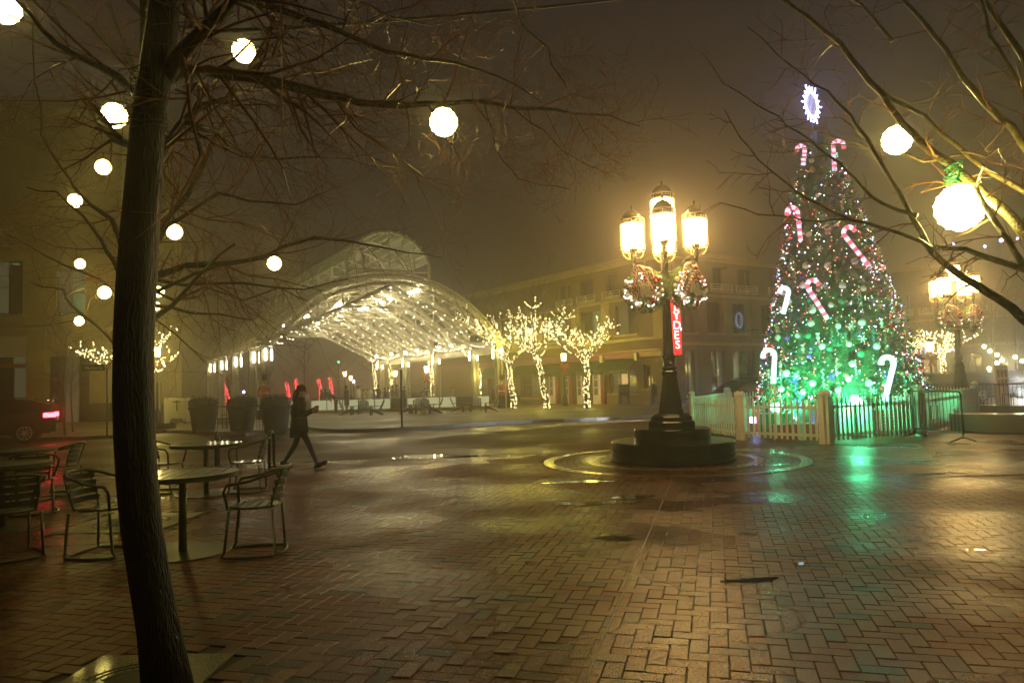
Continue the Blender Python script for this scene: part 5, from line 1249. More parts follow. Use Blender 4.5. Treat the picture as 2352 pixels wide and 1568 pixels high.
# right hand tree: limbs reach in from outside the frame
t4 = thing('street_tree', 'bare tree at the right edge whose slender limbs carry two globe lamps', 'tree', (0, 0, 0))
def rp(L_): return [(1550+.476*x, .476*y) for x, y in L_]
c0 = Vector((3.9, 2.9, 0)); MB().tube([c0, c0+Vector((.02, 0, 1.2)), c0+Vector((-.05, .1, 2.4)), c0+Vector((-.02, .1, 3.8)), c0+Vector((.1, .2, 5.6))], [.13, .12, .11, .09, .03], 14).build('trunk', mt['bark'], t4, smooth=True)
tw4 = MB(); r = random.Random(5)
mt['mossbranch'] = M('wet_yellow_green_bark', (.15, .12, .03), .32, var=.45, scale=30, bump=.5, bscale=90)
RL = [([(1960, 1700), (1800, 1600), (1684, 1540), (1560, 1440), (1450, 1370), (1340, 1300), (1245, 1220), (1190, 1120), (1120, 1000), (1050, 880), (960, 730), (870, 600), (810, 520), (740, 440), (620, 360), (500, 270), (350, 130)], 2.9, 3.6, .024, .003),
      ([(1240, 1200), (1190, 1165), (1000, 1100), (850, 1060), (740, 1010), (640, 960), (560, 900), (400, 770), (320, 670), (240, 530)], 3.1, 3.5, .011, .0028), ([(1960, 1390), (1684, 1300), (1500, 1240), (1400, 1200), (1250, 1190)], 3.0, 3.1, .017, .009),
      ([(1170, 1040), (1080, 1015), (950, 950), (870, 860), (800, 790), (700, 720), (600, 640), (500, 560), (400, 510), (230, 400), (135, 255)], 3.2, 3.7, .011, .0026), ([(850, 1060), (700, 1070), (550, 1045), (400, 1035), (265, 990)], 3.3, 3.5, .006, .0025),
      ([(1960, 1350), (1684, 1120), (1560, 990), (1450, 900), (1330, 790), (1200, 700), (1100, 600), (1000, 450), (890, 330), (800, 210), (640, 80), (530, 0), (450, -90)], 3.2, 4.4, .030, .010), ([(1900, 1020), (1684, 920), (1520, 830), (1360, 700), (1250, 610), (1150, 530), (1000, 450)], 3.4, 4.0, .018, .010),
      ([(1900, 980), (1684, 700), (1560, 560), (1450, 440), (1350, 310), (1250, 170), (1150, 50), (1100, 0), (1050, -80)], 3.4, 4.2, .022, .010), ([(1750, 620), (1684, 460), (1600, 300), (1520, 180), (1480, 0), (1460, -80)], 3.4, 4.0, .016, .008), ([(1750, 400), (1684, 280), (1560, 100), (1500, 0), (1440, -90)], 3.4, 4, .02, .012),
      ([(1684, 1280), (1600, 1150), (1500, 1000), (1450, 900)], 3.2, 3.4, .015, .012), ([(980, 740), (870, 690), (700, 640), (560, 610), (470, 640)], 4.0, 4.0, .006, .0025), ([(940, 720), (840, 700), (700, 700), (560, 730), (445, 685)], 4.0, 4.1, .0055, .002), ([(900, 660), (800, 570), (650, 580), (500, 585)], 3.6, 3.6, .005, .002), ([(820, 350), (660, 340), (490, 330)], 4.1, 4.0, .005, .002),
      ([(760, 190), (650, 190), (500, 190)], 4.2, 4.2, .004, .002), ([(1050, 200), (900, 20), (780, -60)], 4.2, 4.4, .012, .006), ([(1380, 730), (1500, 760), (1650, 680), (1760, 640)], 3.6, 3.6, .006, .003), ([(1110, 740), (1200, 780), (1280, 770), (1400, 740)], 3.7, 3.7, .008, .005),
      ([(1000, 440), (1150, 500), (1300, 450), (1500, 480), (1700, 560)], 4, 4, .006, .003), ([(760, 0), (720, 60), (770, 170)], 4.2, 4.2, .004, .003), ([(1320, 260), (1420, 230), (1560, 330), (1684, 430)], 4, 4, .005, .003)]
for i, (pts, z0, z1, r0, r1) in enumerate(RL): limb(t4, path(rp(pts), z0, z1), r0, r1, mt['mossbranch'], tw4, r, 7 if r0 > .008 else 4, .34, 1, rate=4, drop=0)
tw4.build('twigs', mt['twig'], t4, kind='stuff')
tk = MB(); gp = AT(2190, 398, 3.5)
for k in range(9): tk.tube([(gp.x+.035*math.cos(a+k), gp.y+.03*math.sin(a), gp.z+.012*k-.05+.014*math.sin(2*a)) for a in [2*PI*q/10 for q in range(10)]], .0028, 4, closed=True)
tk.tube([(gp.x, gp.y, gp.z), (gp.x+.03, gp.y, gp.z-.08)], .004, 4); tk.build('green_twine', mt['greenb'], t4)
# overhead cable
cb = MB(); P_ = [AT(x, y, z) for x, y, z in ((430, 75, 4.2), (700, 64, 4.8), (900, 48, 5.4), (1100, 30, 6.2), (1300, 12, 7.2), (1450, -4, 8.2), (1640, -30, 10))]
cb.tube(P_, .013, 6); tag(cb.build('overhead_cable', mt['cable']), 'black cable strung from the near tree across the top of the picture', 'cable')

# ---- trees wrapped in string lights
def lit_tree(label, base, H, seed, limbs=None, lean=0, nb=7, mat='bulb', R=.017, group=None, spread=1.0, dens=1.0, trunk_h=.5):
    T = thing('lit_tree', label, 'tree', base, 0, group); r = random.Random(seed); m = MB(); b = MB(); tw = MB()
    pts = []; p = Vector((0, 0, 0)); th = H*trunk_h
    for i in range(7):
        pts.append(Vector((lean*(i/6)**1.5+.05*math.sin(i*1.9+seed), .05*math.cos(i*2.3), th*i/6)))
    rs = [.14-.05*i/6 for i in range(7)]; m.tube(pts, rs, 8)
    def beads(P, r0, r1, n):
        for k in range(n):
            t = r.random(); i = min(len(P)-2, int(t*(len(P)-1))); f = t*(len(P)-1)-i; q = P[i].lerp(P[i+1], f); a = r.uniform(0, 6.28); rr = (r0+(r1-r0)*t)+.02
            b.octa((q.x+rr*math.cos(a), q.y+rr*math.sin(a), q.z+r.uniform(-.04, .04)), R*r.uniform(.7, 1.15))
    beads(pts, .14, .09, int(62*dens*th))
    for k in range(nb):
        a = 2*PI*k/nb+r.uniform(-.3, .3); h = th*r.uniform(.72, 1.0); i = min(5, int(h/th*6)); q = pts[i].lerp(pts[i+1], h/th*6-i); L_ = (H-h)*r.uniform(.75, 1.1)
        P = [q]; d = Vector((math.cos(a)*.75*spread, math.sin(a)*.75*spread, r.uniform(.35, 1.0))).normalized()
        for s in range(5):
            d = (d+Vector((r.gauss(0, .16), r.gauss(0, .16), r.uniform(-.05, .22)))).normalized(); P.append(P[-1]+d*L_/5)
        m.tube(P, [.042-.03*s/5 for s in range(6)], 6, cap=False); beads(P, .035, .0, int(14*dens*L_))
        for s in (2, 3, 4):
            for _ in range(2):
                dd = (Vector((r.gauss(0, 1), r.gauss(0, 1), r.uniform(0, 1.2)))).normalized(); e_ = [P[s], P[s]+dd*L_*.14, P[s]+dd*L_*.26+Vector((0, 0, .1))]; m.tube(e_, [.02, .014, .006], 4, cap=False); beads(e_, .02, .0, int(12*dens*L_*.26))
        for s in range(3): branchlet(tw, P[-1-s], d+Vector((r.gauss(0, .5), r.gauss(0, .5), .5)), L_*.85, .014, 2, r, -.02, 4, 5)
    m.build('trunk', mt['barkg'], T, smooth=True); b.build('string_lights', mt[mat], T, kind='stuff'); tw.build('twigs', mt['bark2'], T, kind='stuff')
    return T
mt['bark2'] = M('pale_wet_twigs', (.10, .08, .035), .5, var=.3, scale=20, bump=0)
row = [(1180, 937, 'lit tree nearest the pavilion, wrapped in warm string lights from foot to tips', 6.2, -.35), (1256, 938, 'lit tree in the middle of the three in front of the stone building', 6.1, -.55), (1348, 937, 'rightmost of the three lit trees in front of the stone building, its branches spread sideways', 5.6, .1)]
for i, (px, py, lab, H, lean) in enumerate(row):
    p = G(px, py, .12); lit_tree(lab, p, H, 31+i*7, lean=lean, nb=8, group='trees wrapped in warm string lights')
    pl = bpy.data.lights.new('string_glow', 'POINT'); pl.energy = 95; pl.color = (1, .80, .30); pl.shadow_soft_size = .6
for px, Y, lab in ((1102, 45.5, 'string light tree seen under the pavilion between its last two right columns'), (995, 52, 'string light trunk seen under the pavilion behind the spreading skater'), (900, 58, 'string light trunk far back under the middle of the pavilion'), (864, 64, 'farthest string light trunk at the back corner of the pavilion')):
    p = AT(px, 900, Y); p.z = .1; lit_tree(lab, p, 4.3, px, lean=-.2, nb=2, trunk_h=.92, dens=.8, R=.022, group='trees wrapped in warm string lights')
p = AT(318, 900, 32.5); p.z = .1; lit_tree('sparkling lit tree behind the near trunk, branches showing on either side', p, 4.9, 77, nb=11, spread=1.6, trunk_h=.5, dens=.9, R=.022, group='trees wrapped in warm string lights')
p = AT(2168, 900, 37.5); p.z = 0; lit_tree('lit tree at the right between the Christmas tree and the second lamp post', p, 4.3, 90, nb=9, lean=.1, spread=1.6, trunk_h=.62, dens=1.0, R=.022, group='trees wrapped in warm string lights')
p = AT(2085, 900, 39); p.z = 0; lit_tree('lit tree mostly hidden behind the right side of the Christmas tree', p, 4.2, 95, nb=7, spread=1.9, trunk_h=.65, dens=.8, R=.022, group='trees wrapped in warm string lights')
# glow of the strings on the building behind: small lamps among the branches
def glow(name, p, e_, c_, R=.5, parent=None):
    ld = bpy.data.lights.new(name, 'POINT'); ld.energy = e_; ld.color = c_; ld.shadow_soft_size = R
    o = bpy.data.objects.new(name, ld); col.objects.link(o); o.location = p; return o
for px, Y in ((1172, 43), (1245, 42), (1350, 40.2)):
    p = AT(px, 790, Y-1.0); glow('string_light_glow', p, 170, (1., .80, .08), .5)
    p = AT(px, 880, Y-.4); glow('string_light_glow', p, 45, (1., .78, .12), .3)
for px, Y in ((1100, 45), (995, 52), (900, 57)): glow('string_light_glow', AT(px, 860, Y-.3), 110, (1., .80, .2), .4)
glow('string_light_glow', AT(330, 810, 32), 330, (1., .80, .12), .4); glow('string_light_glow', AT(2168, 820, 37), 110, (1., .8, .2), .4)
# red lit columns
for px, py0, py1, Y, lab in ((512, 868, 930, 60, 'small cone tree in red lights between the left pavilion columns'), (660, 878, 925, 62, 'red lit trunk just left of the walking woman'), (681, 870, 922, 64, 'red lit trunk above the head of the walking woman'), (734, 871, 920, 62, 'red lit trunk left of the pair of skaters'), (759, 867, 920, 63, 'red lit trunk above the white haired skater')):
    p = AT(px, 900, Y); top = AT(px, py0, Y); T = thing('red_lit_tree', lab, 'tree', (p.x, p.y, 0), 0, 'trunks wrapped in red lights'); b = MB(); rr = random.Random(px); H = top.z
    cone = px == 512
    MB().tube([(0, 0, 0), (.05, 0, H*.5), (0, 0, H)], [.10, .09, .06], 6).build('trunk', mt['bark'], T)
    for k in range(150):
        t = rr.random(); a = rr.uniform(0, 6.28); R = (.5*(1-t)+.06) if cone else .13; b.octa((R*math.cos(a)+.1*math.sin(t*4), R*math.sin(a), .3+(H-.3)*t), .030)
    b.build('string_lights', mt['bulbr'], T, kind='stuff')
    glow('red_string_glow', AT(px, py0+25, Y-.7), 10, (1., .05, .06), .3)
# plain small trees
def bare_tree(label, p, H, seed, r0=.07, group=None, lvl=2, th=.4):
    T = thing('bare_tree', label, 'tree', p, 0, group); r = random.Random(seed); m = MB(); tw = MB(); pts = [Vector((.03*math.sin(i+seed), .03*math.cos(i), H*.8*i/6)) for i in range(7)]
    m.tube(pts, [r0*(1-.8*i/6) for i in range(7)], 7); m.build('trunk', mt['bark'], T, smooth=True)
    for k in range(20):
        t = th+(1-th)*r.random(); i = min(5, int(t*6)); q = pts[i].lerp(pts[i+1], t*6-i); a = r.uniform(0, 6.28)
        branchlet(tw, q, (math.cos(a), math.sin(a), r.uniform(.4, 1.6)), H*.34*r.uniform(.6, 1.1), r0*.28, lvl, r, -.02, 4, 4, wig=.14)
    tw.build('crown', mt['bark2'], T, kind='stuff'); return T
for px, pb, Y, H, lab in ((147, 1004, 26.2, 4.3, 'thin bare sapling on the left pavement directly behind the car tail'), (165, 990, 28.5, 3.4, 'second thin bare sapling on the left pavement, nearer the street sign')):
    p = AT(px, pb, Y); p.z = .1; bare_tree(lab, p, H, px, .05)
for i, (px, Y, H, lab) in enumerate(((2290, 40, 7.2, 'bare tree with globe lamps behind the notice board'), (2340, 43, 7.2, 'bare tree with globe lamps at the right edge of the picture'), (700, 74, 8, 'faint bare tree seen through the back of the pavilion'), (860, 70, 7.5, 'faint bare tree in the mist beyond the skaters'), (590, 68, 6, 'faint bare tree beyond the left side of the pavilion'), (1725, 40.5, 3.6, 'thin bare sapling before the corner building, above the dark car'))):
    p = AT(px, 900, Y); p.z = 0; bare_tree(lab, p, H, px, .09 if H > 5 else .05)
p = AT(1400, 900, 44.5); p.z = 0
for px, Y, H in ((1225, 47.5, 7.4), (1290, 45.5, 6.6), (1160, 50, 7.5)):
    pass
for i, (px, py) in enumerate(((2260.6, 795.6), (2273.5, 806), (2290, 814.5), (2301.7, 827), (2290, 833), (2272, 846), (2332, 820), (2348, 829))):
    globe_at(px, py, 4.6, ['topmost of the cluster of small globe lamps in the bare tree at the right', 'second from the top in the cluster of small globe lamps at the right', 'third from the top in the cluster of small globe lamps at the right', 'rightmost of the cluster of small globe lamps above the notice board', 'small globe lamp just above the notice board', 'lowest of the cluster of small globe lamps at the right', 'small globe lamp near the right edge, the left of a pair', 'small globe lamp at the very right edge of the picture'][i], mat='farglobe', twine=False)
    if i in (1, 4, 6): glow('globe_glow', AT(px, py, 38.5), 90, (1., .85, .4), .2)
# ------------------------------------------------------------------ smaller lamps
def post_lamp(label, px, py_l, py_b, Y, big=.22, bow=True, mat='lantern'):
    top = AT(px, py_l, Y); L = thing('post_lamp', label, 'post lamp', (top.x, Y, 0)); z = top.z
    MB().lathe([(.20, 0), (.18, .1), (.14, .6), (.08, .75), (.055, .85), (.04, z-.35), (.07, z-.3), (.09, z-.25)], 10).build('post', mt['iron'], L)
    MB().lathe([(.08, -.22), (.13, -.2), (.16, .18), (.10, .2)], 10).build('lantern_glass', mt[mat], L, loc=(0, 0, z))
    MB().lathe([(.17, .2), (.14, .3), (.05, .38), (.01, .46)], 10).build('cap', mt['iron'], L, loc=(0, 0, z))
    if bow:
        m = MB()
        for s in (-1, 1):
            m.tube([(0, -.12, z-.55), (s*.22, -.14, z-.42), (s*.28, -.12, z-.58), (0, -.12, z-.6)], .06, 6); m.tube([(0, -.12, z-.6), (s*.14, -.12, z-.95)], [.05, .07], 6)
        m.build('ribbon_bow', mt['ribbon'], L)
    return L
post_lamp('small post lamp with a red bow between the lit trees', 1294.6, 820, 935, 41.3, mat='postglass'if 'postglass' in mt else 'farglobe')
post_lamp('bright post lamp behind the near trunk beside the sparkling tree', 361, 808, 960, 36, mat='lantern')
post_lamp('bright post lamp right of the Christmas tree with a red bow', 2135.4, 795.6, 870, 34.5, mat='lantern')
for px, py, Y, lab in ((792, 858.6, 75, 'left of two far bright lamps seen through the back of the pavilion'), (805.5, 868, 78, 'right of two far bright lamps seen through the back of the pavilion'), (907.6, 857.6, 60, 'far post lamp seen under the middle of the pavilion beside a lit trunk'), (980, 847.5, 50, 'bright post lamp under the right side of the pavilion above the spreading skater')):
    post_lamp(lab, px, py, 930, Y, bow=py < 850, mat='lantern')
for px, py, Y, lab in ((812.5, 876, 78, 'small blue-white light beside the two far lamps'), (560, 900, 80, 'small blue light low between the left pavilion columns'), (777.5, 831, 90, 'tiny green signal light high behind the pavilion')):
    p = AT(px, py, Y); q = thing('signal_light', lab, 'light', (p.x, p.y, 0)); MB().tube([(0, 0, 0), (0, 0, p.z-.1)], .05, 6).build('mast', mt['blackmetal'], q); MB().sphere((0, 0, 0), .14, 8, 6).build('lamp', mt['led'] if py > 850 else mt['bulbg'], q, loc=(0, 0, p.z))

# ------------------------------------------------------------------ tree grates
def grate(label, c, s, rz):
    g = thing('tree_grate', label, 'tree grate', (c.x, c.y, 0), rz); m = MB(); n = 48
    m.prism([(-s, -s), (s, -s), (s, s), (-s, s)], -.009, .004)
    m.build('plate', mt['slab'], g)
    for r0, r1 in ((.20, .235), (.28, .30), (.34, .36)):
        k0 = 0
        for q in range(4):
            a0 = q*PI/2+.12; MB().prism(arcseg(r0*s/.52, r1*s/.52, a0, a0+PI/2-.24, 0, 0, 10), .0041, .0065).build('slot', mt['mortar'], g)
    MB().lathe([(.19*s/.52, .0042), (.19*s/.52, .0075)], 32).build('soil_opening', mt['mortar'], g)
    m = MB()
    for R in (.255, .32, .385):
        for k in range(int(R*110)):
            a = 2*PI*k/int(R*110); m.octa((R*s/.52*math.cos(a), R*s/.52*math.sin(a), .004), .006)
    m.build('studs', mt['slab'], g, kind='stuff'); return g
grate('square iron tree grate at the foot of the near trunk', GR1, .385, -.03)
grate('square iron tree grate of the second tree, behind the near trunk', GR2, .60, -.05)

# ------------------------------------------------------------------ café furniture
def make_table(label, p, rz=0.0, R=.50):
    t = thing('cafe_table', label, 'table', (p.x, p.y, 0), rz); n = 9
    m = MB(); m.lathe([(R-.035, .70), (R, .70), (R, .745), (R-.035, .745), (R-.035, .70)], 40, cap=False); m.build('table_rim', mt['greenmetal'], t)
    w = 2*(R-.035)/n
    for k in range(n):
        x0 = -(R-.035)+k*w; xs = [x0+.008, x0+w-.008]; f = lambda x: math.sqrt(max(.0, (R-.033)**2-x*x)); P = [(xs[0], -f(xs[0])), ((xs[0]+xs[1])/2, -f((xs[0]+xs[1])/2)), (xs[1], -f(xs[1])), (xs[1], f(xs[1])), ((xs[0]+xs[1])/2, f((xs[0]+xs[1])/2)), (xs[0], f(xs[0]))]
        MB().prism(P, .733, .743).build('top_slat', mt['greenmetal'], t)
    m = MB()
    for a in (0, PI/2):
        m.tube([(math.cos(a)*x, math.sin(a)*x, z) for x, z in ((-R+.05, .715), (-.25, .69), (-.16, .665), (.16, .665), (.25, .69), (R-.05, .715))], .011, 6)
    m.build('under_brace', mt['greenmetal'], t)
    MB().lathe([(.038, .012), (.034, .69)], 16).build('pedestal', mt['greenmetal'], t, smooth=True)
    MB().lathe([(.43, 0), (.435, .004), (.43, .012), (.04, .018), (.0, .018)], 36).build('base_plate', mt['greenmetal'], t)
    return t
def make_chair(label, p, rz):
    """facing local +x"""
    c = thing('cafe_chair', label, 'chair', (p.x, p.y, 0), rz, 'slatted green metal chairs round the café tables')
    R = .013
    m = MB(); m.tube([(-.20, .21, .42), (-.22, .23, .02), (-.20, .25, .013), (.0, .27, .013), (.22, .24, .013), (.255, .20, .013), (.23, .20, .06), (.19, .19, .42)], R, 7)
    m.tube([(-.20, -.21, .42), (-.22, -.23, .02), (-.20, -.25, .013), (.0, -.27, .013), (.22, -.24, .013), (.255, -.20, .013), (.23, -.20, .06), (.19, -.19, .42)], R, 7)
    m.tube([(-.215, -.23, .02), (-.26, -.12, .013), (-.27, 0, .013), (-.26, .12, .013), (-.215, .23, .02)], R, 7); m.build('leg_frame', mt['greenmetal'], c, smooth=True)
    m = MB(); m.tube([(.20, .20, .44), (.22, .25, .60), (.19, .26, .66), (.0, .27, .69), (-.20, .24, .75), (-.30, .12, .785), (-.32, 0, .79), (-.30, -.12, .785), (-.20, -.24, .75), (.0, -.27, .69), (.19, -.26, .66), (.22, -.25, .60), (.20, -.20, .44)], .014, 8); m.build('arm_frame', mt['greenmetal'], c, smooth=True)
    for s in (-1, 1): MB().tube([(-.17, s*.17, .43), (-.22, s*.19, .60), (-.28, s*.17, .77)], .010, 6).build('back_upright', mt['greenmetal'], c)
    m = MB(); m.tube([(.22*math.cos(a)*(1.0), .21*math.sin(a), .44) for a in [2*PI*k/24 for k in range(24)]], .012, 6, closed=True); m.build('seat_ring', mt['greenmetal'], c)
    for k in range(5):
        x = -.17+.085*k; y = .20*math.sqrt(max(.05, 1-(x/.225)**2)); MB().box((x, 0, .443), (.066, 2*y, .012)).build('seat_slat', mt['greenmetal'], c)
    for k in range(4):
        z = .52+.070*k; off = -.19-.10*(z-.45)/.4-.02
        mm = MB(); n = 8; P = [(off-.05*math.cos(PI*(i/n-.5))+.05, -.185+.37*i/n) for i in range(n+1)]
        mm.prism([(x, y) for x, y in P]+[(x-.010, y) for x, y in P[::-1]], z-.026, z+.026); mm.build('back_slat', mt['greenmetal'], c)
    return c
TA = G(420, 1268); TB = G(474, 1134)
make_table('round green slatted café table, the nearest, just right of the thick trunk', TA, .15)
make_table('round green slatted café table behind the nearest one, before the black bike racks', TB, .1)
tC = G(40, 1150); make_table('round green café table, the farther of two cut by the left edge', tC, .3); tD = G(5, 1212); make_table('round green café table, the nearer of two cut by the left edge', tD, .2)
make_chair('slatted green chair at the right of the nearest table, facing left', G(588, 1268), PI+.12)
make_chair('slatted green chair at the left of the thick trunk, facing right toward the nearest table', G(238, 1272), -.10)
make_chair('slatted green chair right of the second table, near the walking woman', G(570, 1128), PI+.15)
make_chair('slatted green chair between the trunk and the second table, half hidden', G(376, 1130), -.1)
make_chair('slatted green chair seen from behind at the two left tables', G(78, 1178), PI/2+.5)
make_chair('slatted green chair facing left beside the red reflection at the far left table', G(138, 1135), PI+.1)
make_chair('slatted green chair cut by the left edge, nearest the camera', G(22, 1280), PI*.75)
# bike racks
for px, py, rz, lab in ((499, 1072, 1.88, 'black hoop bike rack behind the second café table, seen almost edge on'), (624, 1073, 1.72, 'black hoop bike rack just left of the walking woman')):
    p = G(px, py); b = MB(); b.tube([(-.25, 0, 0), (-.25, 0, .5)]+[(-.25+.25*(1-math.cos(t)), 0, .5+.20*math.sin(t)) for t in [PI*k/8 for k in range(1, 8)]]+[(.25, 0, .5), (.25, 0, 0)], .03, 10); b.box((-.25, 0, .01), (.14, .14, .02)); b.box((.25, 0, .01), (.14, .14, .02))
    o = b.build('bike_rack', mt['blackmetal'], loc=p, rz=rz, smooth=False); tag(o, lab, 'bike rack')
# planters
def planter(label, px, seed):
    p = G(px, 995); P = thing('planter', label, 'planter', (p.x, p.y, 0)); r = random.Random(seed)
    pot = MB(); pot.lathe([(.36, 0), (.38, .05), (.42, .35), (.43, .37), (.425, .39), (.49, .86), (.53, .88), (.54, .94), (.52, .97), (.47, .97), (.45, .88), (.1, .88)], 24); pot.build('pot', mt['planter'], P)
    m = MB()
    for k in range(1500):
        a = r.uniform(0, 6.28); R = .52*math.sqrt(r.random()); z = .92+r.random()*(.42-.3*R); q = Vector((R*math.cos(a), R*math.sin(a), z)); d = Vector((r.gauss(0, .4), r.gauss(0, .4), 1)).normalized()*.09; s = d.cross(Vector((r.gauss(0, 1), r.gauss(0, 1), .1))).normalized()*.02
        m.add([q-s, q+s, q+d], [(0, 1, 2)])
    for k in range(60):
        a = r.uniform(0, 6.28); R = .45*math.sqrt(r.random()); m.tube([(R*math.cos(a), R*math.sin(a), .9), (R*math.cos(a)*1.15, R*math.sin(a)*1.15, 1.25+r.random()*.15)], .006, 3, cap=False)
    m.build('shrub', mt['hedge'], P, kind='stuff')
for px, lab in ((468, 'tall round dark planter with a shrub, left of three in front of the rink'), (556, 'tall round dark planter with a shrub, middle of three in front of the rink'), (634, 'tall round dark planter with a shrub, right of three, behind the walking woman')): planter(lab, px, px)
for a, b_, lab in ((590, 606, 'short black railing panel between the middle and right planters'), (500, 526, 'short black railing panel between the left and middle planters')):
    A, B = G(a, 992), G(b_, 992); fn = thing('railing', lab, 'railing', A); L_ = B.x-A.x; m = MB(); m.tube([(0, 0, .1), (L_, 0, .1)], .02, 5); m.tube([(0, 0, .95), (L_, 0, .95)], .02, 5); m.build('rail', mt['blackmetal'], fn)
    for k in range(4): MB().tube([(L_*k/3, 0, 0), (L_*k/3, 0, 1.0)], .014, 5).build('bar', mt['blackmetal'], fn)
# white utility cart, yellow panels, low blue and white barrier
uc = AT(413, 974, 33.5); U = thing('utility_cart', 'white box shaped utility cart with dark stripe markings at the end of the left street', 'cart', (uc.x, uc.y, 0), .1)
MB().box((0, 0, .72), (.8, .7, 1.1)).box((.0, -.36, .72), (.7, .03, 1.0)).build('body', mt['whitep'], U); MB().box((-.55, .5, .70), (.5, .5, 1.2)).build('side_box', mt['whitep'], U)
m = MB(); m.box((.0, -.385, .95), (.05, .02, .5)); m.box((0, -.385, 1.12), (.36, .02, .05)); m.build('handle', mt['blackmetal'], U)
m = MB(); m.tube([(-.28, -.385, .25), (-.15, -.385, .36), (0, -.385, .30), (.15, -.385, .36), (.28, -.385, .25)], .03, 5); m.build('marking', mt['redsgn'] if 'redsgn' in mt else mt['bluep'], U)
for s in (-1, 1): MB().lathe([(.12, -.04), (.12, .04)], 12).build('wheel', mt['rubber'], U, loc=(s*.3, -.1, .12)).rotation_euler = (0, PI/2, 0)
for px, lab in ((443, 'yellow panel on legs left of the planters, in the mist'), (482, 'yellow panel on legs above the left planter, in the mist')):
    p = AT(px, 925, 36); q = thing('yellow_panel', lab, 'sign panel', (p.x, p.y, 0)); MB().box((0, 0, 1.0), (.55 if px < 460 else .35, .04, .5)).build('panel', mt['yellowp'], q)
    for s in (-.15, .15): MB().box((s, 0, .4), (.04, .04, .8)).build('leg', mt['greymetal'], q)
p = G(512, 981); q = thing('water_barrier', 'low blue and white barrier with a yellow top strip between the left and middle planters', 'barrier', (p.x, p.y+.4, 0)); MB().box((0, 0, .17), (.75, .3, .34)).build('body', mt['whitep'], q); MB().box((0, 0, .36), (.76, .32, .05)).build('stripe', mt['bluep'], q); MB().box((.1, .3, .5), (1.0, .1, .12)).build('top_strip', mt['yellowp'], q)
# street sign, stop sign, plaza pole
p = G(246, 1003, .1); S = thing('street_sign', 'street name sign on a thin pole by the left pavement', 'street sign', (p.x, p.y, .1)); hS = 2.46
MB().tube([(0, 0, 0), (0, 0, hS)], .03, 8).build('pole', mt['blackmetal'], S)
MB().box((-.47, 0, hS-.10), (.80, .02, .22)).build('sign_blade', mt['signgreen'], S); text('lettering', 'Market St.', .15, mt['signwhite'], (-.45, -.012, hS-.11), 0, S, .004)
MB().box((.12, .1, hS-.06), (.16, .4, .24)).build('sign_blade', mt['yellowp'], S)
p = AT(369, 862, 36); S = thing('stop_sign', 'octagonal stop sign seen from behind on a pole, right of the near trunk', 'stop sign', (p.x, p.y, 0)); MB().lathe([(.39, -.01), (.39, .01)], 8, ph=PI/8).build('sign_plate', mt['signback'], S, loc=(0, 0, p.z)).rotation_euler = (PI/2, 0, 0); MB().tube([(.0, .04, 0), (0, .04, p.z+.35)], .035, 6).build('pole', mt['signback'], S)
p = G(923.5, 982, .12); top = AT(922, 850, p.y); tag(MB().tube([(0, 0, 0), (0, 0, top.z-.1)], .035, 8).lathe([(.09, 0), (.09, .03), (.04, .05)], 10).build('plaza_pole', mt['blackmetal'], loc=(p.x, p.y, .12)), 'thin dark pole standing on the kerb in front of the skaters', 'pole')
# A-frame signs
def aframe(label, px, pb, Y, lines):
    p = AT(px, pb, Y); A = thing('pavement_sign', label, 'pavement sign', (p.x, p.y, .0), .05); W_, H_ = .62, 1.25
    MB().box((0, 0, H_/2+.02), (W_, .05, H_)).build('sign_frame', mt['greymetal'], A); MB().box((0, -.03, H_/2+.06), (W_-.09, .014, H_-.22)).build('sign_face', mt['signblack'], A); MB().box((0, -.045, .40), (.30, .008, .45)).build('picture', mt['poster'], A)
    for i, l in enumerate(lines): text('lettering', l, .062, mt['signwhite'], (0, -.040, H_-.12-.075*i), 0, A, .003)
    m = MB(); m.slab([(-W_/2, .05, H_), (-W_/2, .4, 0), (W_/2, .4, 0), (W_/2, .05, H_)], (0, .02, 0)); m.build('rear_leg', mt['greymetal'], A); return A
mt['signblack'] = M('chalk_black', (.015, .015, .017), .5, var=0, bump=0)
aframe('black pavement sign with white writing in front of the restaurant window', 1435, 935, 40.0, ['TAKE AN ACCOUNT TO', 'SEND HOLIDAY CARDS', 'TO KIDS AT CHILDREN\'S', 'NATIONAL HOSPITAL'])
aframe('second dim pavement sign half hidden left of the big lamp post', 1510, 932, 38.6, ['HOLIDAY'])
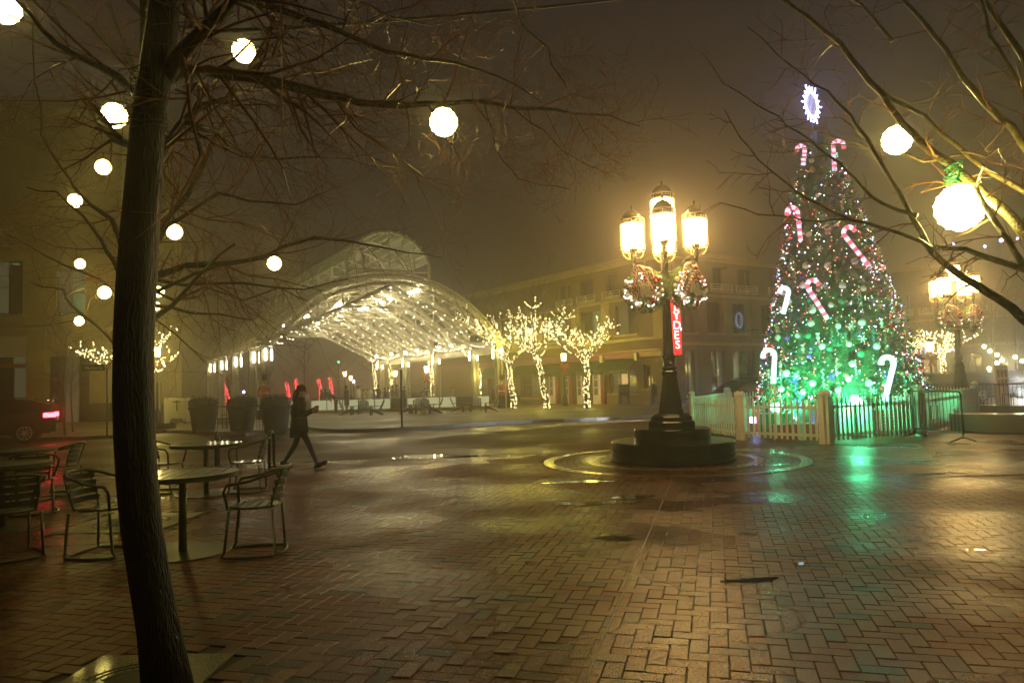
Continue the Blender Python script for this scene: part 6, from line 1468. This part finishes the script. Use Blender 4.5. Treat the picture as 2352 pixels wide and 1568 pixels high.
# nutcrackers
def nutcracker(label, px, Y, z0=0.35, H=1.75, coat='red'):
    p = AT(px, 900, Y); N = thing('nutcracker', label, 'nutcracker statue', (p.x, p.y, 0)); s = H/1.75
    MB().box((0, 0, z0/2), (.55, .5, z0)).build('plinth', mt['planter'], N)
    for q in (-.10, .10): MB().lathe([(.09, 0), (.10, .04), (.075, .1), (.085, .5), (.09, .62)], 10, (q*s, 0, z0)).build('leg', mt['cblack'] if coat == 'red' else mt['bluep'], N)
    MB().lathe([(.20, .58), (.22, .60), (.17, .80), (.20, 1.05), (.21, 1.18), (.10, 1.24)], 14, (0, 0, z0)).build('coat', mt[coat], N, smooth=True)
    for q in (-1, 1):
        m = MB(); m.tube([(q*.21, 0, z0+1.14), (q*.28, -.02, z0+.95), (q*.26, -.05, z0+.72)], [.06, .055, .05], 8); m.sphere((q*.26, -.06, z0+.67), .055, 8, 6); m.build('arm', mt[coat], N); MB().lathe([(.02, 0), (.12, .02), (.10, .05)], 8, (q*.22, 0, z0+1.16)).build('epaulette', mt['gold'], N)
    h = MB().sphere((0, 0, z0+1.34), .13, 12, 8).build('head', mt['skin'], N, smooth=True); MB().box((0, -.125, z0+1.31), (.12, .03, .03)).build('moustache', mt['ivory'], h); MB().sphere((0, -.11, z0+1.24), .06, 8, 6).build('beard', mt['ivory'], h)
    MB().lathe([(.13, 1.42), (.12, 1.44), (.15, 1.72), (.13, 1.75), (.02, 1.76)], 14, (0, 0, z0)).build('hat', mt['cblack'], N); MB().lathe([(.155, 1.42), (.155, 1.45)], 14, (0, 0, z0)).build('hat_band', mt['gold'], N)
    MB().lathe([(.215, .80), (.18, .86)], 14, (0, 0, z0)).build('belt', mt['gold'], N)
nutcracker('red coated nutcracker statue at the foot of the left front pavilion column', 607, 35.3, .55, 1.9)
nutcracker('nutcracker statue with blue legs by the right front pavilion column', 1153, 41.0, .25, 1.9)
cn = AT(1163, 940, 40.6); tag(MB().lathe([(.04, 0), (.04, 2.1), (.02, 2.14)], 8).build('candy_striped_pole', mt['candy'], loc=(cn.x, cn.y, .12)), 'slim red and white striped pole next to the right nutcracker', 'pole')
# adirondack chairs
def adirondack(mat):
    c = thing('adirondack_chair', '', 'chair', (0, 0, 0), scale=.8)
    for k in range(7):
        y = -.27+.09*k; h = .98-.05*abs(k-3)**1.4*.5; m = MB(); m.slab([(-.18, y-.038, .28), (-.18, y+.038, .28), (-.46, y*1.12+.038, h), (-.46, y*1.12-.038, h)], (.018, 0, .005)); m.build('back_slat', mt[mat], c)
    for k in range(6): MB().box((-.15+.10*k, 0, .30+.014*k), (.085, .56, .02)).build('seat_slat', mt[mat], c)
    for s in (-1, 1):
        MB().box((.36, s*.30, .27), (.09, .03, .54)).build('leg', mt[mat], c); m = MB(); m.slab([(-.45, s*.285, 0), (-.35, s*.285, 0), (.4, s*.285, .30), (.4, s*.285, .40), (.30, s*.285, .40)], (0, .025, 0)); m.build('leg', mt[mat], c); MB().box((.0, s*.34, .55), (.80, .13, .025)).build('armrest', mt[mat], c)
    return c
def low_table(mat, p, label):
    t = thing('side_table', label, 'table', (p.x, p.y, .12), .2)
    for k in range(5): MB().box((-.2+.1*k, 0, .42), (.085, .45, .02)).build('top_slat', mt[mat], t)
    for a in (-.18, .18):
        for b in (-.18, .18): MB().box((a, b, .21), (.05, .05, .40)).build('leg', mt[mat], t)
AD = {'agreen': [(796, 953, 0., 'left green slatted garden chair in front of the rink, facing right'), (838, 951, PI/2, 'middle green slatted garden chair with its back to us'), (866, 953, PI, 'right green slatted garden chair in front of the rink, facing left')],
      'anavy': [(932, 949, .3, 'left navy slatted garden chair beside the thin pole'), (963, 950, PI/2, 'navy slatted garden chair turned away, left of a close pair'), (981, 948, PI/2-.3, 'navy slatted garden chair turned away, right of a close pair'), (1001, 949, PI, 'right navy slatted garden chair facing left')],
      'ared': [(1051, 946, 0., 'left red slatted garden chair in front of the barrier'), (1094, 945, PI/2, 'middle red slatted garden chair with its back to us'), (1129, 945, PI, 'right red slatted garden chair facing left')]}
for k, L_ in AD.items():
    pr = adirondack(k)
    for i, (px, py, rz, lab) in enumerate(L_):
        p = G(px, py, .12)
        if i == 0: pr.location = p; pr.rotation_euler = (0, 0, rz); o = pr; o['label'] = lab
        else: o = dup(pr, p, rz, lab)
        o['group'] = {'agreen': 'green garden chairs by the rink', 'anavy': 'navy garden chairs by the rink', 'ared': 'red garden chairs by the rink'}[k]
low_table('agreen', G(815, 951, .12), 'small green slatted table between the left two green garden chairs'); low_table('ared', G(1072, 945, .12), 'small red slatted table between the red garden chairs'); low_table('anavy', G(948, 949, .12), 'small navy slatted table between the navy garden chairs')
# hedge tubs by the right column
for px, Y, lab in ((1172, 41.6, 'dark rounded shrub at the foot of the right pavilion column'), (395, 40, 'dark shrub beside the white utility cart')):
    p = AT(px, 900, Y); m = MB(); r_ = random.Random(px)
    for k in range(1500):
        a = r_.uniform(0, 6.28); b = r_.uniform(0, PI/2); q = Vector((.5*math.cos(a)*math.sin(b+.2), .5*math.sin(a)*math.sin(b+.2), .2+.8*math.cos(b))); d = q.normalized()*.1; s = d.cross(Vector((r_.gauss(0, 1), r_.gauss(0, 1), r_.gauss(0, 1)))).normalized()*.03; m.add([q-s, q+s, q+d], [(0, 1, 2)])
    m.lathe([(.3, 0), (.5, .3), (.46, .8), (.2, 1.0)], 12); tag(m.build('shrub', mt['hedge'], loc=(p.x, p.y, .1)), lab, 'shrub')

# ------------------------------------------------------------------ vehicles
def suv(label, loc, rz, paint, lights='rear', S=1.0, ghost=False):
    """4.5 m long, rear at local +x, front at -x"""
    c = thing('parked_car', label, 'car', loc, rz, None, S); HW = .88
    low = [(-2.22, .42), (-2.25, .62), (-2.15, .80), (-1.35, .98), (-1.15, 1.0), (1.95, 1.06), (2.18, .98), (2.26, .75), (2.24, .42), (2.10, .30), (-2.05, .28)]
    cabin = [(-1.35, .97), (-.62, 1.40), (-.2, 1.49), (.9, 1.52), (1.55, 1.44), (1.86, 1.30), (2.08, 1.04), (1.9, 1.0), (-1.1, .97)]
    def body(poly, w0, w1, z0, z1):
        m = MB(); n = len(poly); st = [(-w0*1.0, .0), (-w0*.96, 1), (w0*.96, 1), (w0, 0)]
        def ww(z): t = min(1, max(0, (z-z0)/(z1-z0))); return w0+(w1-w0)*t
        A = [(x, -ww(z), z) for x, z in poly]; B = [(x, ww(z), z) for x, z in poly]; cx = sum(p[0] for p in poly)/n; cz = sum(p[1] for p in poly)/n
        ins = lambda P, s: [(cx+(x-cx)*.975, y*s, cz+(z-cz)*.94) for x, y, z in P]
        m.loft([ins(A, 1.03), A, B, ins(B, 1.03)]); return m
    body(low, HW, HW*.97, .3, 1.05).build('body', mt[paint], c, smooth=False)
    body(cabin, HW*.94, HW*.74, 1.0, 1.5).build('cabin', mt[paint], c)
    m = MB()
    for s in (-1, 1):
        for P in ([(-1.05, 1.06), (-.55, 1.36), (-.15, 1.42), (.0, 1.42), (.0, 1.07)], [(.08, 1.07), (.08, 1.43), (.85, 1.44), (1.0, 1.40), (1.02, 1.08)], [(1.10, 1.09), (1.10, 1.39), (1.45, 1.36), (1.70, 1.15)]):
            yy = lambda z: s*(HW*.94+(HW*.74-HW*.94)*(z-1.0)/.5+.012)
            m.slab([(x, yy(z), z) for x, z in P], (0, s*.006, 0))
    m.build('side_window', mt['glass'], c); m = MB(); m.slab([(1.93, -.6, 1.28), (2.09, -.66, 1.07), (2.09, .66, 1.07), (1.93, .6, 1.28)], (.012, 0, .008)); m.build('rear_window', mt['glass'], c)
    m = MB(); m.slab([(-1.30, -.70, 1.03), (-.66, -.62, 1.40), (-.66, .62, 1.40), (-1.30, .70, 1.03)], (-.012, 0, .010)); m.build('windscreen', mt['glass'], c)
    m = MB(); m.slab([(1.62, -.6, 1.47), (2.02, -.58, 1.36), (2.02, .58, 1.36), (1.62, .6, 1.47)], (0, 0, .03)); m.build('roof_spoiler', mt[paint], c)
    for x in (-1.38, 1.38):
        for s in (-1, 1):
            MB().lathe([(.37, -.01), (.37, .01)], 24).build('wheel_arch', mt['rubber'], c, loc=(x, s*(HW+.015), .36)).rotation_euler = (PI/2, 0, 0)
            w = MB().lathe([(.22, -.10), (.31, -.11), (.335, -.08), (.335, .08), (.31, .11), (.22, .10)], 24).build('wheel', mt['rubber'], c, loc=(x, s*(HW-.05), .335)); w.rotation_euler = (PI/2, 0, 0)
            m = MB(); m.tube([(.215*math.cos(2*PI*k/24), .215*math.sin(2*PI*k/24), 0) for k in range(24)], .016, 6, closed=True); m.lathe([(.045, -.03), (.05, .02), (.02, .03)], 10)
            for k in range(10):
                a = 2*PI*k/10+(.1 if k % 2 else -.1); m.tube([(.04*math.cos(a), .04*math.sin(a), .01), (.21*math.cos(2*PI*k/10), .21*math.sin(2*PI*k/10), .0)], .014, 4)
            q = m.build('rim', mt['alloy'], w, loc=(0, 0, -s*.115)); 
    for s in (-1, 1):
        MB().box((2.08, s*.70, .92), (.34, .40, .15)).build('tail_light', mt['taillight'] if lights == 'rear' else mt['red'], c)
        MB().box((-2.17, s*.66, .68), (.14, .34, .14)).build('headlight', mt['headlight'] if lights == 'front' else mt['chrome'], c)
        MB().box((-.95, s*(HW+.10), 1.05), (.12, .18, .13)).build('wing_mirror', mt[paint], c)
    m = MB(); m.box((2.20, 0, .47), (.14, 1.60, .26)); m.box((-2.18, 0, .45), (.12, 1.60, .26)); m.build('bumper', mt['rubber'], c); MB().box((2.275, 0, .78), (.012, .50, .12)).build('number_plate', mt['signwhite'], c)
    m = MB()
    for s in (-1, 1): m.tube([(-.3, s*.60, 1.51), (-.2, s*.60, 1.55), (1.2, s*.60, 1.54), (1.3, s*.60, 1.50)], .015, 5)
    m.build('roof_rail', mt['chrome'], c); return c
p = G(59, 1017); rz_ = .50; suv('dark brown estate car with glowing red tail lights, cut by the left edge', (p.x-(1.38*math.cos(rz_)+.83*math.sin(rz_)), p.y-(1.38*math.sin(rz_)-.83*math.cos(rz_)), 0), rz_, 'cardark', 'rear', .98)
pc = G(118, 1016); 
p = AT(1700, 900, 27.6); suv('dark car with bright white headlights passing behind the picket fence', (p.x+.45, p.y+.4, 0), .34, 'carblack', 'front', .92)
hl = AT(1636, 912, 26.6)
for dx in (0, -.0):
    ld = bpy.data.lights.new('headlight_beam', 'SPOT'); ld.energy = 5000; ld.color = (.72, .82, 1.); ld.spot_size = .55; ld.spot_blend = .5; ld.shadow_soft_size = .05
    lo = bpy.data.objects.new('headlight_beam', ld); col.objects.link(lo); lo.location = (p.x+.45-2.45*.92, p.y+.4-.85*.92-.55, .62)
    lo.rotation_mode = 'QUATERNION'; lo.rotation_quaternion = (G(1080, 978)-Vector((p.x-1.6, p.y-.9, .62))).to_track_quat('-Z', 'Y')
    break
for px, Y, rz, paint, lab in ((2118, 33.5, .15, 'carblack', 'dark parked car behind the fence right of the Christmas tree'), (2172, 34.5, .1, 'greycar', 'second dark parked car behind the lit tree at the right'), (2262, 37, .1, 'greycar', 'dim parked car behind the notice board at the right'), (2345, 38, .1, 'carblack', 'parked car with lights on at the right edge behind the far barricade')):
    p = AT(px, 900, Y); suv(lab, (p.x, p.y, 0), rz, paint, 'front' if px > 2300 else 'none', .9)
glow('headlight_glow', AT(2350, 880, 35.2), 300, (.8, .88, 1.), .1)

# ------------------------------------------------------------------ people
def skin_body(name, verts, edges, mats, root=0, sub=1, matfn=None):
    """verts: (x,y,z,rx,ry)"""
    me = bpy.data.meshes.new(name); me.from_pydata([v[:3] for v in verts], edges, []); o = bpy.data.objects.new(name, me); col.objects.link(o)
    md = o.modifiers.new('s', 'SKIN'); md.use_smooth_shade = True
    sv = me.skin_vertices[0].data
    for i, v in enumerate(verts): sv[i].radius = (v[3], v[4] if len(v) > 4 else v[3]); sv[i].use_root = (i == root)
    o.modifiers.new('u', 'SUBSURF').levels = sub
    dg = bpy.context.evaluated_depsgraph_get(); n = bpy.data.meshes.new_from_object(o.evaluated_get(dg)); bpy.data.objects.remove(o)
    n.materials.clear()
    for m in mats: n.materials.append(m)
    if matfn:
        for p in n.polygons: p.material_index = matfn(p.center)
    for p in n.polygons: p.use_smooth = True
    return n
def person(label, loc, rz, H=1.68, coat='cblack', pants='cnavy', hair='cblack', stride=.0, bend=0., arms='down', hood=False, coatlen=.42, sub=1, group=None):
    """faces local +x"""
    P = thing('person', label, 'person', loc, rz, group); h = H
    hip = .53*h; sx = math.sin(bend); cz = math.cos(bend)
    def sp(t, lat=0., fwd=0.): return Vector((sx*t*h+fwd*cz*h, lat*h, hip+cz*t*h-fwd*sx*h))
    V = []; E_ = []
    def v(p, r_, r2=None): V.append((p[0], p[1], p[2], r_*h, (r2 or r_)*h)); return len(V)-1
    pel = v((0, 0, hip), .062, .075); ch1 = v(sp(.12), .062, .072); ch2 = v(sp(.24), .068, .085); nk = v(sp(.315), .032); hd0 = v(sp(.36, 0, .008), .045, .042); hd = v(sp(.40, 0, .012), .055, .048); hd1 = v(sp(.44, 0, .006), .042, .038)
    E_ += [(pel, ch1), (ch1, ch2), (ch2, nk), (nk, hd0), (hd0, hd), (hd, hd1)]
    for s in (-1, 1):
        f = stride*s
        hj = v((0.01*f, s*.052*h, hip-.05*h), .052); kn = v((f*.5*h*.5+.02*abs(f)*h, s*.055*h, .28*h+.0), .036)
        an = v((f*.5*h, s*.055*h, .045*h+(.02*h if f < 0 else 0)), .024); toe = v((f*.5*h+.085*h, s*.06*h, .022*h+(-.0 if f >= 0 else .0)), .022)
        E_ += [(pel, hj), (hj, kn), (kn, an), (an, toe)]
        sh = v(sp(.275, s*.105), .038)
        if arms == 'down': el = v(sp(.10, s*.135, -.01-f*.08), .028); ha = v(sp(-.03, s*.13, .03-f*.10), .020)
        elif arms == 'out': el = v(sp(.22, s*.24, 0), .026); ha = v(sp(.16, s*.36, 0), .02)
        elif arms == 'fold': el = v(sp(.12, s*.135, .03), .028); ha = v(sp(.15, s*.03, .13), .022)
        elif arms == 'hold': el = v(sp(.10, s*.12, .02), .028); ha = v(sp(.16+.02*s, s*.05, .15), .020)
        else: el = v(sp(.12, s*.13, .06), .028); ha = v(sp(.04, s*.10, .18), .022)
        E_ += [(ch2, sh), (sh, el), (el, ha)]
    def mf(c):
        q = c.z
        if q > hip+cz*.33*h and bend < .3: return 2
        if bend >= .3 and Vector(c).x > sx*.34*h: return 2
        return 1 if q < hip-.02*h else 0
    me = skin_body('body', V, E_, [mt[coat], mt[pants], mt['skin']], 0, sub, mf); link('body', me, P)
    # coat: loft down the spine and over the hips
    rings = []; n = 14
    for t, ra, rb_ in [(-coatlen*.5, .085, .105), (-.08, .085, .105), (.0, .082, .10), (.10, .072, .092), (.20, .080, .108), (.27, .072, .115), (.305, .045, .06), (.325, .036, .042)]:
        c_ = sp(t) if t > 0 else Vector((sx*t*h*.2, 0, hip+t*h)); rings.append([(c_.x+ra*h*math.cos(a)*(cz if t > 0 else 1), c_.y+rb_*h*math.sin(a), c_.z-ra*h*math.cos(a)*(sx if t > 0 else 0)) for a in [2*PI*k/n for k in range(n)]])
    MB().loft(rings).build('coat', mt[coat], P, smooth=True)
    hc = sp(.405, 0, -.006); m = MB(); m.sphere(hc, .062*h, 12, 8, sz=1.12)
    m.v = [(x, y, z) if not (x > hc.x+.028*h and z < hc.z+.02*h) else (hc.x+.02*h, y*.9, z) for x, y, z in m.v]
    m.build('hood' if hood else 'hair', mt[coat if hood else hair], P, smooth=True)
    return P
PE = [  # px of head, head top y, Y, coat, pants, rz, opts, label
 (707, 905, 52, 'cgrey', 'cnavy', 0, {}, 'faint grey skater far left on the ice near the walking woman'),
 (739, 893, 44, 'cblack', 'cnavy', 0, {'H': 1.5}, 'dark clothed skater behind the barrier, left of a pair'),
 (747, 892, 44.5, 'cblack', 'cblack', 2.8, {'H': 1.5}, 'dark clothed skater behind the barrier, right of a pair'),
 (758, 890, 44, 'cgrey', 'cnavy', 2.9, {'H': 1.55, 'hair': 'cwhite'}, 'white haired skater in a grey coat facing left'),
 (823, 886, 44, 'cwhite', 'cnavy', 2.6, {'H': 1.6, 'coatlen': .6}, 'skater in a long white coat on the ice'),
 (836, 893, 45, 'ctan', 'cnavy', 0, {'H': 1.45}, 'skater in a tan coat beside the long white coat'),
 (844, 892, 46, 'ctan', 'cgrey', 1.4, {'H': 1.45, 'hood': True}, 'skater in a tan hood left of the white hooded one'),
 (852, 889, 44.5, 'cwhite', 'cnavy', 0, {'H': 1.5, 'hood': True}, 'skater in a white hooded jacket facing right'),
 (860, 896, 44.2, 'cblue', 'cnavy', 0, {'H': 1.35}, 'small skater in blue next to the dark folded arms man'),
 (869.5, 883, 43, 'cblack', 'cblack', -.3, {'H': 1.66, 'arms': 'fold'}, 'man in dark clothes with folded arms on the ice'),
 (885, 889, 43.5, 'cblack', 'cnavy', 0, {'H': 1.55}, 'dark coated skater beside the folded arms man, facing right'),
 (892, 890, 45.5, 'cblue', 'cnavy', 2.9, {'H': 1.5}, 'skater in a blue jacket half hidden behind the dark coated one'),
 (902, 884, 42.6, 'cgrey', 'cgrey', .4, {'H': 1.62, 'arms': 'fwd'}, 'woman with long hair in grey, leaning at the barrier'),
 (913, 882, 43.2, 'cgrey', 'cnavy', .2, {'H': 1.66}, 'long haired skater in grey just left of the thin pole'),
 (929, 886, 43.6, 'cblack', 'cblack', 2.7, {'H': 1.6, 'arms': 'fold'}, 'dark skater just right of the thin pole'),
 (941, 898, 48, 'cgrey', 'cnavy', 0, {'H': 1.4}, 'faint small skater right of the thin pole'),
 (978, 890, 46, 'cblack', 'cblack', PI/2, {'H': 1.62, 'arms': 'out'}, 'dark skater gliding with arms spread wide'),
 (1038, 894, 50, 'cgrey', 'cblack', 1.4, {'H': 1.6}, 'far skater in grey alone at the right of the rink'),
 (1133, 899, 43.5, 'cblack', 'cblack', 0, {'H': 1.5}, 'dark figure standing behind the right end of the barrier')]
for px, py, Y, coat, pants, rz, op, lab in PE:
    p = AT(px, 930, Y); H = op.pop('H', 1.6); t_ = AT(px, py, Y); H = max(1.25, min(1.75, t_.z-.15)); person(lab, (p.x, p.y, .15), rz, H, coat, pants, **op)
p = AT(797, 960, 40.3); person('tall figure in a dark hooded coat standing at the barrier from outside', (p.x, p.y, .12), .6, AT(797, 884, 40.3).z-.12, 'cblack', 'cgrey', hood=True, coatlen=.5)
p = AT(772, 960, 40.2); person('person in dark clothes bent over the barrier next to the tall hooded figure', (p.x, p.y, .12), PI-.3, 1.62, 'cblack', 'cgrey', bend=1.15, arms='fwd', coatlen=.1)

# the walking woman
wp = G(690, 1073); wh = 1.60; W_ = thing('person', 'woman in dark coat and knitted hat walking right with a shoulder bag and cup', 'person', (wp.x, wp.y, 0), 0)
V = []; E_ = []
def v(x, y, z, r_, r2=None): V.append((x, y, z, r_, r2 or r_)); return len(V)-1
k_ = wh/1.60
pel = v(0, 0, .86, .10, .12); b1 = v(-.02, 0, 1.02, .095, .115); b2 = v(-.01, 0, 1.20, .105, .14); nk = v(.03, 0, 1.335, .05); n2 = v(.055, 0, 1.39, .052)
h1 = v(.06, 0, 1.44, .070, .062); h2 = v(.045, 0, 1.51, .082, .072); h3 = v(.04, 0, 1.57, .055, .05)
E_ += [(pel, b1), (b1, b2), (b2, nk), (nk, n2), (n2, h1), (h1, h2), (h2, h3)]
# front leg reaches right, heel down; rear leg behind pushes off
f0 = v(.04, -.085, .78, .085); f1 = v(.20, -.09, .44, .056); f2 = v(.34, -.09, .10, .036); f3 = v(.375, -.09, .05, .036); f4 = v(.49, -.095, .085, .028)
g0 = v(-.03, .085, .78, .085); g1 = v(-.12, .09, .45, .056); g2 = v(-.33, .09, .13, .038); g3 = v(-.36, .09, .07, .036); g4 = v(-.24, .095, .03, .028)
E_ += [(pel, f0), (f0, f1), (f1, f2), (f2, f3), (f3, f4), (pel, g0), (g0, g1), (g1, g2), (g2, g3), (g3, g4)]
hands = []
for s, hx, hz_ in ((-1, .30, 1.15), (1, .27, 1.09)):
    a0 = v(-.01, s*.165, 1.27, .058); a1 = v(.0, s*.20, 1.03, .044); a2 = v(.20, s*.11, 1.09, .034); a3 = v(hx-.03, s*.055, hz_, .026); E_ += [(b2, a0), (a0, a1), (a1, a2), (a2, a3)]; hands.append((hx, s, hz_))
me = skin_body('body', V, E_, [mt['cblack'], mt['cnavy'], mt['skin']], 0, 2, lambda c: 2 if c.z > 1.36 else (1 if c.z < .80 else 0)); link('body', me, W_)
# face: nose, mouth, eye, ear
m = MB(); m.sphere((.128, 0, 1.465), .016, 8, 6); m.build('nose', mt['skin'], W_, smooth=True); m = MB(); m.sphere((.118, 0, 1.43), .012, 8, 6, sz=.5); m.build('mouth', mt['ribbon'], W_)
m = MB()
for s in (-1, 1): m.sphere((.112, s*.028, 1.49), .010, 8, 6)
m.build('eyes', mt['cblack'], W_)
for hx, s, hz_ in hands:   # palm and five curled fingers round a cup
    m = MB(); m.tube([(hx-.04, s*.055, hz_), (hx+.0, s*.045, hz_), (hx+.03, s*.042, hz_)], [.022, .028, .024], 8)
    for q in range(4):
        z = hz_+.028-.018*q; L_ = [.9, 1., .95, .78][q]; m.tube([(hx+.02, s*.044, z), (hx+.05*L_, s*.046, z), (hx+.068*L_, s*.028, z), (hx+.062*L_, s*.008, z)], [.0095, .009, .008, .007], 6)
    m.tube([(hx-.005, s*.04, hz_+.02), (hx+.012, s*.02, hz_+.036), (hx+.035, s*.012, hz_+.036)], [.011, .010, .008], 6); m.build('hand', mt['skin'], W_, smooth=True)
rings = []; n = 20
for x, z, ra, rb_ in [(-.03, .60, .175, .19), (-.03, .72, .165, .19), (-.025, .86, .155, .18), (-.025, .98, .135, .165), (-.03, 1.10, .145, .185), (-.02, 1.22, .145, .205), (.0, 1.30, .105, .15), (.03, 1.36, .075, .085), (.04, 1.385, .070, .075)]:
    rings.append([(x+ra*math.cos(a)*(1+.04*math.sin(5*a+z*9)), rb_*math.sin(a), z+.012*math.sin(3*a)) for a in [2*PI*k/n for k in range(n)]])
MB().loft(rings).build('coat', mt['cblack'], W_, smooth=True)
for s in (-1, 1):
    MB().tube([(-.01, s*.165, 1.28), (-.01, s*.20, 1.14), (.0, s*.205, 1.03), (.07, s*.175, 1.035), (.20, s*.11, 1.09)], [.068, .066, .06, .055, .045], 10).build('sleeve', mt['cblack'], W_, smooth=True)
    
ht = MB(); ht.sphere((.035, 0, 1.545), .098, 16, 10, sz=.95); ht.v = [(x, y, max(z, 1.50+(.10*(x-.03)))) for x, y, z in ht.v]; ht.build('knitted_hat', mt['cblack'], W_, smooth=True); MB().tube([(.035+.098*math.cos(a), .09*math.sin(a), 1.508+.1*.098*math.cos(a)) for a in [2*PI*k/20 for k in range(20)]], .016, 6, closed=True).build('hat_brim', mt['cblack'], W_, smooth=True)
hr = MB(); hr.tube([(-.03, 0, 1.52), (-.065, 0, 1.44), (-.085, 0, 1.34), (-.095, 0, 1.22)], [.06, .065, .06, .03], 10); hr.build('hair', mt['cblack'], W_, smooth=True)
MB().lathe([(.028, -.05), (.036, .06), (.038, .065), (.034, .075)], 14, (.345, 0, 1.13)).build('cup', mt['cred'], W_)
m = MB(); m.loft([[(x+cx, y*dy-.21, z) for x, y in [(.13*math.cos(a), math.sin(a)) for a in [2*PI*k/14 for k in range(14)]]] for z, cx, dy in ((.70, .10, .03), (.72, .10, .07), (.88, .09, .075), (.98, .08, .04), (1.0, .08, .02))]); bg_ = m.build('shoulder_bag', mt['cblack'], W_, smooth=True)
MB().tube([(.14, -.21, .97), (.06, -.20, 1.15), (-.01, -.17, 1.32), (-.04, -.16, 1.30), (.0, -.20, 1.1), (.0, -.21, .97)], .012, 6).build('strap', mt['cblack'], bg_)
m = MB()
for hx, s, z, t in ((.42, -.092, .055, .35), (-.30, .092, .045, -.5)):
    q = MB(); q.lathe([(.0, -.14), (.04, -.12), (.05, -.04), (.042, .05), (.05, .10), (.02, .14)], 10, sy=.9)
    R_ = Matrix.Translation((hx, s, z)) @ Matrix.Rotation(PI/2-t, 4, 'Y'); o_ = len(m.v); m.add([R_ @ Vector(p) for p in q.v], q.f)
m.build('boots', mt['cblack'], W_, smooth=True)
W_.scale = (.98*k_,)*3
